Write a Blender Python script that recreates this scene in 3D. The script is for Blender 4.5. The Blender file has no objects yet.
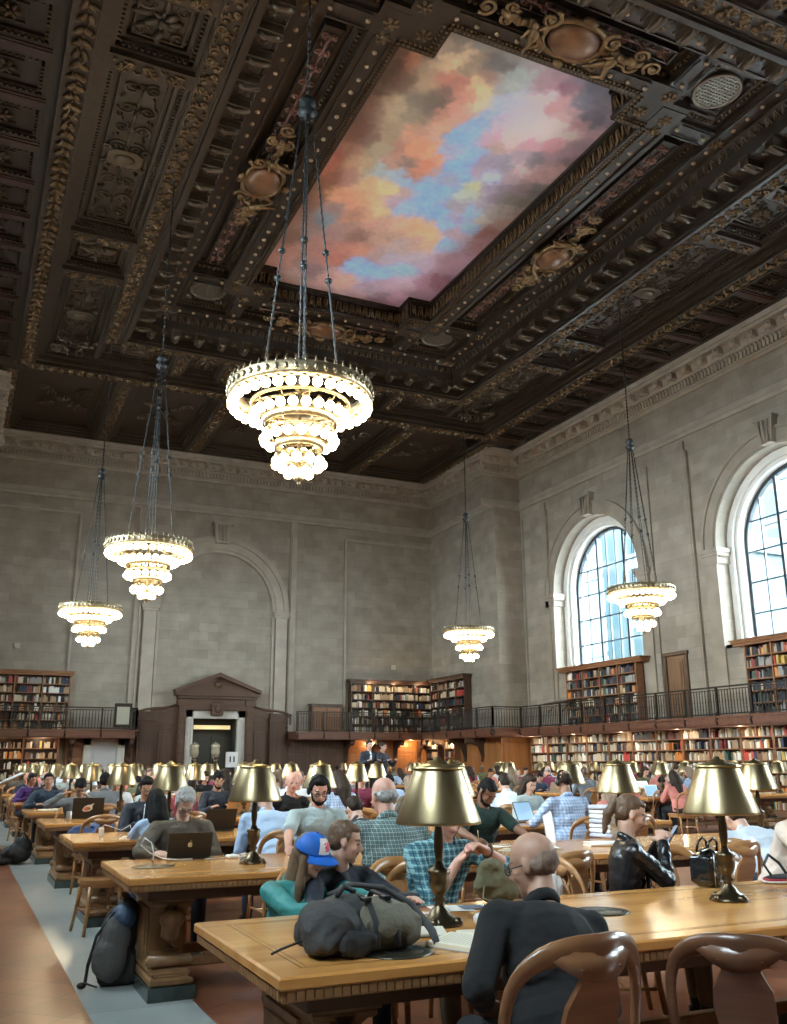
import bpy, bmesh, math, random
from mathutils import Vector, Matrix, noise, Euler
R=math.radians; PI=math.pi
rnd=random.Random(7)
SC=bpy.context.scene; COL=SC.collection

# ------------------------------------------------------------------ materials
MATS={}
def mat(name,col=(.5,.5,.5),rough=.5,metal=0.,emit=None,estr=0.,spec=.5,bump=0.,bscale=30.,var=0.,vscale=4.,coat=0.):
    """Principled material with optional noise colour variation and noise bump."""
    if name in MATS: return MATS[name]
    m=bpy.data.materials.new(name); m.use_nodes=True; nt=m.node_tree; N=nt.nodes; L=nt.links
    b=N['Principled BSDF']; b.inputs['Base Color'].default_value=(*col,1); b.inputs['Roughness'].default_value=rough
    b.inputs['Metallic'].default_value=metal; b.inputs['Specular IOR Level'].default_value=spec
    if coat: b.inputs['Coat Weight'].default_value=coat; b.inputs['Coat Roughness'].default_value=.12
    if emit: b.inputs['Emission Color'].default_value=(*emit,1); b.inputs['Emission Strength'].default_value=estr
    if var or bump:
        tc=N.new('ShaderNodeTexCoord')
        if var:
            n=N.new('ShaderNodeTexNoise'); n.inputs['Scale'].default_value=vscale; n.inputs['Detail'].default_value=5
            L.new(tc.outputs['Object'],n.inputs['Vector'])
            r=N.new('ShaderNodeValToRGB'); r.color_ramp.elements[0].position=.3; r.color_ramp.elements[1].position=.7
            r.color_ramp.elements[0].color=tuple(c*(1-var) for c in col)+(1,); r.color_ramp.elements[1].color=tuple(min(1,c*(1+var)) for c in col)+(1,)
            L.new(n.outputs['Fac'],r.inputs['Fac']); L.new(r.outputs['Color'],b.inputs['Base Color'])
        if bump:
            n=N.new('ShaderNodeTexNoise'); n.inputs['Scale'].default_value=bscale; n.inputs['Detail'].default_value=3
            L.new(tc.outputs['Object'],n.inputs['Vector'])
            u=N.new('ShaderNodeBump'); u.inputs['Strength'].default_value=bump; u.inputs['Distance'].default_value=.01
            L.new(n.outputs['Fac'],u.inputs['Height']); L.new(u.outputs['Normal'],b.inputs['Normal'])
    MATS[name]=m; return m

def wood(name,c1,c2,rough=.4,scale=3.,axis='X',coat=0.):
    if name in MATS: return MATS[name]
    m=mat(name,c1,rough,coat=coat); nt=m.node_tree; N=nt.nodes; L=nt.links; b=N['Principled BSDF']
    tc=N.new('ShaderNodeTexCoord'); mp=N.new('ShaderNodeMapping')
    s={'X':(.35,6,6),'Y':(6,.35,6),'Z':(6,6,.35)}[axis]
    mp.inputs['Scale'].default_value=tuple(k*scale for k in s)
    n=N.new('ShaderNodeTexNoise'); n.inputs['Scale'].default_value=1.; n.inputs['Detail'].default_value=6; n.inputs['Distortion'].default_value=.6
    r=N.new('ShaderNodeValToRGB'); r.color_ramp.elements[0].position=.32; r.color_ramp.elements[1].position=.68
    r.color_ramp.elements[0].color=(*c1,1); r.color_ramp.elements[1].color=(*c2,1)
    L.new(tc.outputs['Object'],mp.inputs['Vector']); L.new(mp.outputs['Vector'],n.inputs['Vector'])
    L.new(n.outputs['Fac'],r.inputs['Fac']); L.new(r.outputs['Color'],b.inputs['Base Color'])
    u=N.new('ShaderNodeBump'); u.inputs['Strength'].default_value=.08; L.new(n.outputs['Fac'],u.inputs['Height']); L.new(u.outputs['Normal'],b.inputs['Normal'])
    return m

def bricks(name,c1,c2,mortar,w,h,msize,rough=.7,offset=.5,bump=.25,bias=0.,rot=0.,nz=.12):
    """Blocks or tiles laid out in metres on the surface's own UVs."""
    if name in MATS: return MATS[name]
    m=mat(name,c1,rough); nt=m.node_tree; N=nt.nodes; L=nt.links; b=N['Principled BSDF']
    uv=N.new('ShaderNodeUVMap'); mp=N.new('ShaderNodeMapping'); mp.inputs['Rotation'].default_value=(0,0,rot)
    k=N.new('ShaderNodeTexBrick'); k.offset=offset
    k.inputs['Scale'].default_value=1; k.inputs['Brick Width'].default_value=w; k.inputs['Row Height'].default_value=h
    k.inputs['Mortar Size'].default_value=msize; k.inputs['Mortar Smooth'].default_value=.3; k.inputs['Bias'].default_value=bias
    k.inputs['Color1'].default_value=(*c1,1); k.inputs['Color2'].default_value=(*c2,1); k.inputs['Mortar'].default_value=(*mortar,1)
    n=N.new('ShaderNodeTexNoise'); n.inputs['Scale'].default_value=1.3; n.inputs['Detail'].default_value=7
    mx=N.new('ShaderNodeMix'); mx.data_type='RGBA'; mx.blend_type='OVERLAY'; mx.inputs[0].default_value=nz*4
    L.new(uv.outputs['UV'],mp.inputs['Vector']); L.new(mp.outputs['Vector'],k.inputs['Vector']); L.new(uv.outputs['UV'],n.inputs['Vector'])
    L.new(k.outputs['Color'],mx.inputs[6]); L.new(n.outputs['Fac'],mx.inputs[7]); L.new(mx.outputs[2],b.inputs['Base Color'])
    u=N.new('ShaderNodeBump'); u.inputs['Strength'].default_value=bump; u.inputs['Distance'].default_value=.01; u.invert=True
    L.new(k.outputs['Fac'],u.inputs['Height']); L.new(u.outputs['Normal'],b.inputs['Normal'])
    return m

def plaid(name,base,l1,l2,scale,width=.16,rough=.85):
    """Woven check: two sets of crossing lines in the garment's own object space."""
    if name in MATS: return MATS[name]
    m=mat(name,base,rough); nt=m.node_tree; N=nt.nodes; L=nt.links; b=N['Principled BSDF']
    tc=N.new('ShaderNodeTexCoord'); sp=N.new('ShaderNodeSeparateXYZ'); L.new(tc.outputs['Object'],sp.inputs[0])
    def stripes(sock,sc,off,w):
        a=N.new('ShaderNodeMath'); a.operation='MULTIPLY_ADD'; a.inputs[1].default_value=sc; a.inputs[2].default_value=off+100
        L.new(sock,a.inputs[0]); f=N.new('ShaderNodeMath'); f.operation='FRACT'; L.new(a.outputs[0],f.inputs[0])
        g=N.new('ShaderNodeMath'); g.operation='LESS_THAN'; g.inputs[1].default_value=w; L.new(f.outputs[0],g.inputs[0]); return g.outputs[0]
    cur=None
    for ax,sc,off,w,c in ((0,scale,0,width,l1),(2,scale,.2,width,l1),(0,scale,.45,width*.6,l2),(2,scale,.6,width*.6,l2)):
        mx=N.new('ShaderNodeMix'); mx.data_type='RGBA'
        fm=N.new('ShaderNodeMath'); fm.operation='MULTIPLY'; fm.inputs[1].default_value=.75
        L.new(stripes(sp.outputs[ax],sc,off,w),fm.inputs[0]); L.new(fm.outputs[0],mx.inputs[0])
        if cur is None: mx.inputs[6].default_value=(*base,1)
        else: L.new(cur,mx.inputs[6])
        mx.inputs[7].default_value=(*c,1); cur=mx.outputs[2]
    L.new(cur,b.inputs['Base Color']); return m

# ------------------------------------------------------------------ mesh building
class MB:
    def __init__(s): s.v=[]; s.f=[]; s.m=[]; s.sm=[]
    def add(s,vs,fs,mi=0,smooth=False,M=None):
        o=len(s.v)
        if M is not None: vs=[M@Vector(v) for v in vs]
        s.v.extend([tuple(v) for v in vs]); s.f.extend([[i+o for i in f] for f in fs]); s.m.extend([mi]*len(fs)); s.sm.extend([smooth]*len(fs)); return s
    def box(s,x0,y0,z0,x1,y1,z1,mi=0,M=None,b=0.):
        if b<=0:
            vs=[(x0,y0,z0),(x1,y0,z0),(x1,y1,z0),(x0,y1,z0),(x0,y0,z1),(x1,y0,z1),(x1,y1,z1),(x0,y1,z1)]
            return s.add(vs,[(0,3,2,1),(4,5,6,7),(0,1,5,4),(1,2,6,5),(2,3,7,6),(3,0,4,7)],mi,False,M)
        # chamfered box: three stacked rings plus inset caps
        vs=[]
        for z,i in ((z0,b),(z0+b,0),(z1-b,0),(z1,b)):
            vs+=[(x0+i+ (b if i==0 else 0)*0,y0+i,z),(x1-i,y0+i,z),(x1-i,y1-i,z),(x0+i,y1-i,z)]
        fs=[(0,3,2,1),(12,13,14,15)]
        for k in range(3):
            for j in range(4): a=k*4+j; c=k*4+(j+1)%4; fs.append((a,c,c+4,a+4))
        return s.add(vs,fs,mi,False,M)
    def prism(s,pts,a,b_,axis='Z',mi=0,M=None):
        """Extrude a polygon: axis Z -> pts (x,y); X -> pts (y,z); Y -> pts (x,z)."""
        def P(p,t): return (p[0],p[1],t) if axis=='Z' else (t,p[0],p[1]) if axis=='X' else (p[0],t,p[1])
        n=len(pts); vs=[P(p,a) for p in pts]+[P(p,b_) for p in pts]
        fs=[list(range(n))[::-1],list(range(n,2*n))]+[(i,(i+1)%n,n+(i+1)%n,n+i) for i in range(n)]
        return s.add(vs,fs,mi,False,M)
    def lathe(s,prof,seg=16,mi=0,M=None,c=(0,0,0),smooth=True,cap=True,arc=2*PI,a0=0.):
        n=len(prof); full=abs(arc-2*PI)<1e-6; k=seg if full else seg+1; vs=[]
        for i in range(k):
            a=a0+arc*i/seg
            for r,z in prof: vs.append((c[0]+r*math.cos(a),c[1]+r*math.sin(a),c[2]+z))
        fs=[]
        for i in range(seg):
            j=(i+1)%k
            for q in range(n-1): fs.append((i*n+q,j*n+q,j*n+q+1,i*n+q+1))
        if cap and full:
            if prof[0][0]>1e-5: fs.append([i*n for i in range(k)][::-1])
            if prof[-1][0]>1e-5: fs.append([i*n+n-1 for i in range(k)])
        return s.add(vs,fs,mi,smooth,M)
    def tube(s,pts,r,seg=6,mi=0,flat=1.,M=None,smooth=True,up=(0,0,1),closed=False):
        """Sweep along pts; r number or list; flat squashes the section along `up`."""
        P=[Vector(p) for p in pts]; n=len(P); rs=r if isinstance(r,(list,tuple)) else [r]*n; up=Vector(up); vs=[]
        for i,p in enumerate(P):
            t=(P[(i+1)%n if closed else min(i+1,n-1)]-P[(i-1)%n if closed else max(i-1,0)])
            if t.length<1e-9: t=Vector((0,0,1))
            t.normalize(); a=t.cross(up)
            if a.length<1e-3: a=t.cross(Vector((1,0,0)) if abs(t.x)<.9 else Vector((0,1,0)))
            a.normalize(); b=a.cross(t).normalized()
            for k in range(seg):
                th=2*PI*(k+.5)/seg; vs.append(p+a*(math.cos(th)*rs[i])+b*(math.sin(th)*rs[i]*flat))
        fs=[]
        for i in range(n if closed else n-1):
            j=(i+1)%n
            for k in range(seg): q=(k+1)%seg; fs.append((i*seg+k,j*seg+k,j*seg+q,i*seg+q))
        if not closed: fs.append(list(range(seg))); fs.append([(n-1)*seg+k for k in range(seg)][::-1])
        return s.add(vs,fs,mi,smooth,M)
    def ell(s,c,r,seg=12,rings=8,mi=0,M=None,rot=None,smooth=True):
        vs=[];c=Vector(c)
        if not isinstance(r,(tuple,list)): r=(r,r,r)
        for i in range(1,rings):
            ph=PI*i/rings
            for j in range(seg):
                th=2*PI*j/seg; v=Vector((r[0]*math.sin(ph)*math.cos(th),r[1]*math.sin(ph)*math.sin(th),r[2]*math.cos(ph)))
                if rot is not None: v=rot@v
                vs.append(c+v)
        t=Vector((0,0,r[2])); b=-t
        if rot is not None: t=rot@t; b=rot@b
        vs.append(c+t); vs.append(c+b); T=len(vs)-2; fs=[]
        for i in range(rings-2):
            for j in range(seg): q=(j+1)%seg; fs.append((i*seg+j,(i+1)*seg+j,(i+1)*seg+q,i*seg+q))
        for j in range(seg): q=(j+1)%seg; fs.append((T,j,q)); fs.append((T+1,(rings-2)*seg+q,(rings-2)*seg+j))
        return s.add(vs,fs,mi,smooth,M)
    def cap(s,p0,r0,p1,r1,seg=12,mi=0,M=None):
        """Tapered capsule."""
        p0=Vector(p0);p1=Vector(p1);d=(p1-p0); L=d.length; d=d.normalized() if L>1e-6 else Vector((0,0,1))
        pts=[];rs=[]
        for k in range(4): a=PI/2*(k/4.); pts.append(p0-d*r0*math.cos(a)); rs.append(max(r0*math.sin(a),r0*.05))
        for k in range(5): t=k/4.; pts.append(p0.lerp(p1,t)); rs.append(r0+(r1-r0)*t)
        for k in range(1,5): a=PI/2*(k/4.); pts.append(p1+d*r1*math.sin(a)); rs.append(max(r1*math.cos(a),r1*.05))
        return s.tube(pts,rs,seg,mi,M=M,up=(.3,.2,1))
    def merge(s,o,M=None,mi=None):
        k=len(s.v); s.v.extend([tuple(M@Vector(v)) for v in o.v] if M is not None else o.v)
        s.f.extend([[i+k for i in f] for f in o.f]); s.m.extend(o.m if mi is None else [mi]*len(o.m)); s.sm.extend(o.sm); return s
    def mesh(s,name,mats):
        me=bpy.data.meshes.new(name); me.from_pydata(s.v,[],s.f)
        for m in (mats if isinstance(mats,(list,tuple)) else [mats]): me.materials.append(m)
        me.polygons.foreach_set('material_index',s.m); me.polygons.foreach_set('use_smooth',s.sm)
        uv=me.uv_layers.new(name='UVMap'); me.calc_loop_triangles() if False else None
        co=[v.co for v in me.vertices]; out=[0.]*(2*len(me.loops))
        for p in me.polygons:
            n=p.normal; ax=0 if abs(n.x)>max(abs(n.y),abs(n.z)) else 1 if abs(n.y)>abs(n.z) else 2
            for li in p.loop_indices:
                c=co[me.loops[li].vertex_index]
                u,v=(c.y,c.z) if ax==0 else (c.x,c.z) if ax==1 else (c.x,c.y)
                out[2*li]=u; out[2*li+1]=v
        uv.data.foreach_set('uv',out); me.update(); return me
    def build(s,name,mats,parent=None,loc=None):
        o=bpy.data.objects.new(name,s.mesh(name,mats)); COL.objects.link(o)
        if parent is not None: o.parent=parent
        if loc is not None: o.location=loc
        return o

def tag(o,label=None,cat=None,group=None,kind=None):
    if label: o['label']=label
    if cat: o['category']=cat
    if group: o['group']=group
    if kind: o['kind']=kind
    return o
def thing(name,label,cat,loc=(0,0,0),rz=0.,group=None,s=1.):
    o=bpy.data.objects.new(name,None); COL.objects.link(o); o.location=loc; o.rotation_euler=(0,0,rz); o.scale=(s,s,s); o.empty_display_size=.1
    return tag(o,label,cat,group)
def struct(name,mb,mats,parent=None):
    o=mb.build(name,mats,parent)
    if parent is None: o['kind']='structure'
    return o
KIDS={}
def kids(o):
    if o not in KIDS: KIDS[o]=list(o.children)
    return KIDS[o]
def dup(root,loc=None,rz=None,label=None,group=None,s=None):
    def rec(o,p):
        c=o.copy(); COL.objects.link(c)
        if p is not None: c.parent=p
        for ch in kids(o): rec(ch,c)
        return c
    r=rec(root,None)
    if loc is not None: r.location=loc
    if rz is not None: r.rotation_euler=(0,0,rz)
    if s is not None: r.scale=(s,s,s)
    if label: r['label']=label
    if group: r['group']=group
    return r
def recolor(o,names,m):
    """Give the named parts of a copied thing a material of their own (object slot)."""
    for ch in o.children:
        if ch.name.split('.')[0] in names:
            ch.material_slots[0].link='OBJECT'; ch.material_slots[0].material=m
def remesh(mb,voxel,mats,smooth=2,name='body'):
    """One continuous surface from overlapping shapes."""
    o=mb.build('tmp_'+name,mats)
    md=o.modifiers.new('r','REMESH'); md.mode='VOXEL'; md.voxel_size=voxel; md.use_smooth_shade=True
    if smooth: sm=o.modifiers.new('s','SMOOTH'); sm.iterations=smooth; sm.factor=.5
    dg=bpy.context.evaluated_depsgraph_get(); dg.update()
    me=bpy.data.meshes.new_from_object(o.evaluated_get(dg)); me.name=name
    old=o.data; bpy.data.objects.remove(o); bpy.data.meshes.remove(old)
    me.materials.clear()
    for m in (mats if isinstance(mats,(list,tuple)) else [mats]): me.materials.append(m)
    for p in me.polygons: p.use_smooth=True; p.material_index=0
    return me
def put(name,me,parent,loc=None):
    o=bpy.data.objects.new(name,me); COL.objects.link(o); o.parent=parent
    if loc is not None: o.location=loc
    return o
def ngon(r,n,c=(0,0),a0=0.): return [(c[0]+r*math.cos(a0+2*PI*i/n),c[1]+r*math.sin(a0+2*PI*i/n)) for i in range(n)]

# ------------------------------------------------------------------ palette
M_STONE=bricks('limestone',(.340,.294,.238),(.272,.236,.192),(.215,.185,.15),.92,.41,.006,.75,nz=.10)
M_STONE_P=mat('limestone_plain',(.315,.272,.220),.72,var=.14,vscale=1.5,bump=.1,bscale=12)
M_TRIMSTONE=mat('carved_limestone',(.375,.327,.268),.7,var=.12,vscale=2)
M_CEIL=wood('dark_carved_wood',(.022,.015,.010),(.042,.028,.018),.42,1.2,'Y')
M_CEIL2=wood('dark_wood_beam',(.030,.020,.013),(.056,.037,.023),.4,1.2,'X')
M_RED=wood('reddish_coffer_rib',(.045,.024,.020),(.066,.034,.027),.5,1.5,'X')
M_GILT=mat('bronze_gilding',(.17,.11,.055),.40,.6,var=.35,vscale=3)
M_GILT2=mat('worn_silver_gilding',(.115,.088,.060),.40,.55,var=.3,vscale=2.)
M_STUD=mat('gilded_stud',(.45,.33,.21),.3,.7)
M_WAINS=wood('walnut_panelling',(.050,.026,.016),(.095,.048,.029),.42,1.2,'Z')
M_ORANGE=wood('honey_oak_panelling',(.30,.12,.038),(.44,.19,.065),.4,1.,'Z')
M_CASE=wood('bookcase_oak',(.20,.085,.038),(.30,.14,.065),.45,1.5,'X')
M_TABLE=wood('polished_oak',(.56,.245,.066),(.76,.38,.12),.22,1.1,'X',coat=.35)
M_TABLED=wood('table_edge_oak',(.24,.12,.05),(.36,.19,.08),.35,2,'X')
M_TABLEB=wood('table_base_oak',(.19,.10,.042),(.30,.165,.075),.4,2,'Z')
M_INLAY=mat('dark_inlay',(.22,.10,.04),.25)
M_CHAIR=wood('golden_oak_chair',(.33,.15,.055),(.47,.24,.095),.28,3,'X',coat=.3)
M_CHAIRD=wood('dark_oak_chair',(.085,.035,.018),(.14,.06,.03),.32,3,'X',coat=.3)
M_MARBLE=mat('dark_marble_plinth',(.045,.06,.055),.25,var=.4,vscale=8)
M_BRASS=mat('brushed_brass',(.34,.268,.155),.33,1.)
M_BRASSD=mat('bronze_lamp_stem',(.10,.075,.045),.28,.9)
M_IRON=mat('black_iron',(.018,.018,.018),.45,.6)
M_RAIL=mat('bronze_railing',(.05,.042,.035),.38,.7)
M_BLACK=mat('black_plastic',(.012,.012,.013),.4)
M_WHITE=mat('white_paper',(.80,.80,.78),.6)
M_CREAM=mat('cream_page',(.72,.66,.52),.7)
M_GREY=mat('grey_paint',(.42,.42,.41),.6)
GLOBE_STR=26.; SKY_STR=42.; UNDER=40.; EXPOSURE=.15
# ------------------------------------------------------------------ room dimensions (metres)
CX,CY=10.47,20.8          # centre of the ceiling
ZC=15.8                   # ceiling level
XR,XRS,YE,YJ=23.26,21.82,42.43,35.84   # right wall, right pier face, end wall, pier front
XL,XLS=-2.2,-.30          # left wall, left pier face
YB=-9.                    # wall behind the camera
WINY=[.85,10.75,20.65,30.5]; WR=2.86; WSP=8.62; WSILL=5.25; GX=1.0; GR=2.46
def bx(a,mat_,name,parent=None,**k):
    mb=MB()
    for q in a: mb.box(*q)
    return struct(name,mb,mat_,parent)

# floor: terracotta tiles between strips of grey marble
M_TERRA=bricks('terracotta_tiles',(.30,.108,.055),(.185,.064,.032),(.13,.07,.05),.36,.36,.007,.30,offset=0.,bump=.2,rot=R(45),nz=.06)
M_MARB=bricks('pale_grey_marble',(.44,.475,.46),(.40,.43,.42),(.32,.34,.33),1.6,1.6,.004,.2,offset=.0,bump=.1,nz=.05)
fl=MB(); fl.box(XL,YB,-.2,.90,YE,0); fl.box(1.55,YB,-.2,XR,YE,0); struct('floor',fl,M_TERRA)
fl=MB(); fl.box(.90,YB,-.2,1.55,YE,.0); struct('floor_marble_strip',fl,M_MARB)

# right and left walls with the arched window openings cut out
def arch_wall(name,x,side):
    """Wall plane with arched openings; side=+1: outside is +X."""
    t=.55; mb=MB(); N=20; ys=[YB]+[w for w in WINY]+[YJ]
    # face: strips built per window bay as quads around each arch
    z1=15.9
    prev=YB
    for w in WINY:
        y0,y1=w-WR,w+WR
        # solid pier before this window
        mb.box(x,prev,0,x+side*t,y0,z1) if side>0 else mb.box(x-t,prev,0,x,y0,z1)
        a,b=(x,x+t) if side>0 else (x-t,x)
        mb.box(a,y0,0,b,y1,WSILL)
        pts=[(y0,z1),(y0,WSP)]+[(w-WR*math.cos(PI*i/N),WSP+WR*math.sin(PI*i/N)) for i in range(1,N)]+[(y1,WSP),(y1,z1)]
        # triangulated spandrel strips
        for i in range(N):
            ya=w-WR*math.cos(PI*i/N); za=WSP+WR*math.sin(PI*i/N); yb=w-WR*math.cos(PI*(i+1)/N); zb=WSP+WR*math.sin(PI*(i+1)/N)
            mb.prism([(ya,za),(yb,zb),(yb,z1),(ya,z1)],a,b,'X')
        prev=y1
    a,b=(x,x+t) if side>0 else (x-t,x)
    mb.box(a,prev,0,b,YJ+1,z1)
    return struct(name,mb,M_STONE)
arch_wall('wall_right',XR,1); arch_wall('wall_left',XL,-1)
w=MB(); w.box(XRS,YJ,0,XR+.6,YE+.5,15.9); struct('wall_right_pier',w,M_STONE)
w=MB(); w.box(XL-.6,YJ,0,XLS,YE+.5,15.9); struct('wall_left_pier',w,M_STONE)
w=MB(); w.box(XL-.6,YB-.4,0,XR+.6,YB,15.9); struct('wall_back',w,M_STONE)

# end wall with the door opening left out
DX0,DX1,DZ=9.56,11.66,3.48
w=MB(); w.box(XLS,YE,0,DX0,YE+.5,15.9); w.box(DX1,YE,0,XRS,YE+.5,15.9); w.box(DX0,YE,DZ,DX1,YE+.5,15.9)
struct('wall_end',w,M_STONE)
# shallow pilasters, framed blind arch and string courses on the end wall
def poly_ring(mb,cy,cz,r0,r1,a,b,axis='Y',N=28,mi=0):
    for i in range(N):
        p,q=PI*i/N,PI*(i+1)/N
        c=[(cy-r0*math.cos(p),cz+r0*math.sin(p)),(cy-r1*math.cos(p),cz+r1*math.sin(p)),(cy-r1*math.cos(q),cz+r1*math.sin(q)),(cy-r0*math.cos(q),cz+r0*math.sin(q))]
        mb.prism(c,a,b,axis,mi)
AX=10.49
w=MB(); 
for r0,r1,d in ((2.68,2.84,.10),(2.84,3.22,.17),(3.22,3.46,.25)): poly_ring(w,AX,8.5,r0,r1,YE-d,YE+.02)
for s in (-1,1):
    for r0,r1,d in ((2.68,2.80,.07),(2.84,3.40,.15)):
        xa,xb=sorted((AX+s*r0,AX+s*r1)); w.box(xa,YE-d,3.6,xb,YE,8.2)
    xa,xb=sorted((AX+s*2.76,AX+s*3.48)); w.box(xa,YE-.22,8.2,xb,YE,8.32); xa,xb=sorted((AX+s*2.72,AX+s*3.54)); w.box(xa,YE-.27,8.32,xb,YE,8.5)
    xa,xb=sorted((AX+s*3.50,AX+s*3.84)); w.box(xa,YE-.10,2.9,xb,YE,13.1)
    xa,xb=sorted((AX+s*3.56,AX+s*3.62)); w.box(xa,YE-.17,2.9,xb,YE,12.45)
    xa,xb=sorted((AX+s*6.40,AX+s*6.50)); w.box(xa,YE-.10,2.9,xb,YE,12.4); w.box(min(AX+s*6.4,AX+s*11),YE-.05,12.4,max(AX+s*6.4,AX+s*11),YE,12.5)
# keystone of the blind arch
w.prism([(AX-.30,11.6),(AX+.30,11.6),(AX+.40,12.5),(AX-.40,12.5)],YE-.42,YE,'Y'); w.box(AX-.48,YE-.48,12.5,AX+.48,YE,12.62)
for k in (-.16,0,.16): w.tube([(AX+k,YE-.44,11.7),(AX+k,YE-.47,12.1),(AX+k*1.2,YE-.44,12.45)],.05,6)
struct('trim_1',w,M_TRIMSTONE)

# window bays: stepped reveals (daylight on them put into a near-white colour), archivolt, keystone, imposts (both long walls)
M_REVEAL=mat('daylit_reveal_stone',(.80,.79,.75),.65,var=.06,vscale=2)
def bay(x,s,n):
    for wi,w_ in enumerate(WINY):
        mb=MB(); N=26
        def X(d): return x+s*d
        def ringface(r0,r1,d0,d1,mi=0):
            poly_ring(mb,w_,WSP,r0,r1,min(X(d0),X(d1)),max(X(d0),X(d1)),'X',N,mi)
            for q in (-1,1):
                ya,yb=sorted((w_+q*r0,w_+q*r1)); mb.box(min(X(d0),X(d1)),ya,WSILL-.05,max(X(d0),X(d1)),yb,WSP,mi)
        ringface(GR+.14,WR+.02,.50,.62,0); ringface(GR,GR+.14,.62,1.0,0); ringface(GR+.14,GR+.5,.60,1.3,0)
        # architrave around the opening on the wall face
        M2=1
        for r0,r1,d in ((WR,WR+.10,.03),(WR+.10,WR+.50,.06),(WR+.50,WR+.60,.12)): poly_ring(mb,w_,WSP,r0,r1,min(X(-d),X(.02)),max(X(-d),X(.02)),'X',N,M2)
        for q in (-1,1):
            ya,yb=sorted((w_+q*WR,w_+q*(WR+.58))); mb.box(min(X(-.07),X(0)),ya,2.9,max(X(-.07),X(0)),yb,WSP-.25,M2)
            ya,yb=sorted((w_+q*(WR-.13),w_+q*(WR+.64))); mb.box(min(X(-.13),X(.5)),ya,WSP-.27,max(X(-.13),X(.5)),yb,WSP-.16,M2)
            ya,yb=sorted((w_+q*(WR-.07),w_+q*(WR+.60))); mb.box(min(X(-.09),X(.5)),ya,WSP-.55,max(X(-.09),X(.5)),yb,WSP-.27,M2)
            ya,yb=sorted((w_+q*(WR-.16),w_+q*(WR+.70))); mb.box(min(X(-.17),X(.52)),ya,WSP-.16,max(X(-.17),X(.52)),yb,WSP+.0,M2)
            for k in range(9): yk=w_+q*(WR-.10); mb.box(min(X(.0+.05*k),X(.03+.05*k)),yk-.02,WSP-.33,max(X(.0+.05*k),X(.03+.05*k)),yk+.02,WSP-.27,M2)
        a,b=min(X(-.26),X(0)),max(X(-.26),X(0))
        mb.prism([(w_-.24,WSP+WR+.02),(w_+.24,WSP+WR+.02),(w_+.36,WSP+WR+.85),(w_-.36,WSP+WR+.85)],a,b,'X',M2)
        for k in (-.15,0,.15): mb.tube([(X(-.27),w_+k,WSP+WR+.05),(X(-.33),w_+k,WSP+WR+.4),(X(-.27),w_+k*1.3,WSP+WR+.82)],.05,6,M2)
        mb.box(min(X(-.32),X(0)),w_-.42,WSP+WR+.85,max(X(-.32),X(0)),w_+.42,WSP+WR+.95,M2)
        # sill
        mb.box(min(X(0),X(1.3)),w_-WR,WSILL-.12,max(X(0),X(1.3)),w_+WR,WSILL,0)
        struct('trim_%d'%(n+wi),mb,[M_REVEAL,M_STONE_P])
bay(XR,1,10); bay(XL,-1,20)
# pier pilasters between the window bays and string course below the frieze
w=MB()
for x,s in ((XR,-1),(XL,1)):
    for y in (5.8,15.7,25.6,34.6):
        ww=1.0 if y<34 else .9
        w.box(min(x,x+s*.09),y-ww,2.9,max(x,x+s*.09),y+ww,12.9); w.box(min(x,x+s*.12),y-ww-.12,2.9,max(x,x+s*.12),y-ww-.05,12.5); w.box(min(x,x+s*.12),y+ww+.05,2.9,max(x,x+s*.12),y+ww+.12,12.5)
struct('trim_3',w,M_STONE)

# cornice: run a moulding profile along every wall, then modillions, egg shapes and dentils
PROF=[(0,13.05,.10,13.2),(0,13.2,.16,13.32),(0,13.32,.07,13.45),(0,14.62,.10,14.74),(0,14.74,.16,14.8),(0,15.02,.22,15.14),(0,15.46,.62,15.58),(0,15.58,.70,15.8)]
def cornice(name,p0,p1,nrm):
    """p0->p1 along the wall foot line, nrm points into the room."""
    mb=MB(); d=Vector((p1[0]-p0[0],p1[1]-p0[1],0)); L=d.length; d.normalize(); n=Vector((*nrm,0)); o=Vector((*p0,0))
    M=Matrix(((d.x,n.x,0,o.x),(d.y,n.y,0,o.y),(0,0,1,0),(0,0,0,1)))
    for a,z0,b,z1 in PROF: mb.box(-b if False else 0,a,z0,L,b,z1,0,M)
    mb.prism([(.22,15.14),(.30,15.16),(.36,15.46),(.0,15.46),(0,15.14)],0,L,'X',0,M)
    k=.0
    nd=int(L/.17)
    for i in range(nd):
        x=(i+.5)*L/nd; mb.box(x-.055,.14,14.8,x+.055,.26,15.02,0,M); 
        mb.box(x-.03,.2,15.03,x+.03,.30,15.10,0,M)
    nm=max(1,int(L/.78))
    for i in range(nm):
        x=(i+.5)*L/nm
        mb.box(x-.13,.25,15.18,x+.13,.60,15.46,0,M,b=.04); mb.ell((x,.56,15.27),(.13,.12,.12),8,6,0,M); mb.ell((x+.5*L/nm,.34,15.32),(.13,.06,.10),8,5,0,M)
    return struct(name,mb,M_TRIMSTONE)
cornice('trim_4',(XR,YJ),(XR,YB),(-1,0)); cornice('trim_5',(XRS,YE),(XRS,YJ-.0),(-1,0)); cornice('trim_6',(XLS,YE),(XRS,YE),(0,-1))
cornice('trim_7',(XRS-.7,YJ),(XR,YJ),(0,-1)); cornice('trim_8',(XL,YJ),(XL,YB),(1,0)); cornice('trim_9',(XLS,YE),(XLS,YJ),(1,0)); cornice('trim_30',(XL,YJ),(XLS+.7,YJ),(0,-1))

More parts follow.
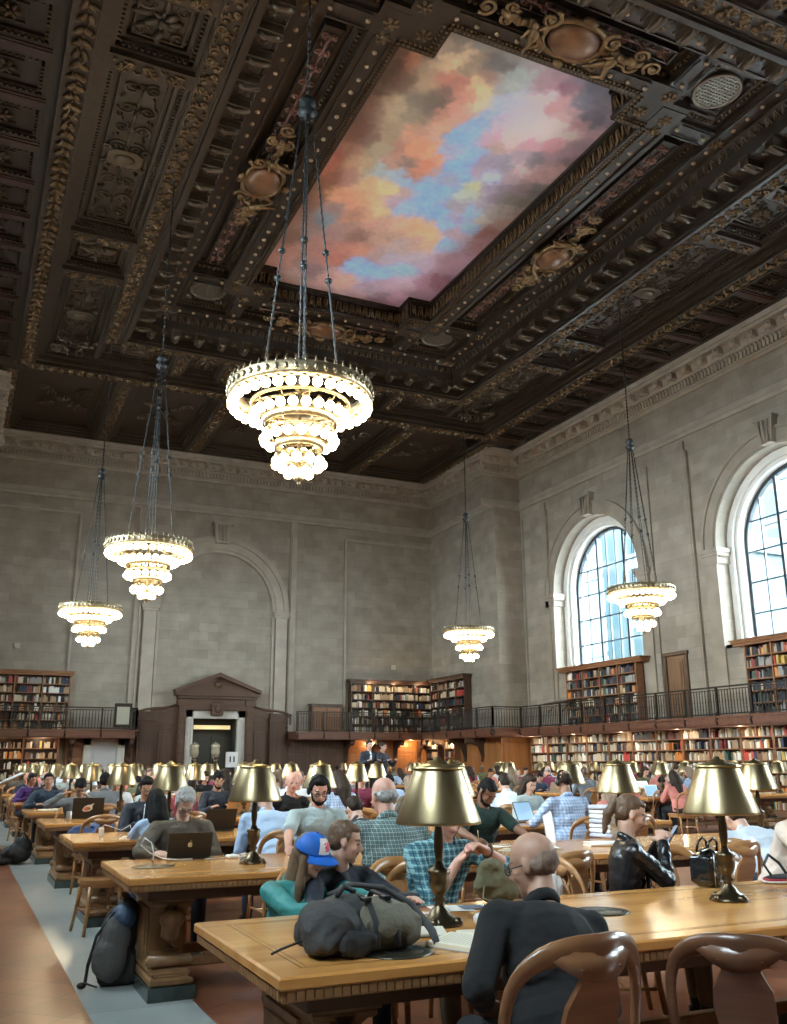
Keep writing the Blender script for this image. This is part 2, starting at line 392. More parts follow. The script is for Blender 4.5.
# ------------------------------------------------------------------ windows
def glass_mat():
    m=bpy.data.materials.new('window_glass'); m.use_nodes=True; nt=m.node_tree; N=nt.nodes; L=nt.links
    N.remove(N['Principled BSDF']); t=N.new('ShaderNodeBsdfTransparent'); t.inputs[0].default_value=(.90,.98,1,1)
    g=N.new('ShaderNodeBsdfGlossy'); g.inputs['Roughness'].default_value=.05; mx=N.new('ShaderNodeMixShader'); mx.inputs[0].default_value=.06
    L.new(t.outputs[0],mx.inputs[1]); L.new(g.outputs[0],mx.inputs[2]); L.new(mx.outputs[0],N['Material Output'].inputs[0]); return m
M_GLASS=glass_mat()
M_WFRAME=mat('dark_bronze_frame',(.035,.045,.055),.5,.3)
def window(n,x,s,w_):
    root=thing('window_%d'%n,None,None,(x+s*GX,w_,WSILL)); root['kind']='structure'
    f=MB(); N=24; h=WSP-WSILL
    for i in range(N):
        p,q=PI*i/N,PI*(i+1)/N; r0,r1=GR-.13,GR+.02
        f.prism([(-r0*math.cos(p),h+r0*math.sin(p)),(-r1*math.cos(p),h+r1*math.sin(p)),(-r1*math.cos(q),h+r1*math.sin(q)),(-r0*math.cos(q),h+r0*math.sin(q))],-.08,.08,'X')
    for q in (-1,1): ya,yb=sorted((q*(GR-.13),q*(GR+.02))); f.box(-.08,ya,0,.08,yb,h)
    f.box(-.08,-GR,0,.08,GR,.14)
    def top(y): return h+math.sqrt(max(0,GR*GR-y*y))-.05
    for y,t in ((-.88,.055),(.88,.055)): f.box(-.09,y-t,0,.09,y+t,top(y))
    for y in (-1.68,-.30,.30,1.68): f.box(-.04,y-.022,0,.04,y+.022,top(y))
    for k in range(1,5):
        z=k*1.06; hw=GR if z<h else math.sqrt(max(0,GR*GR-(z-h)**2)); f.box(-.04,-hw,z-.022,.04,hw,z+.022)
    f.build('window_frame',M_WFRAME,root)
    g=MB(); pts=[(-GR,0),(GR,0)]+[(GR*math.cos(PI*i/N),h+GR*math.sin(PI*i/N)) for i in range(N+1)]
    g.prism(pts,-.006,.006,'X'); g.build('glass_pane',M_GLASS,root)
for i,y in enumerate(WINY): window(i+1,XR,1,y); window(i+5,XL,-1,y)

# ------------------------------------------------------------------ door and wood surround in the end wall
M_DSTONE=mat('pale_door_stone',(.56,.54,.48),.6,var=.08,vscale=3)
d=thing('door_1',None,None,(10.6,YE,0)); d['kind']='structure'
s=MB(); 
for q in (-1,1): xa,xb=sorted((q*1.05,q*1.38)); s.box(xa,-.16,0,xb,.1,3.80,b=.02); xa,xb=sorted((q*1.02,q*1.12)); s.box(xa,-.20,0,xb,.0,3.5)
s.box(-1.38,-.16,3.48,1.38,.1,3.80,b=.02); s.box(-1.05,-.20,3.44,1.05,0,3.54)
s.build('door_surround',M_DSTONE,d)
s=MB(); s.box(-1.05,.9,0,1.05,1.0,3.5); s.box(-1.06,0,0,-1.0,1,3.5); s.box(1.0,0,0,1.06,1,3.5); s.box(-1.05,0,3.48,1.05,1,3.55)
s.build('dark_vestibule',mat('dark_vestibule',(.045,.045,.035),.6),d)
for q in (-1,1):
    s=MB(); xa,xb=sorted((q*.02,q*.98)); s.box(xa,.55,0,xb,.62,2.75); xa,xb=sorted((q*.12,q*.86))
    for z0,z1 in ((.2,1.1),(1.25,2.55)): s.box(xa,.52,z0,xb,.55,z1,b=.01)
    s.ell((q*.1,.5,1.05),.035,8,6); s.build('door_leaf',mat('dark_bronze_door',(.05,.05,.042),.4,.4),d)
s=MB(); s.box(-.85,.42,2.98,.85,.48,3.16,b=.01); s.build('lit_transom',mat('warm_transom_glow',(.8,.7,.4),.6,emit=(1,.78,.35),estr=.55),d)
def pediment():
    w=MB()
    for q in (-1,1):
        xa,xb=sorted((q*1.38,q*1.72)); w.box(10.6+xa,YE-.3,0,10.6+xb,YE,4.25); w.box(10.6+xa+.05,YE-.34,.3,10.6+xb-.05,YE-.3,3.9)
        w.box(10.6+min(q*1.32,q*1.8),YE-.42,4.0,10.6+max(q*1.32,q*1.8),YE,4.25)
    w.box(8.88,YE-.36,3.8,12.32,YE,4.3); w.box(8.78,YE-.5,4.3,12.42,YE,4.42); w.box(8.66,YE-.62,4.42,12.54,YE,4.55)
    w.prism([(8.66,4.55),(12.54,4.55),(10.6,5.32),],YE-.40,YE,'Y')
    for s_ in (-1,1): w.prism([(10.6+s_*1.98,4.55),(10.6+s_*1.98,4.70),(10.6,5.48),(10.6,5.28)],YE-.66,YE,'Y')
    w.ell((10.6,YE-.42,4.95),(.2,.08,.16),10,6)
    w.box(10.35,YE-.5,3.55,10.85,YE-.1,4.15,b=.05); w.ell((10.6,YE-.52,3.85),(.14,.07,.2),10,6)
    n=20
    for i in range(n): x=8.85+i*3.5/(n-1); w.box(x-.05,YE-.56,4.44,x+.05,YE-.5,4.54)
    # scrolled shoulders
    for s_ in (-1,1):
        pts=[(10.6+s_*(1.72+t*1.9),4.05-.42*(t+.12*math.sin(2*PI*t))) for t in [i/12 for i in range(13)]]
        poly=pts+[(10.6+s_*3.62,3.2),(10.6+s_*1.72,3.2)]
        w.prism(poly,YE-.14,YE,'Y'); w.tube([(x,YE-.14,z) for x,z in pts],.06,6)
    return struct('trim_31',w,wood('pediment_walnut',(.065,.033,.020),(.11,.056,.033),.42,1.2,'X'))
pediment()
# walnut wainscot with raised panels
def wains(name,x0,x1,y,h=3.62,npan=3,m=None):
    w=MB(); w.box(x0,y-.10,0,x1,y,h); w.box(x0,y-.18,h-.1,x1,y,h); w.box(x0,y-.14,h-.62,x1,y,h-.5); w.box(x0,y-.14,0,x1,y,.3)
    L=(x1-x0)/npan
    for i in range(npan):
        a=x0+i*L+.12; b=x0+(i+1)*L-.12
        if b-a>.2:
            w.box(a,y-.135,.45,b,y-.1,h-.75,b=.02); w.box(a+.12,y-.16,.6,b-.12,y-.13,h-.9,b=.02); w.box(a,y-.135,h-.42,b,y-.1,h-.16,b=.01)
    return struct(name,w,m or M_WAINS)
wains('trim_32',7.0,8.88,YE,npan=2); wains('trim_33',12.32,14.1,YE,npan=2)
for i,(xa,xb) in enumerate(((13.15,13.85),(7.12,7.82))): 
    w=MB(); w.box(xa,YE-.34,0,xb,YE,3.7,b=.02); w.box(xa+.1,YE-.37,.4,xb-.1,YE-.34,3.2); w.box(xa-.05,YE-.4,3.3,xb+.05,YE,3.45); struct('trim_%d'%(34+i),w,M_WAINS)
# panelling below the balcony: honey oak on the right-hand end, walnut by the corner
wains('trim_36',14.1,17.0,YE-.02,2.6,3,M_WAINS); wains('trim_37',17.0,XRS,YE-.02,2.6,4,M_ORANGE); wains('trim_38',4.2,7.0,YE-.02,2.6,2,M_CASE)
w=MB(); w.box(XRS-.12,YJ,0,XRS,YE,2.6); 
for i in range(4): w.box(XRS-.16,YJ+.2+i*1.6,.4,XRS-.12,YJ+1.6+i*1.6,2.3,b=.02)
w.box(XRS-.12,YJ-.12,0,XR,YJ,2.6); w.box(XRS,YJ-.16,.4,XR-.2,YJ-.12,2.3,b=.02)
struct('trim_39',w,M_ORANGE)
# small bronze wall boxes on the stone
for i,(x,y,z,nx) in enumerate(((1.9,YE-.03,6.35,0),(19.6,YE-.03,6.1,0))):
    b=MB(); b.box(-.12,-.03,-.12,.12,.03,.12,b=.01); b.box(-.08,-.045,-.08,.08,-.03,.08) ; o=b.build('wall_speaker',mat('pale_fitting',(.5,.48,.42),.5),None,(x,y,z)); o.rotation_euler=(0,0,-PI/2 if nx else 0)
    tag(o,['small pale square speaker high on the stone above the bookcase by the aisle','small pale square speaker high on the stone above the far corner bookcase','small pale square speaker on the window wall above the gallery rail'][i],'speaker')
# grey door and its pale surround under the gallery
d=thing('door_2',None,None,(5.78,YE-.10,0)); d['kind']='structure'
s=MB(); s.box(-.85,-.22,0,-.55,-.02,2.54); s.box(.55,-.22,0,.85,-.02,2.54); s.box(-.85,-.22,2.25,.85,-.02,2.54); s.build('door_surround',M_DSTONE,d)
s=MB(); s.box(-.55,-.16,0,.55,-.06,2.25); s.box(-.42,-.175,.2,.42,-.155,2.05); s.build('door_leaf',mat('pale_grey_door',(.48,.47,.47),.5),d)
# wooden door between the windows on the gallery
d=thing('door_3',None,None,(XR,25.9,2.85)); d['kind']='structure'
s=MB(); s.box(-.16,-.62,0,0,-.48,2.38); s.box(-.16,.48,0,0,.62,2.38); s.box(-.18,-.67,2.28,0,.67,2.42,b=.02); s.build('door_surround',M_WAINS,d)
s=MB(); s.box(-.10,-.48,0,-.04,.48,2.28); 
for y0,y1,z0,z1 in ((-.36,.36,.15,.9),(-.36,.36,1.05,2.14)): s.box(-.13,y0,z0,-.10,y1,z1,b=.015); s.box(-.15,y0+.1,z0+.1,-.13,y1-.1,z1-.1,b=.01)
s.ell((-.12,.41,1.0),.035,8,6); s.build('door_leaf',wood('gallery_door_wood',(.13,.065,.032),(.19,.10,.052),.4,2,'Z'),d)
# ------------------------------------------------------------------ coffered ceiling
CE=thing('ceiling',None,None,(CX,CY,0)); CE['kind']='structure'
def cb(mb,name,mats): return mb.build(name,mats,CE)
HX,HY=6.6,9.6
def ring(mb,d0,d1,z0,z1,mi=0,hx=HX,hy=HY):
    """Rectangular ring between offsets d0<d1 from the main frame edge."""
    a,b=hx+d0,hy+d0; c,e=hx+d1,hy+d1
    mb.box(-c,-e,z0,c,-b,z1,mi); mb.box(-c,b,z0,c,e,z1,mi); mb.box(-c,-b,z0,-a,b,z1,mi); mb.box(a,-b,z0,c,b,z1,mi)
def rloft(mb,d0,z0,d1,z1,mi=0):
    p=[(-HX-d0,-HY-d0,z0),(HX+d0,-HY-d0,z0),(HX+d0,HY+d0,z0),(-HX-d0,HY+d0,z0)]; q=[(-HX-d1,-HY-d1,z1),(HX+d1,-HY-d1,z1),(HX+d1,HY+d1,z1),(-HX-d1,HY+d1,z1)]
    mb.add(p+q,[(i,(i+1)%4,4+(i+1)%4,4+i) for i in range(4)],mi)
ZI=16.65 # level of the studded beams round the mural
# mural surface: painted clouds, colour laid out from a table of spots of paint
CTRL="""355 114 6e5048;371 105 7a5c50;381 109 8a7264;394 111 b09a80;426 107 6f6258;413 114 8a7a68;445 114 b8806e;454 107 c48a78;360 134 76564c;371 139 7a5f54;390 132 9a846c;408 134 b88a74;399 148 a87868;417 150 d09070;433 153 e0a078;438 159 e09870;426 166 c07c60;408 164 8e7068;390 164 b08878;415 175 b87860;378 150 a09078;349 150 a07868;337 155 a86a60;328 164 b07060;355 164 b08c70;365 166 b0987a;349 175 a07468;337 178 946458;371 185 c8a880;383 187 d8c498;390 191 dcca98;381 171 a8b4b8;394 175 a4b4c8;422 185 8cb6e0;404 191 b8a4a8;408 182 94b8dc;394 201 b4a0b0;404 208 98b8e0;422 203 8ab4e0;436 191 8ab4e0;450 181 a0a4b4;349 198 cc8c70;339 196 c89070;358 201 d09878;374 198 c8a884;381 210 d4b890;369 214 c09478;355 214 b07c68;335 210 907470;326 219 707c88;294 214 8a6860;310 203 86645a;317 191 80604f;291 237 785c54;310 228 8a706c;337 230 987470;360 235 8a6458;371 228 b88a80;383 224 c09888;399 224 d0a890;417 228 d8b08c;429 235 e0b890;433 242 d8b090;417 242 c0a094;399 246 b8a0a0;385 237 b89484;376 256 b09498;390 260 b0a4b4;349 251 b07468;360 251 b88070;337 260 a8685c;321 249 9c6c64;294 249 a07468;287 260 a87c74;353 265 90b8e8;367 269 8cb8e8;383 274 94bce8;404 269 98bce0;413 260 b8a8b8;426 265 b8a4bc;445 260 ac90a8;445 242 90b8e8;449 224 8cb8e4;456 237 b4a4b4;454 214 a8a4b8;440 214 88b4e4;456 265 b090a8;438 281 8c6478;422 283 ac88a4;408 283 c0a8bc;385 283 b89cb0;367 288 a890a4;344 281 d0a498;326 278 b88c88;310 272 7c6468;301 260 906c68;294 276 b09490;326 290 b89898;355 294 b898a0;378 299 8c7080;399 297 b490a8;417 297 9c7c94;447 34 6f6864;454 30 6a625e;464 39 75706c;483 44 7a7470;493 61 5e5a5a;505 66 5c5858;512 54 7c7876;525 61 908a8a;537 61 9a8e92;445 44 9a8674;454 49 8a7868;464 56 c8ae90;467 68 8e7864;479 59 8a7464;483 73 8c7060;493 78 946e62;447 61 d0b494;457 66 e0c8a0;474 80 d8bc94;483 90 d4c49c;481 102 d0c8a8;450 76 b06e60;462 80 a86858;469 97 c48a78;454 97 b87c6c;442 100 5e504c;445 90 785c54;459 117 c89a88;445 126 c8a088;500 85 a8a8a8;512 88 a8b0b0;520 71 9aa8a8;508 80 9ea8a8;529 80 a8b0b4;512 102 c0c4dc;498 105 b0bcd8;522 109 ccc8e0;537 117 dcdcec;546 100 dcd0d8;544 80 a88c98;561 73 9c808c;566 88 946c80;551 88 a88494;580 78 80788a;595 85 5c606e;585 102 6a6c7e;604 90 686a78;558 105 c89aa0;570 112 b898a0;561 117 d0a8a8;590 117 646878;599 124 646678;614 117 8c8494;578 126 b0909c;595 136 b098a4;556 126 e8e4ec;541 131 ece8f0;570 136 d8ccd8;512 136 e8e8f0;522 129 dcdce8;500 126 c8c0dc;488 117 a8bce0;476 126 94b8e4;459 136 8cb8e4;498 136 d0a8b8;510 143 dcbcc0;498 148 b4a0a0;532 143 d4a4b4;551 146 d09cac;570 150 a48c9c;585 146 9c8898;520 155 a898a8;505 162 8c8498;537 160 7c7484;556 158 a890a0;566 162 806c78;522 170 d8c4cc;491 160 9c90a8;479 172 a898ac;491 179 b8c8e4;512 177 a894a0;541 175 b89ca4;553 172 c0a0a4;486 189 988ca4;503 187 86788c;520 189 807480;537 189 6c6868;510 199 707070;525 203 686660;493 199 807488;491 211 a09ca0;508 211 989494;520 213 8c7c78;483 220 b0b0ac;503 225 98807c;512 228 906c68;491 232 885f5c;483 242 987480;467 194 b8c8c0;474 189 c4c8a8;457 206 9c98a8;454 220 a098b4;452 232 ac9cac;469 213 88b4e8;469 228 90b4e4;454 165 84b4e4;471 155 94bce8;450 182 90a0bc;445 189 84b4e4;464 175 88b4e4;442 155 98b4dc;476 213 a0b4c8;483 206 a49cac;448 28 6a5c50;405 51 5c443a;395 66 54403a;413 58 a06a54;428 56 6a5446;405 81 6c5448;428 69 8c7460;433 66 b09478;415 102 76685c;428 84 a88c70;441 76 b07464;395 107 b09c80;441 102 60504c;428 102 645850;459 86 b47466;370 90 5c4840;350 105 64504a;385 75 4c3c34"""
_F=Vector((.405418,.875303,.263592)); _Rt=Vector((.907869,-.419234,-.004241)); _U=Vector((-.106792,-.241043,.964624)); FL=917.38; HC=1.4646
def on_plane(u,v,z):
    d=_F+_Rt*((u-393.5)/FL)-_U*((v-512)/FL); t=(z-HC)/d.z; return Vector((d.x*t,d.y*t,z))
def lin(h): c=[int(h[i:i+2],16)/255 for i in (0,2,4)]; return [(x/12.92 if x<=.04045 else ((x+.055)/1.055)**2.4) for x in c]
ZM=17.45
ctrl=[]
for row in CTRL.replace('\n','').split(';'):
    a,b,c=row.split(); p=on_plane(float(a),float(b),ZM); ctrl.append((p.x-CX,p.y-CY,lin(c)))
nx,ny=190,340; mx,my=3.7,7.0; vs=[];fs=[];cols=[]
for j in range(ny+1):
    for i in range(nx+1):
        x=-mx+2*mx*i/nx; y=-my+2*my*j/ny; vs.append((x,y,ZM))
        q=Vector((x,y,0)); wx=x+.07*noise.noise(q*.9)+.12*noise.noise(q*2.3+Vector((9,2,1)))+.11*noise.noise(q*5+Vector((3,0,0)))+.07*noise.noise(q*11); wy=y+.08*noise.noise(q*.9+Vector((5,7,3)))+.13*noise.noise(q*2.3+Vector((1,8,4)))+.13*noise.noise(q*5+Vector((0,5,2)))+.07*noise.noise(q*11+Vector((0,9,2)))
        W=0;c=[0,0,0]
        for px,py,k in ctrl:
            d2=(px-wx)**2+((py-wy)*.8)**2
            if d2>1.2: continue
            g=1/(d2+.030)**2.5; W+=g; c[0]+=g*k[0]; c[1]+=g*k[1]; c[2]+=g*k[2]
        if W==0: c=[.12,.08,.075]; W=1
        t=.97+.10*noise.noise(q*1.8+Vector((4,4,4)))+.22*(.28-abs(noise.noise(Vector((wx,wy,2))*2.6)))+.09*noise.noise(q*7)
        cols.append([min(1,k/W*t) for k in c])
for j in range(ny):
    for i in range(nx): a=j*(nx+1)+i; fs.append((a,a+nx+1,a+nx+2,a+1))
mm=bpy.data.materials.new('painted_clouds'); mm.use_nodes=True; bn=mm.node_tree.nodes['Principled BSDF']; bn.inputs['Roughness'].default_value=.7
at=mm.node_tree.nodes.new('ShaderNodeVertexColor'); at.layer_name='paint'
gm=mm.node_tree.nodes.new('ShaderNodeGamma'); gm.inputs[1].default_value=.90; hs=mm.node_tree.nodes.new('ShaderNodeHueSaturation'); hs.inputs['Saturation'].default_value=1.0; hs.inputs['Value'].default_value=1.75
mm.node_tree.links.new(at.outputs[0],gm.inputs[0]); mm.node_tree.links.new(gm.outputs[0],hs.inputs['Color']); mm.node_tree.links.new(hs.outputs[0],bn.inputs['Base Color'])
pm=MB(); pm.add(vs,fs); me=pm.mesh('painted_sky',mm); ca=me.color_attributes.new('paint','FLOAT_COLOR','POINT'); ca.data.foreach_set('color',[x for c in cols for x in (*c,1)])
put('painted_sky',me,CE)

# base slab above everything
b=MB(); b.box(XL-CX-.5,YB-CY,ZM+.1,XR-CX+.5,YE-CY+.5,ZM+.4); cb(b,'ceiling_slab',M_CEIL)
# vertical frieze round the cruciform opening and the stud beams
OX,OY,NX,NY=3.34,5.75,2.5,6.6
fr=MB(); orn=MB(); st=MB(); rd=MB()
loop=[(-NX,-NY),(NX,-NY),(NX,-OY),(OX,-OY),(OX,OY),(NX,OY),(NX,NY),(-NX,NY),(-NX,OY),(-OX,OY),(-OX,-OY),(-NX,-OY)]
def wallstrip(mb,z0,z1,off=0.,t=.06):
    n=len(loop)
    for i in range(n):
        x0,y0=loop[i]; x1,y1=loop[(i+1)%n]; xa,xb=sorted((x0,x1)); ya,yb=sorted((y0,y1))
        if xa==xb: s=1 if xa>0 else -1; mb.box(min(xa-s*off,xa+s*t),ya-t,z0,max(xa-s*off,xa+s*t),yb+t,z1)
        else: s=1 if ya>0 else -1; mb.box(xa-t,min(ya-s*off,ya+s*t),z0,xb+t,max(ya-s*off,ya+s*t),z1)
wallstrip(fr,ZI,ZM+.05,0); wallstrip(fr,ZI-.02,ZI+.08,.07); wallstrip(fr,ZM-.1,ZM,.06)
n=len(loop)
for i in range(n):   # upright leaves on the vertical frieze
    x0,y0=loop[i]; x1,y1=loop[(i+1)%n]; L=math.hypot(x1-x0,y1-y0); k=max(2,int(L/.24))
    for j in range(k):
        t=(j+.5)/k; x=x0+(x1-x0)*t; y=y0+(y1-y0)*t
        if abs(x1-x0)<1e-6: s=1 if x>0 else -1; orn.tube([(x-s*.0,y-.09,ZI+.15),(x-s*.05,y-.05,ZI+.5),(x-s*.04,y+.05,ZI+.5),(x,y+.09,ZI+.15)],.03,5,flat=.8); orn.ell((x-s*.03,y,ZI+.3),(.03,.035,.12),6,4)
        else: s=1 if y>0 else -1; orn.tube([(x-.09,y,ZI+.15),(x-.05,y-s*.05,ZI+.5),(x+.05,y-s*.04,ZI+.5),(x+.09,y,ZI+.15)],.03,5,flat=.8); orn.ell((x,y-s*.03,ZI+.3),(.035,.03,.12),6,4)
# flat deck at the stud level with recessed troughs
_dk=[0]
def deck(x0,y0,x1,y1): _dk[0]+=1; fr.box(x0,y0,ZI+.0025*_dk[0],x1,y1,ZI+.5+.0013*_dk[0])
SO=1.10  # stud row distance inside the frame edge
ax,ay=HX-SO,HY-SO   # 5.5, 8.5
W_=.26
# outer stud beam ring
ring(fr,-SO-W_,-SO+W_,ZI-.004,ZI+.63)
# inner stud beam: follow the opening
deck(OX,-OY-.8,OX+.72,OY+.8); deck(-OX-.72,-OY-.8,-OX,OY+.8); deck(-NX-.9,NY,NX+.9,NY+.55); deck(-NX-.9,-NY-.55,NX+.9,-NY)
for sx in (-1,1):
    for sy in (-1,1):
        xa,xb=sorted((sx*NX,sx*(OX+.72))); ya,yb=sorted((sy*OY,sy*(NY+.1))); deck(xa,ya,xb,yb)
        xa,xb=sorted((sx*(OX-.35),sx*(OX+.15))); ya,yb=sorted((sy*NY,sy*ay)); deck(xa,ya,xb,yb)
        xa,xb=sorted((sx*OX,sx*ax)); ya,yb=sorted((sy*(OY+.05),sy*(OY+.55))); deck(xa,ya,xb,yb)
# trough floors
fr.box(-ax,-ay,ZI+.42,-OX,ay,ZI+.6); fr.box(OX,-ay,ZI+.42,ax,ay,ZI+.6); fr.box(-OX,NY,ZI+.42,OX,ay,ZI+.6); fr.box(-OX,-ay,ZI+.42,OX,-NY,ZI+.6)
def stud(x,y,z=ZI): st.ell((x,y,z-.01),(.062,.062,.05),8,5)
def studs(x0,y0,x1,y1,pitch=.46):
    L=math.hypot(x1-x0,y1-y0); k=int(L/pitch)
    for i in range(k+1): t=i/k; stud(x0+(x1-x0)*t,y0+(y1-y0)*t)
    # thin links of carved ribbon between studs
    dx,dy=(x1-x0)/L,(y1-y0)/L
    for s_ in (-1,1): fr.box(min(x0-s_*dy*.2,x1-s_*dy*.2)-.02,min(y0+s_*dx*.2,y1+s_*dx*.2)-.02,ZI-.05,max(x0-s_*dy*.2,x1-s_*dy*.2)+.02,max(y0+s_*dx*.2,y1+s_*dx*.2)+.02,ZI)
for s in (-1,1):
    studs(s*ax,-ay,s*ax,ay); studs(-ax+.46,s*ay,ax-.46,s*ay)
    studs(s*(OX+.36),-OY,s*(OX+.36),OY); studs(-NX,s*(NY+.28),NX,s*(NY+.28))
    for q in (-1,1): studs(s*(OX+.85),q*(OY+.3),s*(ax-.46),q*(OY+.3)); studs(s*(OX-.1),q*(NY+.7),s*(OX-.1),q*(ay-.4),.46)
def beads(mb,x0,y0,x1,y1,z,pitch=.13,r=.035):
    L=math.hypot(x1-x0,y1-y0); k=max(1,int(L/pitch))
    for i in range(k+1): t=i/k; x=x0+(x1-x0)*t; y=y0+(y1-y0)*t; mb.box(x-r,y-r,z-.04,x+r,y+r,z+.02)
def rect(mb,x0,y0,x1,y1,z0,z1,t):
    mb.box(x0,y0,z0,x1,y0+t,z1); mb.box(x0,y1-t,z0,x1,y1,z1); mb.box(x0,y0+t,z0,x0+t,y1-t,z1); mb.box(x1-t,y0+t,z0,x1,y1-t,z1)
def rbeads(mb,x0,y0,x1,y1,z,p=.13,r=.035):
    beads(mb,x0,y0,x1,y0,z,p,r); beads(mb,x0,y1,x1,y1,z,p,r); beads(mb,x0,y0,x0,y1,z,p,r); beads(mb,x1,y0,x1,y1,z,p,r)
def spiral(mb,cx,cy,z,r,turn=1.5,sgn=1,a0=0.,th=.035,flip=1):
    n=int(12*turn); mb.tube([(cx+r*(1-.85*i/n)*math.cos(a0+sgn*2*PI*turn*i/n),cy+flip*r*(1-.85*i/n)*math.sin(a0+sgn*2*PI*turn*i/n),z-.02*i/n) for i in range(n+1)],[th*(1-.35*i/n) for i in range(n+1)],5,flat=.9); mb.ell((cx,cy,z-.03),(th*1.5,th*1.5,th),6,4)
def rosette(mb,cx,cy,z,r,pet=8):
    for i in range(pet): a=2*PI*i/pet; mb.ell((cx+.58*r*math.cos(a),cy+.58*r*math.sin(a),z),(.40*r,.24*r,.22*r),7,4,rot=Matrix.Rotation(a,3,'Z'))
    mb.ell((cx,cy,z-.12*r),(.26*r,.26*r,.24*r),8,5)
def leafs(mb,cx,cy,z,r,rr,k=5):
    for i in range(k): a=rr.uniform(0,2*PI); d=rr.uniform(.2,1)*r; mb.ell((cx+d*math.cos(a),cy+d*math.sin(a),z-rr.uniform(0,.05)),(rr.uniform(.3,.5)*r,rr.uniform(.12,.2)*r,.05+.1*r),6,4,rot=Matrix.Rotation(a+rr.uniform(-.6,.6),3,'Z'))
def rinceau(mb,x0,y0,x1,y1,z,rr,s=.3,th=.028):
    """Symmetric scroll-work filling a rectangle."""
    W=x1-x0;H=y1-y0;cx=(x0+x1)/2; cy=(y0+y1)/2
    along=H>=W; n=max(1,int((H if along else W)/(2*s))); hw=(W if along else H)/2
    for i in range(n):
        t=(i+.5)/n; 
        for q in (-1,1):
            if along: spiral(mb,cx+q*hw*.5,y0+t*H,z,min(s*.85,hw*.45),1.5,q*(1 if i%2 else -1),rr.uniform(0,6),th)
            else: spiral(mb,x0+t*W,cy+q*hw*.5,z,min(s*.85,hw*.45),1.5,q*(1 if i%2 else -1),rr.uniform(0,6),th)
        px,py=(cx,y0+t*H) if along else (x0+t*W,cy); leafs(mb,px,py,z,s*.5,rr,5)
        for q in (-1,1):
            if along: leafs(mb,cx+q*hw*.72,y0+t*H+s*.9,z,s*.28,rr,3)
            else: leafs(mb,x0+t*W+s*.9,cy+q*hw*.72,z,s*.28,rr,3)
    if along: mb.tube([(cx,y0+H*.04,z),(cx,y1-H*.04,z)],th,5)
    else: mb.tube([(x0+W*.04,cy,z),(x1-W*.04,cy,z)],th,5)
for sx in (-1,1):
    for sy in (-1,1):
        for px_,py_ in ((OX+.36,OY+.42),(OX-.1,NY+.27),(NX+.42,NY-.42),(SX_,OY+.3) if False else (OX+.36,OY+.0)): rosette(orn,sx*px_,sy*py_,ZI-.0,.20,6)
        rosette(orn,sx*ax,sy*ay,ZI-.02,.24,8); rosette(orn,sx*ax,sy*(OY+.3),ZI-.02,.2,6); rosette(orn,sx*(OX-.1),sy*ay,ZI-.02,.2,6)
for i in range(len(loop)):
    x0,y0=loop[i]; x1,y1=loop[(i+1)%len(loop)]
    for off in (.03,.14):
        if x0==x1: s_=1 if x0>0 else -1; beads(orn,x0+s_*off,y0,x1+s_*off,y1,ZI-.005,.11,.026)
        else: s_=1 if y0>0 else -1; beads(orn,x0,y0+s_*off,x1,y1+s_*off,ZI-.005,.11,.026)
cr=random.Random(3); relief=MB(); relief2=MB()
# relief troughs on the four sides + frames and beads
def trough(x0,y0,x1,y1,mb):
    z=ZI+.42; rect(fr,x0,y0,x1,y1,z-.16,z,.10); rect(fr,x0+.10,y0+.10,x1-.10,y1-.10,z-.08,z,.10); rbeads(orn,x0+.05,y0+.05,x1-.05,y1-.05,z-.18,.14,.03)
    m=.34; fr.box(x0+m,y0+m,z-.14,x1-m,y1-m,z); rect(fr,x0+m,y0+m,x1-m,y1-m,z-.20,z-.14,.04); rinceau(mb,x0+m+.05,y0+m+.05,x1-m-.05,y1-m-.05,z-.15,cr,.26,.035)
for s in (-1,1):
    xa,xb=sorted((s*(OX+.72),s*(ax-W_))); trough(xa,-OY+.05,xb,OY-.05,relief)
    ya,yb=sorted((s*(NY+.55),s*(ay-W_))); trough(-OX+.35,ya,OX-.35,yb,relief)
# grille coffers at the four corners
gr=MB()
for sx in (-1,1):
    for sy in (-1,1):
        x0,x1=sorted((sx*(OX+.15),sx*(ax-W_))); y0,y1=sorted((sy*(OY+.55),sy*(ay-W_))); z=ZI+.42; cx,cy=(x0+x1)/2,(y0+y1)/2
        for k,(m,h) in enumerate(((0,.28),(.12,.2),(.24,.12))): rect(fr,x0+m,y0+m,x1-m,y1-m,z-h,z,.12)
        rbeads(orn,x0+.14,y0+.14,x1-.14,y1-.14,z-.22,.12,.03)
        for i in range(-5,6):
            w_=math.sqrt(max(0,.5**2-(i*.09)**2)); gr.box(cx+i*.09-.018,cy-w_,z-.16,cx+i*.09+.018,cy+w_,z-.12); gr.box(cx-w_,cy+i*.09-.018,z-.17,cx+w_,cy+i*.09+.018,z-.13)
        gr.tube([(cx+.55*math.cos(a*PI/14),cy+.55*math.sin(a*PI/14),z-.15) for a in range(28)],.05,6,closed=True)
        for q in (-1,1):
            for p in (-1,1): gr.box(cx+q*.45-.05 if q>0 else cx+q*.78-.02,cy+p*.74-.03,z-.18,cx+q*.78+.02 if q>0 else cx+q*.45+.05,cy+p*.74+.03,z-.12); gr.box(cx+q*.77-.03,min(cy+p*.4,cy+p*.76),z-.18,cx+q*.77+.03,max(cy+p*.4,cy+p*.76),z-.12); leafs(gr,cx+q*.6,cy+p*.58,z-.13,.14,cr,4)
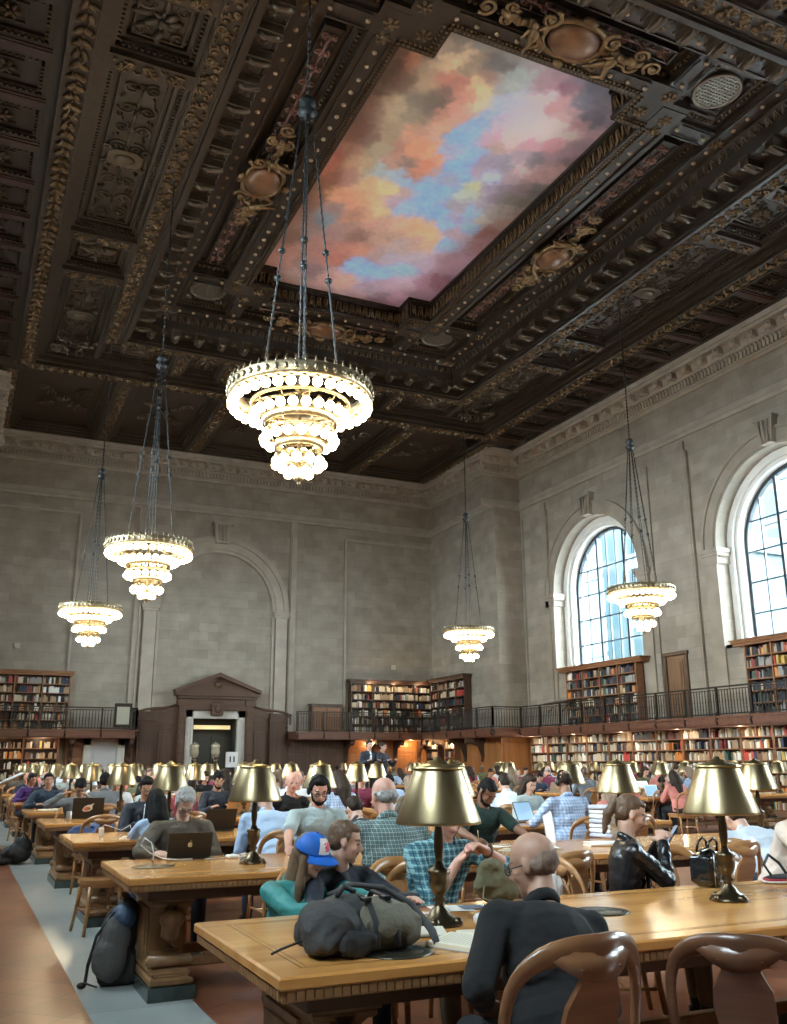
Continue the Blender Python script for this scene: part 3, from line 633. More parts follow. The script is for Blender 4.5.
# cove with leaf frieze and modillions
cv=MB(); rloft(cv,-.02,ZC,-.10,ZC+.22); rloft(cv,-.10,ZC+.22,-.62,ZC+.30); rloft(cv,-.62,ZC+.30,-.72,ZI-.12); rloft(cv,-.72,ZI-.12,-SO+W_,ZI-.02)
ring(cv,-.10,0.0,ZC-.08,ZC+.4); ring(cv,-.02,.10,ZC-.16,ZC+.1)
cb(cv,'cove',M_CEIL)
br=MB()
def bracket(px,py,ang,mi=0):
    """A scrolled bracket hanging below the cove; local +x points out to the frame edge."""
    M=Matrix.Translation((px,py,0))@Matrix.Rotation(ang,4,'Z')
    br.box(-.30,-.13,ZC+.06,.22,.13,ZC+.26,0,M); br.tube([(.20,0,ZC+.12),(.05,0,ZC+.0),(-.15,0,ZC+.04),(-.28,0,ZC+.13)],[.10,.07,.08,.11],6,0,M=M)
    br.box(-.34,-.17,ZC+.26,.26,.17,ZC+.33,0,M)
def side_iter(pitch,d):
    """(x,y,angle outward) along the four sides at offset d."""
    for s in (-1,1):
        n=int(2*(HY+d)/pitch)
        for i in range(n): y=-(HY+d)+(i+.5)*2*(HY+d)/n; yield s*(HX+d),y,(0 if s>0 else PI)
        n=int(2*(HX+d)/pitch)
        for i in range(n): x=-(HX+d)+(i+.5)*2*(HX+d)/n; yield x,s*(HY+d),(PI/2 if s>0 else -PI/2)
for x,y,a in side_iter(.8,-.36): bracket(x,y,a)
for k,(x,y,a) in enumerate(side_iter(.8,-.36)):
    c,s_=math.cos(a),math.sin(a); x2,y2=x-s_*.4,y+c*.4
    M=Matrix.Translation((x2,y2,0))@Matrix.Rotation(a,4,'Z'); rosette(br,0,0,0,.01,3) if False else None
    t=MB(); rosette(t,0,0,ZC+.25,.13,6); br.merge(t,M)
for x,y,a in side_iter(.26,-.78):   # leaf and dart course above the brackets
    M=Matrix.Translation((x,y,0))@Matrix.Rotation(a,4,'Z'); br.tube([(.05,-.08,ZI-.26),(-.02,-.03,ZI-.08),(-.02,.03,ZI-.08),(.05,.08,ZI-.26)],.025,5,0,M=M); br.ell((.03,0,ZI-.2),(.03,.03,.06),6,4,0,M)
cb(br,'modillion_course',[M_GILT2])
# cartouches with putti over the middle of each side
def putto(mb,M,s=1.):
    mb.ell((0,0,0),(.13*s,.12*s,.19*s),8,6,0,M); mb.ell((0,-.02,.27*s),(.09*s,.09*s,.10*s),8,6,0,M)
    mb.cap(M@Vector((.08*s,0,-.1*s)),.075*s,M@Vector((.2*s,-.1*s,-.3*s)),.06*s,7); mb.cap(M@Vector((.2*s,-.1*s,-.3*s)),.055*s,M@Vector((.14*s,-.02,-.52*s)),.035*s,7)
    mb.cap(M@Vector((-.08*s,0,-.1*s)),.075*s,M@Vector((-.12*s,.02,-.36*s)),.055*s,7); mb.cap(M@Vector((-.12*s,.02,-.36*s)),.05*s,M@Vector((-.22*s,.05,-.55*s)),.035*s,7)
    mb.cap(M@Vector((.12*s,0,.12*s)),.045*s,M@Vector((.32*s,-.02,.22*s)),.03*s,7); mb.cap(M@Vector((-.12*s,0,.12*s)),.045*s,M@Vector((-.28*s,-.05,-.02*s)),.03*s,7)
def cartouche(x,y,ang):
    """Local x runs along the side, local y towards the mural."""
    z=ZI-.22; M=Matrix.Translation((x,y,z))@Matrix.Rotation(ang,4,'Z'); mb=MB()
    mb.ell((0,0,.02),(.62,.46,.20),18,8,1,M)
    mb.tube([(.72*math.cos(a*PI/12),.56*math.sin(a*PI/12)*(1+.12*math.cos(a*PI/6)),.05) for a in range(24)],.075,6,0,M=M,closed=True)
    for q in (-1,1):
        t=MB(); spiral(t,q*.86,.30,0,.22,1.4,q,PI/2,.06); spiral(t,q*.80,-.34,0,.24,1.4,-q,-PI/2,.06)
        for k in range(7): t.ell((q*(.75+.16*k),.03*math.sin(k*2)+.0,.06),(.16,.09+.02*(k%3),.09),7,5,rot=Matrix.Rotation(q*(.5 if k%2 else -.5),3,'Z'))
        spiral(t,q*1.6,.12,.08,.2,1.5,q,0,.05); spiral(t,q*1.65,-.22,.08,.18,1.5,-q,0,.05); spiral(t,q*2.15,0,.1,.22,1.5,q,2,.05)
        mb.merge(t,M)
        P=M@Matrix.Translation((q*.98,.05,-.12))@Matrix.Rotation(-PI/2 if False else PI/2*1.0,4,'X')@Matrix.Rotation(q*.5,4,'Y'); putto(mb,P,.95)
    mb.ell((0,.62,-.02),(.14,.12,.12),8,6,0,M); mb.ell((0,-.62,0),(.2,.1,.1),8,6,0,M)
    cb(mb,'cartouche',[M_CARTG,M_CARTB])
M_CARTG=mat('old_gold_leaf',(.23,.145,.07),.38,.7,var=.3,vscale=5); M_CARTB=mat('umber_shield',(.20,.10,.05),.35,.3,var=.4,vscale=3)
cartouche(OX+1.3,0.,-PI/2+PI); cartouche(-OX-1.3,0.,-PI/2); cartouche(0,NY+.95,PI); cartouche(0,-NY-.95,0)

# outer band: guilloche border, long and short panels with cross beams
pn=MB(); B0,B1,P0,P1=.12,.72,.72,2.52
ring(pn,.10,B1,ZC-.02,ZC+.4); ring(pn,P1,P1+.35,ZC-.02,ZC+.5); ring(pn,B1,P1,ZC+.46,ZC+.7)
gu=MB()
def guill(x0,y0,x1,y1,z,w=.22,mb=None,per=.46):
    mb=mb or gu; L=math.hypot(x1-x0,y1-y0); n=max(1,int(L/per)); dx,dy=(x1-x0)/L,(y1-y0)/L; st_=L/n; A=math.atan2(dy,dx)
    for i in range(n):
        t=(i+.5)*st_; q=1 if i%2==0 else -1; M=Matrix.Translation((x0+dx*t,y0+dy*t,z))@Matrix.Rotation(A,4,'Z')
        t2=MB(); spiral(t2,-st_*.22,q*w*.35,0,w*.62,1.3,q,-q*PI/2,.040); spiral(t2,st_*.22,-q*w*.35,0,w*.62,1.3,q,q*PI/2,.040)
        t2.tube([(-st_*.22+w*.5,q*w*.45,0),(0,0,-.02),(st_*.22-w*.5,-q*w*.45,0)],.035,5)
        for a_,b_ in ((-.42,-.75),(.42,.75),(0,.85),(0,-.85)): t2.ell((a_*st_,b_*w*q,-.01),(.07,.035,.035),6,4,rot=Matrix.Rotation(a_*2,3,'Z'))
        rosette(t2,-st_*.22,q*w*.35,-.02,w*.26,5); mb.merge(t2,M)
gm_=(B0+B1)/2+.03
for s in (-1,1):
    guill(s*(HX+gm_),-(HY+B1),s*(HX+gm_),HY+B1,ZC-.04); guill(-(HX+B1)+.6,s*(HY+gm_),HX+B1-.6,s*(HY+gm_),ZC-.04)
for s in (-1,1):
    rect(pn,-(HX+.16),-(HY+.16),HX+.16,HY+.16,ZC-.07,ZC,.05) if s>0 else rect(pn,-(HX+B1-.03),-(HY+B1-.03),HX+B1-.03,HY+B1-.03,ZC-.07,ZC,.05)
def panel(x0,y0,x1,y1,kind):
    z=ZC+.46
    for m,h in ((0,.34),(.09,.24),(.18,.14)): rect(pn,x0+m,y0+m,x1-m,y1-m,z-h,z,.09)
    rbeads(pn,x0+.13,y0+.13,x1-.13,y1-.13,z-.27,.12,.035)
    m=.36; pn.box(x0+m,y0+m,z-.10,x1-m,y1-m,z); rect(pn,x0+m,y0+m,x1-m,y1-m,z-.15,z-.1,.05)
    cx,cy=(x0+x1)/2,(y0+y1)/2; zz=z-.12
    if kind=='sq': rosette(relief2,cx,cy,zz,.26,8); [spiral(relief2,cx+q*.38,cy+p*.38,zz,.2,1.4,q*p,0,.03) for q in (-1,1) for p in (-1,1)]; leafs(relief2,cx,cy,zz,.5,cr,10)
    else:
        rinceau(relief2,x0+m+.06,y0+m+.06,x1-m-.06,y1-m-.06,zz,cr,.36,.032)
        relief2.prism([(cx-.42,cy-.2),(cx-.25,cy-.33),(cx+.25,cy-.33),(cx+.42,cy-.2),(cx+.42,cy+.2),(cx+.25,cy+.33),(cx-.25,cy+.33),(cx-.42,cy+.2)],zz-.1,zz); relief2.ell((cx,cy,zz-.1),(.26,.19,.1),10,6)
        for q in (-1,1):
            for p in (-1,1): spiral(relief2,cx+q*.45,cy+p*.33,zz-.05,.13,1.3,q*p,0,.04)
ysplit=[-(HY+P1),-(HY+.72),-5.9+.0,-3.6,3.6,5.9,HY+.72,HY+P1]
for s in (-1,1):
    for yb in (-9.3,-5.95,-3.65,3.6,5.85,):  # cross beams of the long sides (one short square between each pair)
        xa,xb=sorted((s*(HX+P0),s*(HX+P1))); pn.box(xa,yb-.24,ZC-.02,xb,yb+.24,ZC+.5); guill(xa+.1,yb,xb-.1,yb,ZC-.04,.16)
    xa,xb=sorted((s*(HX+P0),s*(HX+P1)))
    for y0,y1,k in ((-9.06,-6.19,'long'),(-5.71,-3.89,'sq'),(-3.41,3.36,'long'),(3.84,5.61,'sq'),(6.09,HY+P1,'long')): panel(xa,y0,xb,y1,k)
    for xb_ in (-4.4,-2.6,2.6,4.4):
        ya,yb=sorted((s*(HY+P0),s*(HY+P1))); pn.box(xb_-.24,ya,ZC-.02,xb_+.24,yb,ZC+.5); guill(xb_,ya+.1,xb_,yb-.1,ZC-.04,.16)
    ya,yb=sorted((s*(HY+P0),s*(HY+P1)))
    for x0,x1,k in ((-(HX+P0),-4.64,'long'),(-4.16,-2.84,'sq'),(-2.36,2.36,'long'),(2.84,4.16,'sq'),(4.64,HX+P0,'long')): panel(x0,ya,x1,yb,k)
# corner bosses of carved leaves
for sx in (-1,1):
    for sy in (-1,1):
        cx,cy=sx*(HX+1.7),sy*(HY+1.7)
        for k in range(16): leafs(relief2,cx+cr.uniform(-.7,.7),cy+cr.uniform(-.7,.7),ZC+.1,.22,cr,3)
        for q in (-1,1): spiral(relief2,cx+q*.4,cy-q*.3,ZC+.08,.3,1.6,q,0,.06)
cb(pn,'panel_band',M_CEIL2)
# leaf beam
lb=MB(); LB0,LB1=P1+.25,P1+.85; ZL=15.5
lb_=MB(); ring(lb,LB0,LB1,ZL,ZC+.4); ring(lb,LB0-.08,LB0+.05,ZL+.1,ZL+.22); ring(lb,LB0+.0,LB0+.07,ZL-.05,ZL+.02); ring(lb,LB1-.07,LB1,ZL-.05,ZL+.02)
for s in (-1,1): lb.box(s*(HX+(LB0+LB1)/2)-.30,-(HY+LB1)-22,ZL,s*(HX+(LB0+LB1)/2)+.30,-(HY+LB1),ZC+.4)
cb(lb,'leaf_beam',M_CEIL2)
for x,y,a in side_iter(.34,(LB0+LB1)/2):
    for q in (-1,1):
        th=cr.uniform(-.5,.5); lb_.ell((x+.09*q*math.cos(a),y+.09*q*math.sin(a),ZL-.03),(.16,.07,.07),7,4,rot=Matrix.Rotation(a+PI/2+q*.7+th,3,'Z'))
    leafs(lb_,x,y,ZL-.02,.17,cr,4)
cb(lb_,'leaf_carving',M_GILT2 if False else M_GILT)
# side rows of small rosette coffers beside the long walls
sc_=MB(); ro=MB(); sr=MB()
for s in (-1,1):
    xa,xb=sorted((s*(HX+LB1),s*(HX+LB1+2.55)))
    sc_.box(xa,YB-CY,ZC+.15,xb,YJ-CY+.1,ZC+.5)
    xi,xo=s*(HX+LB1),s*(HX+LB1+2.1)
    a_,b_=sorted((xi,xi+s*.22)); sc_.box(a_,YB-CY,ZC-.03,b_,YJ-CY,ZC+.4); a_,b_=sorted((xo-s*.15,xo+s*.5)); sc_.box(a_,YB-CY,ZC-.03,b_,YJ-CY,ZC+.4)
    for k in range(-16,9):
        y=.05+k*1.652   # rib between coffers
        a_,b_=sorted((xi+s*.2,xo)); sr.box(a_,y-.17,ZC-.0,b_,y+.17,ZC+.4); sr.box(a_,y-.10,ZC-.025,b_,y+.10,ZC)
        if k==8: continue
        x0,x1=sorted((xi+s*.22,xo-s*.15)); y0,y1=y+.17,y+1.482; z=ZC+.15
        for m,h in ((0,.12),(.10,.07)): rect(sc_,x0+m,y0+m,x1-m,y1-m,z-h,z,.10)
        rbeads(ro,x0+.15,y0+.15,x1-.15,y1-.15,z-.10,.12,.028)
        cx,cy=(x0+x1)/2,(y0+y1)/2; rect(sc_,cx-.34,cy-.30,cx+.34,cy+.30,z-.05,z,.05); rosette(ro,cx,cy,z-.05,.24,6)
cb(sc_,'rosette_coffers',M_CEIL); cb(sr,'coffer_rib',M_RED)
# end bays: large square coffers between the leaf beam and the end wall, mirrored behind the camera
ev=MB()
for sy,yend in ((1,YE-CY+.2),(-1,YB-CY)):
    y0=sy*(HY+LB1); ya,yb=sorted((y0,sy*abs(yend))); x0,x1=-(HX+LB1)-2.6,(HX+LB1)+2.6
    xx0,xx1=(x0,x1); ev.box(xx0,ya,ZC+.46,xx1,yb,ZC+.62); ev.box(xx0,yb-1.0,ZC-.02,xx1,yb,ZC+.5) if sy>0 else ev.box(xx0,ya,ZC-.02,xx1,ya+.6,ZC+.5)
    ev.box(xx0,ya,ZC-.02,xx1,ya+.75,ZC+.5) if sy>0 else ev.box(xx0,yb-.75,ZC-.02,xx1,yb,ZC+.5)
    ra,rb_=(ya+.75,yb-1.0) if sy>0 else (ya+.6,yb-.75)
    m_=5 if sy>0 else 5; w_=(XRS-XLS-1.4)/m_ ; ox=XLS+.7-CX
    rows=1 if sy>0 else 3; hh=(rb_-ra)/rows
    for r_ in range(rows):
        if r_: ev.box(xx0,ra+r_*hh-.25,ZC-.02,xx1,ra+r_*hh+.25,ZC+.5)
        for i in range(m_+1): ev.box(ox+i*w_-.33,ra,ZC-.02,ox+i*w_+.33,rb_,ZC+.5); guill(ox+i*w_,ra+.2,ox+i*w_,rb_-.2,ZC-.04,.2) if sy>0 else None
        for i in range(m_):
            a_,b_=ox+i*w_+.33,ox+(i+1)*w_-.33; c0,c1=ra+r_*hh+(.25 if r_ else 0),ra+(r_+1)*hh-(.25 if r_<rows-1 else 0)
            for m,h in ((0,.36),(.12,.26),(.24,.16)): rect(ev,a_+m,c0+m,b_-m,c1-m,ZC+.46-h,ZC+.46,.12)
            if sy>0:
                rbeads(ro,a_+.18,c0+.18,b_-.18,c1-.18,ZC+.2,.15,.035); cx,cy=(a_+b_)/2,(c0+c1)/2; rosette(relief2,cx,cy,ZC+.36,.34,8)
                for q in (-1,1):
                    for p in (-1,1): spiral(relief2,cx+q*.75,cy+p*.95,ZC+.38,.3,1.6,q*p,0,.045); leafs(relief2,cx+q*.5,cy+p*.6,ZC+.38,.3,cr,4)
    if sy>0: guill(ox,ya+.38,ox+m_*w_,ya+.38,ZC-.04,.2)
ev.box(-(HX+LB1)-2.6,YJ-CY,ZC+.1,-(HX+LB1),YE-CY,ZC+.5)
cb(ev,'end_bay',M_CEIL2)
cb(ro,'rosettes_and_beads',M_GILT2); cb(gu,'scroll_borders',M_GILT); cb(fr,'mural_frame',M_CEIL); cb(orn,'frame_carving',M_GILT); cb(st,'studs',M_STUD)
cb(relief,'trough_relief',mat('rosewood_relief',(.22,.11,.08),.45,.3,var=.3,vscale=3)); cb(relief2,'panel_relief',M_GILT2); cb(gr,'corner_grille',mat('grille_silver',(.22,.19,.15),.4,.6))
# ------------------------------------------------------------------ chandeliers
M_GLOBE=mat('glowing_globe',(1,.95,.85),.3,emit=(1,.80,.50),estr=GLOBE_STR)
M_CHAIN=mat('blackened_chain',(.035,.038,.04),.45,.6)
M_CBR=mat('chandelier_bronze',(.30,.24,.15),.35,.85,var=.3,vscale=10)
def make_chandelier(loc,label):
    t=thing('chandelier',label,'chandelier',loc,0,'chandeliers hanging over the reading tables')
    d=MB(); d.lathe([(.90,.10),(1.0,.09),(1.04,.13),(1.02,.20),(1.05,.26),(1.0,.30),(.92,.28),(.86,.16),(.90,.10)],48,cap=False)
    for i in range(48):
        a=2*PI*i/48; d.ell((1.035*math.cos(a),1.035*math.sin(a),.19),(.035,.035,.06),6,4); d.cap((1.03*math.cos(a),1.03*math.sin(a),.28),.02,(1.02*math.cos(a),1.02*math.sin(a),.35),.008,5)
    for i in range(4): a=PI/4+PI/2*i; d.tube([(.92*math.cos(a),.92*math.sin(a),.22),(0,0,.24)],.025,6)
    d.build('crown_band',M_CBR,t)
    for k,(r,z,h) in enumerate(((.70,.0,.05),(.52,-.30,.14),(.50,-.42,.03),(.34,-.66,.12),(.18,-.88,.10))):
        b=MB(); b.lathe([(r-.02,z),(r+.01,z),(r+.02,z+h/2),(r+.01,z+h),(r-.02,z+h)],36,cap=False); n=int(r*32)
        for i in range(n):
            a=2*PI*i/n; b.ell((r*math.cos(a),r*math.sin(a),z+h/2),(.025,.025,h*.5),6,4); 
            if k<4: r2=(.52,.5,.34,.18)[k]; z2=(-.20,-.40,-.6,-.8)[k]; b.tube([(r*math.cos(a),r*math.sin(a),z),(r2*math.cos(a),r2*math.sin(a),z2)],.009,4) if i%2==0 else None
        b.build('tier_ring',M_CBR,t)
    g=MB(); g.ell((0,0,0),.070,12,8); g.lathe([(.012,.12),(.03,.105),(.043,.05),(.03,.04)],7,1); gm=g.mesh('globe',[M_GLOBE,M_CBR])
    for r,z,n,off in ((.97,-.0,34,0),(.66,-.17,23,.5),(.50,-.52,17,0),(.33,-.86,11,.5),(.15,-1.0,5,0)):
        for i in range(n):
            a=2*PI*(i+off)/n; x,y=r*math.cos(a),r*math.sin(a); put('globe',gm,t,(x,y,z))
    f=MB(); f.lathe([(.02,.25),(.03,-.85),(.06,-.95),(.045,-1.0),(.075,-1.06),(.06,-1.11),(.02,-1.13),(.03,-1.15),(.0,-1.18)],12); f.build('finial',M_CBR,t)
    HZ=5.03
    c=MB(); c.lathe([(.02,HZ+.25),(.10,HZ+.2),(.14,HZ+.1),(.05,HZ+.04),(.16,HZ-.05),(.10,HZ-.14),(.03,HZ-.2)],10); c.build('chain_hub',M_CHAIN,t)
    for i in range(4):
        a=VIEWA+PI/2*i; p0=Vector((.08*math.cos(a),.08*math.sin(a),HZ-.1)); p1=Vector((.56*math.cos(a),.56*math.sin(a),.27)); ch=MB()
        for o in (-.025,.025):
            ch.tube([p0+Vector((-math.sin(a)*o*.3,math.cos(a)*o*.3,0)),p1+Vector((-math.sin(a)*o*1.6,math.cos(a)*o*1.6,0))],.011,5)
            n=34
            for k in range(n): q=(p0+Vector((-math.sin(a)*o*.3,math.cos(a)*o*.3,0))).lerp(p1+Vector((-math.sin(a)*o*1.6,math.cos(a)*o*1.6,0)),(k+.5)/n); ch.ell(q,(.017,.017,.042),5,4)
        for tt in (.52,.62): q=p0.lerp(p1,tt); ch.ell(q,(.06,.06,.05),8,6)
        ch.build('chain',M_CHAIN,t)
    top=ZC+1.0-loc[2]; ch=MB(); ch.tube([(0,0,HZ+.2),(0,0,top)],.014,6); n=int((top-HZ-.2)/.12)
    for k in range(n): ch.ell((0,0,HZ+.25+k*.12),(.028,.028,.05),6,4)
    ch.build('ceiling_chain',M_CHAIN,t)
    return t
VIEWA=R(-18)
ch=make_chandelier((3.71,10.98,6.08),'lit tiered chandelier hanging closest to the painted ceiling mural, globes in five rings')
KIDS.clear(); ch.scale=(.935,.935,.935)
for x,y,z,l in ((3.50,20.75,6.02,'lit tiered chandelier in front of the blind stone arch, middle of three along the aisle'),(3.45,30.6,6.08,'lit tiered chandelier over the aisle, smallest one, close to the end wall'),
                (17.77,21.1,6.12,'lit tiered chandelier hanging in front of the arched window wall'),(17.55,31.0,6.2,'lit tiered chandelier in front of the stone pier at the far corner')):
    dup(ch,(x,y,z),0,l)
dup(ch,(17.6,10.9,6.1),0,'lit tiered chandelier on the window side nearer than the wooden gallery door') if False else None
# ------------------------------------------------------------------ gallery: slab, railings
GZ0,GZ1=2.58,2.86; GD=1.30   # slab underside, walking level, depth
M_SLAB=wood('gallery_fascia_wood',(.11,.045,.028),(.17,.075,.045),.38,1.5,'X')
sl=MB()
def slab(x0,y0,x1,y1): sl.box(x0,y0,GZ0,x1,y1,GZ1); sl.box(x0-.04,y0-.04,GZ1-.07,x1+.04,y1+.04,GZ1+.005); sl.box(x0+.06,y0+.06,GZ0-.06,x1-.06,y1-.06,GZ0)
slab(XR-GD,YB,XR,YJ-GD-.05); slab(XRS-GD-.0,YJ-GD,XR,YJ); slab(XRS-GD,YJ+.05,XRS,YE-GD-.05); slab(14.1,YE-GD,XRS,YE); slab(XLS,YE-GD,6.95,YE); slab(XL,YB,XL+GD,YJ-GD-.05); slab(XL,YJ-GD,XLS+GD,YJ); slab(XLS,YJ+.05,XLS+GD,YE-GD-.05)
struct('slab_gallery',sl,M_SLAB)
# carved brackets under the slab against the oak
k=0
for x,y,a in [(x,YE-.12,0) for x in (17.0,18.3,19.6,20.9)]+[(XRS-.12,y,-PI/2) for y in (37.2,38.8,40.4,41.8)]+[(4.4,YE-.12,0),(6.8,YE-.12,0)]:
    b=MB(); b.prism([(0,0),(0,-.85),(-.10,-.95),(-.16,-.7),(-.2,-.42),(-.42,-.30),(-.62,-.2),(-.95,-.16),(-1.0,0)],-.09,.09,'X'); b.ell((0,-.1,-.95),(.08,.08,.12),8,6); b.ell((0,-.92,-.2),(.08,.1,.1),8,6)
    b.tube([(0,-.1,-.75),(0,-.22,-.55),(0,-.3,-.35),(0,-.55,-.25),(0,-.85,-.17)],.06,6)
    o=b.build('gallery_bracket',M_WAINS,None,(x,y,GZ0-.04)); o.rotation_euler=(0,0,a); o['kind']='structure'
RAILN=0
bal=MB(); bal.lathe([(.022,0),(.015,.1),(.019,.4),(.015,.7),(.022,.80)],5); bal.ell((0,0,.42),(.026,.026,.04),5,4); bal.ell((0,0,.2),(.024,.024,.03),5,4); bal.ell((0,0,.62),(.024,.024,.03),5,4); balm=bal.mesh('baluster',M_RAIL)
def railing(p0,p1,label,post=1.42,indiv=True,stuff=True):
    p0=Vector((*p0,0));p1=Vector((*p1,0)); d=p1-p0; L=d.length; a=math.atan2(d.y,d.x)
    t=thing('gallery_railing',label,'railing',(p0.x,p0.y,GZ1),a,'railings along the gallery')
    m=MB(); m.box(-.03,-.04,.88,L+.03,.04,.93,b=.012); m.box(0,-.015,.80,L,.015,.83); m.build('top_rail',M_RAIL,t)
    m=MB(); m.box(0,-.025,.04,L,.025,.08); m.build('bottom_rail',M_RAIL,t)
    n=max(1,round(L/post))
    for i in range(n+1):
        m=MB(); m.box(-.035,-.035,0,.035,.035,.93,b=.01); m.lathe([(.05,0),(.055,.08),(.035,.14)],8); m.tube([(0,-.03,.12),(0,-.1,.0),(0,-.12,-.16),(0,-.06,-.28)],.035,6); m.ell((0,-.08,-.05),(.06,.05,.09),7,5); m.build('post',M_RAIL,t,(L*i/n,0,0))
    nb=int(L/.125); rest=MB(); near=sorted(range(nb),key=lambda i:(p0+d*((i+.5)/nb)).length)[:100]; near=set(near) if indiv else set()
    for i in range(nb):
        x=(i+.5)*L/nb
        if abs((x/(L/n))-round(x/(L/n)))*(L/n)<.05: continue
        if i in near: put('baluster',balm,t,(x,0,.03))
        else: rest.merge(bal,Matrix.Translation((x,0,.03)))
    if rest.v: o=rest.build('balusters',M_RAIL,t); o['kind']='stuff'
    return t
railing((XR-GD+.08,YJ-GD-.0),(XR-GD+.08,14.2),'dark metal gallery railing running along the window wall over the lower bookshelves')
railing((XRS-GD+.08,YJ-GD),(XR-GD+.08,YJ-GD),'short pale-lit railing section where the gallery steps round the stone pier',post=1.45)
railing((XRS-GD+.08,YE-GD+.08),(XRS-GD+.08,YJ-GD),'dark gallery railing on the side of the stone pier next to the corner bookcase')
railing((14.15,YE-GD+.08),(XRS-GD+.08,YE-GD+.08),'dark gallery railing on the end wall between the doorway panelling and the corner')
railing((XLS,YE-GD+.08),(6.9,YE-GD+.08),'dark gallery railing over the pale grey door beside the aisle')
railing((6.9,YE-GD+.08),(6.9,YE-.05),'short railing return closing the gallery beside the pedimented doorway')
# notice boxes on the railings
t=thing('notice_case','framed glass notice case fixed to the railing end by the doorway','notice case',(6.3,YE-GD-.02,GZ1+.1))
b=MB(); b.box(-.36,-.05,0,.36,.05,1.0,b=.02); b.build('case_body',M_RAIL,t); b=MB(); b.box(-.26,-.065,.12,.26,-.05,.85); b.build('notice_sheet',mat('aged_notice',(.34,.33,.26),.6),t)
t=thing('gallery_cabinet','plain dark wooden cupboard against the stone on the end wall gallery','cupboard',(15.85,YE-.35,GZ1))
b=MB(); b.box(-.75,-.2,0,.75,.3,1.25,b=.02); b.box(-.8,-.24,1.25,.8,.32,1.32); b.build('cabinet_body',M_WAINS,t)
for q in (-1,1): b=MB(); xa,xb=sorted((q*.03,q*.68)); b.box(xa,-.23,.1,xb,-.2,1.15,b=.01); b.ell((q*.08,-.24,.65),.02,6,5); b.build('cabinet_door',M_CASE,t)
t=thing('slanted_shelf','slanted wooden reading ledge fixed to the gallery railing by the pier','reading ledge',(XR-GD+.2,32.2,GZ1+.93),-PI/2)
b=MB(); b.box(-.7,-.05,0,.7,.55,.04,M=Matrix.Rotation(R(12),4,'X')); b.build('ledge_board',M_WAINS,t); b=MB(); [b.tube([(q*.5,.05,0),(q*.5,.35,-.05),(q*.5,.05,-.35)],.02,5) for q in (-1,1)]; b.build('ledge_bracket',M_RAIL,t)

# ------------------------------------------------------------------ bookcases and books
BOOKC=[('navy',(.025,.035,.065)),('black',(.02,.02,.022)),('cream',(.60,.52,.38)),('tan',(.38,.26,.15)),('dark red',(.20,.035,.03)),('bright red',(.50,.06,.045)),('orange',(.62,.22,.05)),('dull green',(.05,.10,.08)),('grey',(.30,.30,.29)),('white',(.78,.76,.70)),('brown',(.16,.08,.05)),('mustard',(.60,.40,.10))]
BM=[mat('book_cloth_'+n.replace(' ','_'),c,.6) for n,c in BOOKC]
def book_shape(mb,w,d,h,mi=0,M=None,pages=None):
    """Upright book: rounded spine towards -y, covers, page block showing at the top."""
    p=mi if pages is None else pages
    mb.prism([(0,0),(w*.18,-d*.02),(w*.5,-d*.035),(w*.82,-d*.02),(w,0),(w,d),(w-.003,d),(w-.003,.004),(.003,.004),(.003,d),(0,d)],0,h,'Z',mi,M)
    mb.box(.003,.006,.004,w-.003,d-.006,h-.006,p,M)
bvar=[]
for w,d,h in ((.030,.16,.22),(.042,.18,.25),(.055,.20,.28),(.024,.15,.20)):
    b=MB(); book_shape(b,w,d,h,0,None,1); bvar.append((w,d,h,b.mesh('book',[BM[0],M_CREAM])))
rest=MB(); rb=random.Random(11); NB=[0]; BLOG=[]
W_A=[.10,.10,.28,.17,.05,.035,.025,.03,.08,.14,.07,.02]; W_B=[.16,.34,.06,.09,.05,.02,.01,.04,.12,.02,.09,.005]
SHN=['top shelf','second shelf','third shelf','fourth shelf','fifth shelf','bottom shelf','bottom shelf']
ORD=['first','second','third','fourth','fifth','sixth','seventh','eighth','ninth','tenth','eleventh','twelfth','thirteenth','fourteenth']
def fill_shelf(M,width,depth,clear,indiv=None,wts=W_A,full=.93):
    """Books in a row on one shelf; indiv = text placing the shelf when each book is an object."""
    x=.01; run=None; prev=None
    while x<width-.03:
        if rb.random()>full: x+=rb.uniform(.04,.16)
        if run is None or rb.random()<.45: run=rb.choices(range(12),wts)[0]
        w,d,h,me=rb.choice(bvar); s=min(rb.uniform(.85,1.12),(clear-.02)/h)
        if indiv is None: w*=1.4
        if x+w*s>width: break
        if indiv:
            o=bpy.data.objects.new('book',me); COL.objects.link(o); o.matrix_world=M@Matrix.Translation((x,.02,0))@Matrix.Diagonal((s,s,s,1))
            o.material_slots[0].link='OBJECT'; o.material_slots[0].material=BM[run]; o['category']='book'; o['group']='books shelved under the gallery'
            BLOG.append((o,run,indiv,s*h)); NB[0]+=1
        else: book_shape(rest,w*s,d*s,h*s,run,M@Matrix.Translation((x,.02,0)),12)
        x+=w*s+.002
BC=0
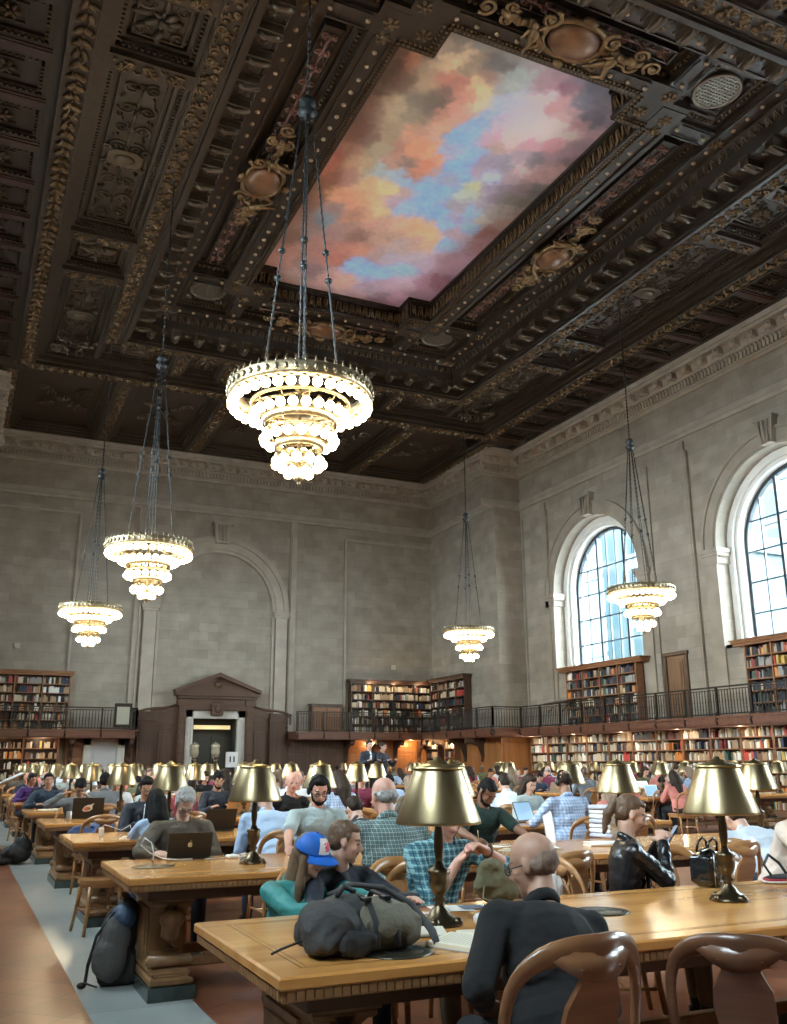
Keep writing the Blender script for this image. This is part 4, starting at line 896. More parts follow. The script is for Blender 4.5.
def bookcase(loc,rz,width,height,nsh,label,depth=.34,cols=1,material=None,crown=True,base=.0,indiv_rows=(),wts=W_A,place='',full=.93,name='bookcase',topfill=True,group=None):
    m=material or M_CASE; t=thing(name,label,'bookcase',loc,rz,group)
    b=MB(); b.box(0,depth-.02,0,width,depth,height); b.build('back_panel',M_WAINS,t)
    cw=width/cols
    for i in range(cols+1): b=MB(); x=min(max(i*cw-.02,0),width-.04); b.box(x,0,0,x+.04,depth,height); b.box(x-.005,-.015,0,x+.045,0,height); b.build('upright',m,t)
    sh=(height-base)/nsh
    for k in range(nsh+1): b=MB(); z=base+k*sh; b.box(.0,.01,z,width,depth-.02,z+.028); b.box(0,-.005,z-.004,width,.012,z+.032); b.build('shelf',m,t)
    e_=.0 if 'window' not in label else .34
    if crown: b=MB(); b.box(-.05-e_,-.08,height,width+.05+e_,depth,height+.07); b.box(-.10-e_,-.14,height+.07,width+.10+e_,depth,height+.16,b=.02); b.box(-.14-e_,-.18,height+.16,width+.14+e_,depth,height+.20); b.build('crown_moulding',m,t)
    if base: b=MB(); b.box(0,0,0,width,depth,base); b.build('plinth',m,t)
    Mw=Matrix.Translation(loc)@Matrix.Rotation(rz,4,'Z')
    for k in range(nsh):
        for c in range(cols):
            Ms=Mw@Matrix.Translation((c*cw+.025,0,base+k*sh+.028)); kk=nsh-1-k
            fill_shelf(Ms,cw-.05,depth,sh-.03,(place%('',SHN[kk])) if kk in indiv_rows else None,wts,full)
    return t
# lower shelving under the gallery along the window wall, one case per bay
edges=[35.2,33.9,32.5,31.1,29.7,28.3,26.95,25.6,24.25,22.9,21.55,20.2,18.8]
for i in range(len(edges)-1):
    y1,y0=edges[i],edges[i+1]; ind=(0,1,2) if 8<=i<=10 else (0,1) if i==7 else ()
    bookcase((XR-.38,y1,0),-PI/2,y1-y0,2.56,7,'tall oak bookcase under the window wall gallery, %s bay along from the far corner'%ORD[i],crown=False,depth=.36,indiv_rows=ind,place='%s%s of the '+ORD[i]+' bay',group='bookcases under the gallery')
# gallery bookcases
bookcase((XR-.40,32.25,GZ1),-PI/2,4.5,2.22,6,'dark bookcase full of dark books on the gallery below the complete arched window',cols=4,depth=.36,wts=W_B)
bookcase((XR-.40,22.35,GZ1),-PI/2,4.4,2.22,6,'dark bookcase on the gallery below the arched window cut by the picture edge',cols=4,depth=.36,wts=W_B)
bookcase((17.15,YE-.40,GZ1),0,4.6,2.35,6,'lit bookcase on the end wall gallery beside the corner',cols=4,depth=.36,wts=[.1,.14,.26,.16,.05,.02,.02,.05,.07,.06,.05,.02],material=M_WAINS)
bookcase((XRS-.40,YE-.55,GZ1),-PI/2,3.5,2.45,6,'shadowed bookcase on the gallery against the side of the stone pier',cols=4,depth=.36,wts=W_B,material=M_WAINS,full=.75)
bookcase((-.28,YE-.40,GZ1),0,4.45,2.25,6,'lit bookcase on the end wall gallery above the aisle',cols=4,depth=.36,wts=[.08,.14,.26,.16,.08,.02,.02,.04,.07,.06,.05,.02])
bookcase((-.28,YE-.40,0),0,4.2,2.5,6,'half-empty bookcase under the end wall gallery beside the aisle',cols=3,depth=.36,crown=False,full=.80)
bookcase((XRS-.50,40.3,0),-PI/2,1.0,2.5,6,'narrow bookcase set in the oak panelling under the pier gallery',depth=.36,crown=False,full=.8)
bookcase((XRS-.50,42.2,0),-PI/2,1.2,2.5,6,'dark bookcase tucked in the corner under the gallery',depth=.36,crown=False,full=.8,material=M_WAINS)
o=rest.build('shelved_books',BM+[M_CREAM]); tag(o,'distant rows of mixed coloured books filling the wall shelves','books',kind='stuff')
SZ=lambda h:'tall ' if h>.27 else 'short ' if h<.20 else ''
cnt={}
for i,(o,c,pl,h) in enumerate(BLOG):
    def nb(j): return BOOKC[BLOG[j][1]][0] if 0<=j<len(BLOG) and BLOG[j][2]==pl else None
    a,b_=nb(i-1),nb(i+1)
    base='%s%s book'%(SZ(h),BOOKC[c][0])
    rel=('beside the bay end' if not a or not b_ else 'between two %s books'%a if a==b_ else 'between %s and %s'%(a,b_))
    o['label']=('%s %s, %s'%(base,rel,pl)).replace('between two','amid').replace(' of the ',', ')
# ------------------------------------------------------------------ long oak tables
TX0,TL,TW,TY0,TP=1.08,7.06,1.26,3.27,3.07
LAMPX=[2.06,3.76,5.47,7.17]
def make_table(loc,label,group='long oak reading tables'):
    t=thing('reading_table',label,'table',loc,0,group)
    m=MB(); m.box(0,0,.715,TL,TW,.76,0,None,.008); top=m.build('table_top',M_TABLE,t)
    m=MB(); rect(m,.12,.12,TL-.12,TW-.12,.7600,.7606,.005); rect(m,.145,.145,TL-.145,TW-.145,.7600,.7606,.003); m.build('inlay_line',M_INLAY,top)
    m=MB(); rect(m,.018,.018,TL-.018,TW-.018,.675,.717,.05)
    nx=int(TL/.034)
    for i in range(nx):
        x=.03+(i+.5)*(TL-.06)/nx
        for y0,y1 in ((.004,.02),(TW-.02,TW-.004)): m.box(x-.014,y0+(.004 if y0<.1 else 0),.682,x+.014,y1-(.004 if y0>.1 else 0),.712)
    for i in range(36):
        y=.03+(i+.5)*(TW-.06)/36
        for x0,x1 in ((.004,.02),(TL-.02,TL-.004)): m.box(x0+(.004 if x0<.1 else 0),y-.014,.682,x1-(.004 if x0>.1 else 0),y+.014,.712)
    m.build('carved_edge',M_TABLED,t)
    m=MB(); rect(m,.16,.16,TL-.16,TW-.16,.60,.68,.03); m.build('apron',wood('apron_dark_oak',(.07,.035,.018),(.11,.055,.028),.45,2,'X'),t)
    prof=[(.10,.60),(.10,.55),(.19,.50),(.24,.36),(.24,.26),(.17,.20),(.10,.17),(.03,.14),(.03,.08),(.93,.08),(.93,.14),(.86,.17),(.79,.20),(.72,.26),(.72,.36),(.77,.50),(.86,.55),(.86,.60)]
    for sx in (.20,TL/2-.14,TL-.20-.28):
        m=MB(); m.prism([(y+.15,z) for y,z in prof],.03,.25,'X')
        m.box(-.0,.16,.08,.28,1.10,.13,b=.012); m.box(.015,.19,.13,.265,1.07,.17,b=.015); m.box(0,.22,.575,.28,1.04,.605); m.box(.01,.24,.54,.27,1.02,.575,b=.01)
        for ys in (.27,.99):
            m.lathe([(.038,.0),(.038,.28)],10,M=Matrix.Translation((.0,ys,.215))@Matrix.Rotation(PI/2,4,'Y')@Matrix.Translation((0,0,0)))
            m.lathe([(.020,-.010),(.020,.29)],8,M=Matrix.Translation((.0,ys,.215))@Matrix.Rotation(PI/2,4,'Y'))
            s=1 if ys<.6 else -1
            m.tube([(.14,ys+s*.0,.55),(.14,ys-s*.02,.46),(.14,ys+s*.02,.36),(.14,ys-s*.01,.28)],.062,8); m.ell((.14,ys-s*.03,.47),(.085,.05,.06),8,6)
        m.box(.012,.42,.24,.03,.84,.52); m.box(.25,.42,.24,.268,.84,.52)
        m.box(.004,.46,.28,.014,.80,.48,b=.004)
        l=m.build('pedestal',M_TABLEB,t,(sx,0,0))
        m=MB(); m.box(-.012,.14,0,.292,1.12,.082); m.build('marble_plinth',M_MARBLE,l)
    for y in (.40,.86): m=MB(); m.box(.40,y-.035,.15,TL-.40,y+.035,.21,b=.008); m.build('foot_rail',M_TABLEB,t)
    return t
def make_lamp():
    t=thing('table_lamp','x','lamp',(0,0,0),0,'brass reading lamps along the tables')
    m=MB(); m.lathe([(.0,0),(.098,0),(.10,.008),(.092,.018),(.075,.024),(.066,.036),(.05,.046),(.042,.062),(.026,.078),(.020,.095),(.034,.105),(.020,.118),(.030,.135),(.042,.155),(.047,.185),(.043,.21),(.052,.222),(.048,.235),(.026,.245),(.020,.262)],20)
    for i in range(4): a=PI/4+i*PI/2; m.ell((.083*math.cos(a),.083*math.sin(a),.018),(.026,.026,.020),8,6)
    m.build('lamp_base',M_BRASSD,t)
    m=MB(); m.lathe([(.015,.255),(.018,.29),(.023,.33),(.021,.38),(.014,.44),(.011,.50),(.011,.62)],14); m.build('lamp_stem',M_BRASSD,t)
    m=MB(); m.lathe([(.195,.432),(.199,.434),(.197,.446),(.113,.672),(.110,.676),(.107,.672),(.192,.445),(.195,.432)],48,cap=False); sh=m.build('lamp_shade',M_BRASS,t)
    m=MB(); m.lathe([(.108,.672),(.122,.674),(.124,.680),(.085,.694),(.05,.70),(.046,.712),(.02,.716),(.018,.73),(.0,.733)],32,cap=False); m.build('shade_cap',mat('darker_brass_cap',(.50,.40,.20),.3,1.),sh)
    m=MB(); m.lathe([(0,.50),(.03,.51),(.033,.55),(.02,.59),(.012,.62)],10); m.build('bulb',mat('frosted_bulb',(.8,.78,.7),.4),t)
    return t
TAB='%s table from the camera'
rowname=['front','second','third','fourth','fifth','sixth','seventh','eighth','ninth','tenth','eleventh','twelfth']
tbl=make_table((TX0,TY0,0),'polished oak table with the backpack on it, front of the aisle rows')
lmp=make_lamp(); lmp.location=(LAMPX[0],TY0+.70,.76); lmp['label']='brass-shaded lamp in front of the teal plaid shirt, closest to the camera'
KIDS.clear(); NR=12
used=False
pos=['closest to the aisle','second along from the aisle','third along from the aisle','fourth along from the aisle']
for k in range(NR):
    y=TY0+k*TP
    if k: dup(tbl,(TX0,y,0),0,'%s long oak table from the camera, beside the marble strip'%rowname[k])
    for i,x in enumerate(LAMPX):
        if k==0 and i==0: continue
        dup(lmp,(x,y+.70-(.08 if k>0 and i==0 else 0)+rnd.uniform(-.04,.04),.76),rnd.uniform(0,6),('brass-shaded lamp beside the black handbag' if (k,i)==(0,1) else 'brass-shaded lamp beside the white chargers' if (k,i)==(1,0) else 'brass table lamp on the %s table, %s'%(rowname[k],pos[i])))
    if k>=4:
        dup(tbl,(12.86,y,0),0,'long oak table beyond the central aisle, %s row from the camera'%rowname[k],'far block reading tables')
        for i,x in enumerate((13.83,15.53,17.23,18.93)): dup(lmp,(x,y+.65,.76),rnd.uniform(0,6),'brass lamp beyond the central aisle, %s row, %s along'%(rowname[k],ORD[i]))
# oval bronze socket plates let into the table tops
def plate(x,y,label):
    t=thing('socket_plate',label,'socket plate',(x,y,.7605),0,'socket plates in the table tops')
    m=MB(); m.lathe([(0,0),(.145,0),(.15,.002),(.13,.005),(0,.005)],28); m.build('plate_cover',mat('tarnished_plate',(.10,.09,.06),.3,.7),t)
    m=MB(); [m.box(-.1+.075*i,-.025,.005,-.05+.075*i,.025,.0065,b=.001) for i in range(3)]; m.lathe([(.11,.005),(.115,.0065),(.12,.005)],24,cap=False); m.build('socket_covers',M_BLACK,t)
    return t
plate(2.93,3.96,'round dark socket plate flush in the front table beside the bald reader'); plate(1.62,3.50,'dark socket plate beside the straps of the khaki backpack'); plate(1.36,7.02,'round socket plate with white cable standing in the second table')

# ------------------------------------------------------------------ chairs
def make_chair(m,name='reading_chair',splat=True):
    t=thing(name,'x','chair',(0,0,0),0,'wooden reading room chairs')
    s=MB(); pts=[(-.20,-.19),(-.235,0.),(-.245,.16),(-.19,.235),(0,.25),(.19,.235),(.245,.16),(.235,0),(.20,-.19),(0,-.225)]
    s.prism(pts,.425,.455,'Z'); s.prism([(x*.93,y*.93) for x,y in pts],.455,.463,'Z'); s.prism([(x*.88,y*.88) for x,y in pts],.39,.425,'Z'); s.build('seat',m,t)
    # bent back hoop: wide and curved round the sitter
    hoop=[]
    for i in range(25):
        a=PI*i/24; c=math.cos(a); z=.455+.415*min(1,math.sin(a)**.42) if 0<i<24 else .44
        x=-.265*(abs(c)**.75)*(1 if c>0 else -1); 
        zz=(z-.45)/.42; y=-.19-.11*zz-.04*(1-abs(c))+.07*abs(c)*zz
        hoop.append((x*(.86+.14*zz),y,z))
    h=MB(); h.tube(hoop,[.018+.019*math.sin(PI*i/24)**2 for i in range(25)],8,flat=.50,up=(0,1,.15)); h.build('back_hoop',m,t)
    cr_=MB(); A=[]
    for x in [-.15+.30*i/10 for i in range(11)]: zt=.868-.4*x*x; zb=.782+2.9*x*x; yy=-.330-.0*x; A.append((x,-.340+2.45*x*x,zb,zt))
    vs=[];fs=[]
    for x,yy,zb,zt in A: vs+=[(x,yy-.012,zb),(x,yy+.012,zb),(x,yy+.010,zt),(x,yy-.010,zt)]
    for i in range(10):
        for q in range(4): a=i*4+q; b=i*4+(q+1)%4; fs.append((a,b,b+4,a+4))
    fs+= [(0,3,2,1),(40,41,42,43)]; cr_.add(vs,fs,0,True); cr_.build('crest_rail',m,t)
    if splat:
        v=MB(); prof=[(.050,.45),(.046,.50),(.060,.56),(.088,.62),(.100,.68),(.096,.74),(.074,.785),(.062,.81),(.075,.845)]; P=[(-a,z) for a,z in prof]+[(a,z) for a,z in prof[::-1]]
        M=Matrix.Translation((0,-.20,.45))@Matrix.Rotation(R(20),4,'X')@Matrix.Translation((0,0,-.45)); v.prism(P,-.008,.008,'Y',0,M); v.build('splat',m,t)
    for x,y,s_ in ((-.19,.17,1),(.19,.17,1),(-.17,-.18,-1),(.17,-.18,-1)):
        l=MB(); l.tube([(x,y,.42),(x*1.03,y+s_*.01,.25),(x*1.1,y+s_*.05,.0)],[.021,.019,.015],8); l.build('leg',m,t)
    l=MB(); l.tube([(-.19,.17,.2),(-.175,-.2,.2)],.011,6); l.tube([(.19,.17,.2),(.175,-.2,.2)],.011,6); l.tube([(-.185,.0,.2),(.185,0,.2)],.011,6); l.build('stretcher',m,t)
    return t
chairL=make_chair(M_CHAIR); chairD=make_chair(M_CHAIRD); KIDS.clear()
_cu={'L':False,'D':False}
def chair(x,y,rz,label,dark=False,s=1.):
    k='D' if dark else 'L'; src=chairD if dark else chairL
    if not _cu[k]:
        _cu[k]=True; src.location=(x,y,0); src.rotation_euler=(0,0,rz); src['label']=label; src.scale=(s,s,s); return src
    return dup(src,(x,y,0),rz,label,s=s)
# ------------------------------------------------------------------ people
def skin(n,c): return mat('skin_'+n,c,.5,var=.08,vscale=25)
SK={'weathered':skin('weathered',(.42,.235,.165)),'fair':skin('fair',(.60,.36,.27)),'pink':skin('pink',(.62,.33,.25)),'tan':skin('tan',(.42,.23,.15)),'brown':skin('brown',(.22,.11,.07)),'dark':skin('dark',(.11,.055,.035))}
HR={'stub':mat('hair_stubble',(.26,.18,.14),.8,var=.3,vscale=60),'black':mat('hair_black',(.009,.008,.008),.7,spec=.15),'dark':mat('hair_dark_brown',(.030,.018,.012),.65,spec=.2),'brown':mat('hair_brown',(.12,.065,.035),.5,bump=.4,bscale=90),'blond':mat('hair_ash_blond',(.17,.105,.062),.5,bump=.4,bscale=90),'grey':mat('hair_grey',(.36,.35,.34),.6,var=.3,vscale=40,bump=.4,bscale=90),'white':mat('hair_white',(.6,.59,.57),.6)}
M_LIP=mat('lips',(.42,.15,.13),.5); M_EYE=mat('eye_line',(.03,.02,.018),.4); M_NAVY=mat('trousers_navy',(.02,.025,.045),.8); M_JEAN=mat('trousers_denim',(.05,.08,.14),.85); M_BLK=mat('trousers_black',(.014,.014,.016),.8); M_KHAKI=mat('trousers_khaki',(.20,.16,.10),.85)
def cloth(n,c,r=.85,**k): return mat('cloth_'+n.replace(' ','_'),c,r,bump=.35,bscale=14,**k)
def twobone(S,H,l1,l2,pole):
    d=H-S; L=d.length; L=min(L,(l1+l2)*.995); d=d.normalized(); a=(l1*l1-l2*l2+L*L)/(2*L); h=math.sqrt(max(0,l1*l1-a*a)); p=pole-d*pole.dot(d); p.normalize(); return S+d*a+p*h,S+d*L
def hand(mb,W,F,Nn,side,curl=.4,r=1.,grip=False,simple=False):
    """Palm and five fingers. W wrist, F forward, Nn back-of-hand normal, side +1 = right hand."""
    F=F.normalized(); Nn=(Nn-F*Nn.dot(F)).normalized(); S=F.cross(Nn)*1.0; S.normalize()
    rot=Matrix((S,F,Nn)).transposed(); P=W+F*.05
    mb.ell(P,(.040*r,.052*r,.018*r),10,7,rot=rot)
    if simple: mb.cap(P+F*.03,.020,P+F*.085-Nn*.03*curl,.014,6); mb.cap(P-S*.03*side,.014,P-S*.055*side+F*.04,.011,6); return
    for i,(o,l) in enumerate(((-.030,.068),(-.010,.078),(.010,.073),(.029,.058))):
        b=W+F*.088+S*o*side*1.; b=b-F*abs(o)*.2; a1=curl*.7; a2=curl*1.6; d1=F*math.cos(a1)-Nn*math.sin(a1)+S*o*2*side*(0 if grip else 1); d2=F*math.cos(a2)-Nn*math.sin(a2)
        m=b+d1*l*.5; e=m+d2*l*.5; mb.cap(W+F*.06+S*o*.9*side,.0105*r,b,.0095*r,7); mb.cap(b,.0095*r,m,.0085*r,7); mb.cap(m,.0085*r,e,.0072*r,7)
    t0=W+F*.03-S*.028*side; t1=t0+(F*.6-S*.75*side-Nn*(.3+curl*.3)).normalized()*.042; t2=t1+(F*.9-S*.2*side-Nn*(.3+curl*.4)).normalized()*.032
    mb.cap(t0,.015*r,t1,.0115*r,7); mb.cap(t1,.011*r,t2,.009*r,7)
def person(label,x,y,rz,s=1.,lean=.15,side=0.,twist=0.,hyaw=0.,hpitch=.35,hroll=0.,lh=None,rh=None,skin='fair',shirt=None,sleeve='long',trous=None,hair='dark',style='short',bulk=1.,vox=.016,curl=.5,belly=0.,
           glasses=False,beard=False,phones=False,collar=True,standing=False,local=False,grip=False,handn=None,open_jacket=None,group=None,elbow_out=.5,name='person',feet=None,scarf=None,head=None):
    """A seated reader: one continuous body, with clothes, hair and shoes as parts. lh/rh: hand positions in world metres."""
    if head is not None:   # stand the figure so that its head is over this floor point
        up_=Vector((math.sin(side),math.sin(lean),math.cos(lean)*math.cos(side))).normalized(); r0=Vector((math.cos(twist),math.sin(twist),0)); r0=(r0-up_*r0.dot(up_)).normalized(); f0=up_.cross(r0)
        o_=up_*.50*s+(up_*.75+Vector((0,0,.5))+f0*(.10+.18*math.sin(max(0,hpitch)))).normalized()*.170*s; o_=Matrix.Rotation(rz,3,'Z')@o_; x,y=head[0]-o_.x,head[1]-o_.y
    t=thing(name,label,'person',(x,y,0),rz,group); Ri=Matrix.Rotation(-rz,3,'Z'); O=Vector((x,y,0))
    def loc(p,dflt): return Vector(dflt)*s if p is None else (Vector(p) if local else Ri@(Vector(p)-O))
    hip=Vector((0,0,(.545 if not standing else .93)))*s
    up=Vector((math.sin(side),math.sin(lean),math.cos(lean)*math.cos(side))).normalized()
    nb=hip+up*.50*s; ch=hip+up*.36*s; be=hip+up*.17*s
    rt=Vector((math.cos(twist),math.sin(twist),0)); rt=(rt-up*rt.dot(up)).normalized(); fw=up.cross(rt)
    b_=bulk
    sR=nb-up*.055*s+rt*.175*s*b_; sL=nb-up*.055*s-rt*.175*s*b_
    HRm=Matrix.Rotation(hyaw,3,'Z')@Matrix.Rotation(hroll,3,'Y')@Matrix.Rotation(-hpitch,3,'X')
    hdir=(up*.75+Vector((0,0,.5))+fw*(.10+.18*math.sin(max(0,hpitch)))).normalized(); hc=nb+hdir*.170*s
    def hp(v): return hc+HRm@(Vector(v)*s)
    fine=vox<.01
    def torso(mb,g=0.):
        fwd_rot=Matrix((rt,fw,up)).transposed()
        mb.ell(hip+up*.02*s,((.165*b_+g)*s,(.135*b_+g)*s,.13*s),14,9,rot=fwd_rot)
        mb.ell(be+fw*(.01+belly*.4)*s,((.150*b_+g+belly*.5)*s,(.115*b_+g+belly)*s,.16*s),14,9,rot=fwd_rot)
        mb.ell(ch-fw*.0*s,((.168*b_+g)*s,(.115*b_+g)*s,.17*s),14,9,rot=fwd_rot)
        mb.cap(sL+rt*.02*s,(.060+g)*s,sR-rt*.02*s,(.060+g)*s,12); mb.cap(nb-up*.10*s,(.075+g)*s,nb-up*.02*s,(.058+g*.5)*s,12)
        mb.cap(nb-up*.07*s-rt*.1*s,(.052+g)*s,nb-up*.015*s,(.045+g)*s,10); mb.cap(nb-up*.07*s+rt*.1*s,(.052+g)*s,nb-up*.015*s,(.045+g)*s,10)
    def loose(mb):
        ro=Matrix((rt,fw,up)).transposed(); w=.012 if b_<1.15 else .02
        mb.ell(hip+up*.10*s,((.160*b_+w)*s,(.118*b_+belly+w)*s,.13*s),12,8,rot=ro); mb.ell(hip+up*.27*s,((.160*b_+w)*s,(.112*b_+belly*.6+w)*s,.13*s),12,8,rot=ro)
        for q in (-1,1): mb.cap(nb-up*.030*s+rt*q*.03*s,.060*s,(sR if q>0 else sL)-rt*q*.005*s+up*.008*s,.052*s,10)
        mb.cap(hip+up*.0-rt*.07*s,.115*s,hip+up*.05*s+rt*.07*s,.115*s,10)
        for q in (-1,1): mb.cap(ch-up*.04*s+rt*q*.095*s*b_,.088*s,(sR if q>0 else sL)-rt*q*.03*s-up*.03*s,.066*s,10)
    # arms
    l1,l2=.285*s,.25*s
    RH=loc(rh,(.14,.42,.82)); LH=loc(lh,(-.14,.42,.82))
    poleR=(rt*elbow_out-up*.8-fw*.35); poleL=(-rt*elbow_out-up*.8-fw*.35)
    eR,wR=twobone(sR,RH,l1,l2,poleR); eL,wL=twobone(sL,LH,l1,l2,poleL)
    # legs
    if standing: kn=[Vector((q*.10,.03,.50))*s for q in (-1,1)]; an=[Vector((q*.11,-.02,.09))*s for q in (-1,1)]
    else: kn=[Vector((q*.12,.43,.53))*s for q in (-1,1)]; fy=.45 if feet is None else feet; an=[Vector((q*.11,fy,.09/s))*s for q in (-1,1)]; 
    if not standing: kn=[Vector((k.x,k.y,.525)) for k in kn]; an=[Vector((k.x,k.y,.09)) for k in an]
    hipj=[hip+Vector((q*.09*s,.0,-.01)) for q in (-1,1)]
    m=MB(); torso(m,-.012)
    m.cap(nb-up*.05*s,.060*s,hp((0,-.018,-.07)),.052*s,12)
    for S,E,Wr in ((sR,eR,wR),(sL,eL,wL)): m.cap(S,.046*s*b_,E,.039*s,10); m.cap(E,.040*s,Wr,.026*s,10)
    for q in (0,1): m.cap(hipj[q],.078*s,kn[q],.055*s,10); m.cap(kn[q],.054*s,an[q],.036*s,10); m.ell(an[q]+Vector((0,.06,-.045))*s,(.04*s,.10*s,.036*s),8,6)
    for E,Wr,sd in ((eR,wR,1),(eL,wL,-1)):
        F=(Wr-E).normalized(); F=(F+Vector((-sd*.25,.15,0))).normalized(); Nn=Vector(handn) if handn else Vector((0,0,1))+rt*(sd*.35)
        hand(m,Wr-F*.01,F,Nn,sd,curl,s,grip,simple=not fine)
    # head
    m.ell(hp((0,-.014,.030)),tuple(k*s for k in (.073,.094,.084)),16,10,rot=HRm); m.ell(hp((0,.018,-.02)),tuple(k*s for k in (.061,.070,.090)),14,9,rot=HRm)
    m.ell(hp((0,.034,-.068)),tuple(k*s for k in (.046,.048,.040)),12,8,rot=HRm); m.ell(hp((0,.066,-.094)),.020*s,8,6)
    m.cap(hp((0,.082,.012)),.009*s,hp((0,.103,-.026)),.0125*s,8); m.ell(hp((-.012,.092,-.030)),.009*s,7,5); m.ell(hp((.012,.092,-.030)),.009*s,7,5)
    m.ell(hp((0,.074,.024)),tuple(k*s for k in (.050,.015,.010)),10,6,rot=HRm)
    for q in (-1,1):
        m.ell(hp((q*.036,.056,-.026)),.022*s,8,6); m.ell(hp((q*.030,.071,.002)),tuple(k*s for k in (.016,.012,.010)),8,6,rot=HRm)
        m.ell(hp((q*.076,-.006,-.006)),tuple(k*s for k in (.010,.019,.031)),8,6,rot=HRm)
    m.ell(hp((0,.083,-.050)),tuple(k*s for k in (.023,.011,.006)),8,5,rot=HRm); m.ell(hp((0,.081,-.060)),tuple(k*s for k in (.019,.011,.006)),8,5,rot=HRm)
    me=remesh(m,vox*(1 if fine else 1),[SK[skin],M_LIP,HR[hair],M_EYE],2 if fine else 1,'body')
    inv=HRm.transposed()
    for p in me.polygons:
        c=inv@(p.center-hc)/s
        if c.y>.055 and -.065<c.z<.032:
            ax=abs(c.x)
            if ax<.024 and -.060<c.z<-.047 and c.y>.07: p.material_index=1
            elif .012<ax<.046 and .021<c.z<.030: p.material_index=2
            elif .018<ax<.042 and -.003<c.z<.005: p.material_index=3
    put('body',me,t)
    # shirt
    sh=shirt or cloth('plain',(.3,.3,.3)); m=MB(); torso(m,.006); loose(m)
    for S,E,Wr in ((sR,eR,wR),(sL,eL,wL)):
        if sleeve=='none': continue
        if sleeve=='short': e2=S.lerp(E,.72); m.cap(S,.060*s*b_,e2,.060*s,12)
        elif sleeve=='rolled': m.cap(S,.060*s*b_,E,.053*s,12); m.cap(E,.052*s,E.lerp(Wr,.25),.048*s,12)
        else: m.cap(S,.061*s*min(b_,1.12),E,.056*s,12); m.cap(E,.056*s,E.lerp(Wr,.93),.040*s,12); m.ell(S.lerp(E,.8),(.062*s,.062*s,.058*s),9,7); m.cap(E.lerp(Wr,.86),.040*s,E.lerp(Wr,.92),.040*s,10)
    me=remesh(m,max(vox,.009),[sh],3,'shirt')
    for v in me.vertices: c=v.co; v.co=c+Vector((1,1,.5))*(.008*s*noise.noise(c*9+Vector((x,y,0)))+.007*s*noise.noise(Vector((c.x*13,c.y*13,c.z*26)))+.003*s*noise.noise(c*45)+.004*s)
    put('shirt',me,t)
    if collar:
        c=MB(); n=14; pts=[nb+fw*(.062*s*math.cos(a)+.0)+rt*(.066*s*math.sin(a))+up*(.010*s-.028*s*math.cos(a)) for a in [2*PI*i/n for i in range(n)]]
        c.tube(pts,.013*s,7,flat=1.9,up=up,closed=True); c.build('collar',sh,t)
    if open_jacket:
        c=MB()
        for q in (-1,1): c.tube([nb+rt*q*.06*s+fw*.03*s,ch+rt*q*.06*s+fw*(.118)*s,be+rt*q*.10*s+fw*(.128)*s],[.018*s,.03*s,.022*s],7,flat=.5,up=fw)
        c.build('lapel',sh,t); c=MB(); c.ell(ch+fw*.032*s,(.075*s,.098*s,.16*s),10,8,rot=Matrix((rt,fw,up)).transposed()); c.build('inner_top',open_jacket,t)
    # trousers and shoes
    m=MB(); m.ell(hip+Vector((0,0,-.02*s)),(.172*s*b_,.145*s*b_,.115*s),12,8)
    for q in (0,1): m.cap(hipj[q],.092*s*b_,kn[q],.068*s,12); m.cap(kn[q],.067*s,an[q]+Vector((0,0,.03)),.05*s,12)
    put('trousers',remesh(m,max(vox,.012),[trous or M_BLK],1,'trousers'),t)
    for q in (0,1):
        m=MB(); a=an[q]; m.ell(a+Vector((0,.065*s,-.052)),(.046*s,.125*s,.040),10,7); m.cap(a+Vector((0,0,.0)),.044*s,a+Vector((0,.01,-.04)),.048*s,8); m.box(a.x-.042*s,a.y-.045*s,.0,a.x+.042*s,a.y+.175*s,.022,b=.006); m.build('shoe',M_BLACK,t)
    # hair
    m=MB(); hrot=HRm
    def he(c,r,k=12): m.ell(hp(c),tuple(q*s for q in r),k,8,rot=hrot)
    hv=.008 if fine else .014
    if style in ('short','long','ponytail','curly','bun','girl','crop'):
        he((0,-.026,.045),(.083,.096,.084) if style not in ('crop','ponytail') else (.078,.092,.078)); he((0,-.050,.0),(.080,.066,.078) if style not in ('crop','ponytail') else (.076,.060,.068)); 
        if style not in ('crop','ponytail'): he((0,.030,.088),(.058,.048,.030))
        else: he((0,.025,.078),(.060,.048,.026))
        if style in ('short','crop','curly'):
            for q in (-1,1): m.cap(hp((q*.070,.012,.035)),.014*s,hp((q*.072,.008,-.004)),.008*s,7)
    if style=='curly':
        for i in range(26): a=rnd.uniform(0,2*PI); z=rnd.uniform(.02,.11); he((.078*math.cos(a)*(1-z*3.),-.02+.088*math.sin(a)*(1-z*3.) if True else 0,z),(.024,.024,.022),7)
    if style=='long':
        m.cap(hp((0,-.070,.0)),.085*s,hp((0,-.085,-.18)),.105*s,12); 
        for q in (-1,1): m.cap(hp((q*.070,-.015,.01)),.028*s,hp((q*.085,-.02,-.20)),.040*s,10)
        m.cap(hp((0,-.085,-.18)),.10*s,hp((.0,-.09,-.36)),.06*s,12)
    if style=='girl':
        for q in (-1,1): m.cap(hp((q*.066,.0,.0)),.026*s,hp((q*.070,.03,-.16)),.034*s,10); m.cap(hp((q*.070,.03,-.16)),.034*s,hp((q*.05,.06,-.34)),.022*s,10)
        m.cap(hp((0,-.07,.0)),.06*s,hp((0,-.06,-.2)),.06*s,10)
    if style=='ponytail':
        he((0,-.112,.045),(.024,.024,.024),9); m.cap(hp((0,-.122,.04)),.024*s,hp((0,-.145,-.05)),.034*s,10); m.cap(hp((0,-.145,-.05)),.034*s,hp((0,-.13,-.17)),.014*s,10)
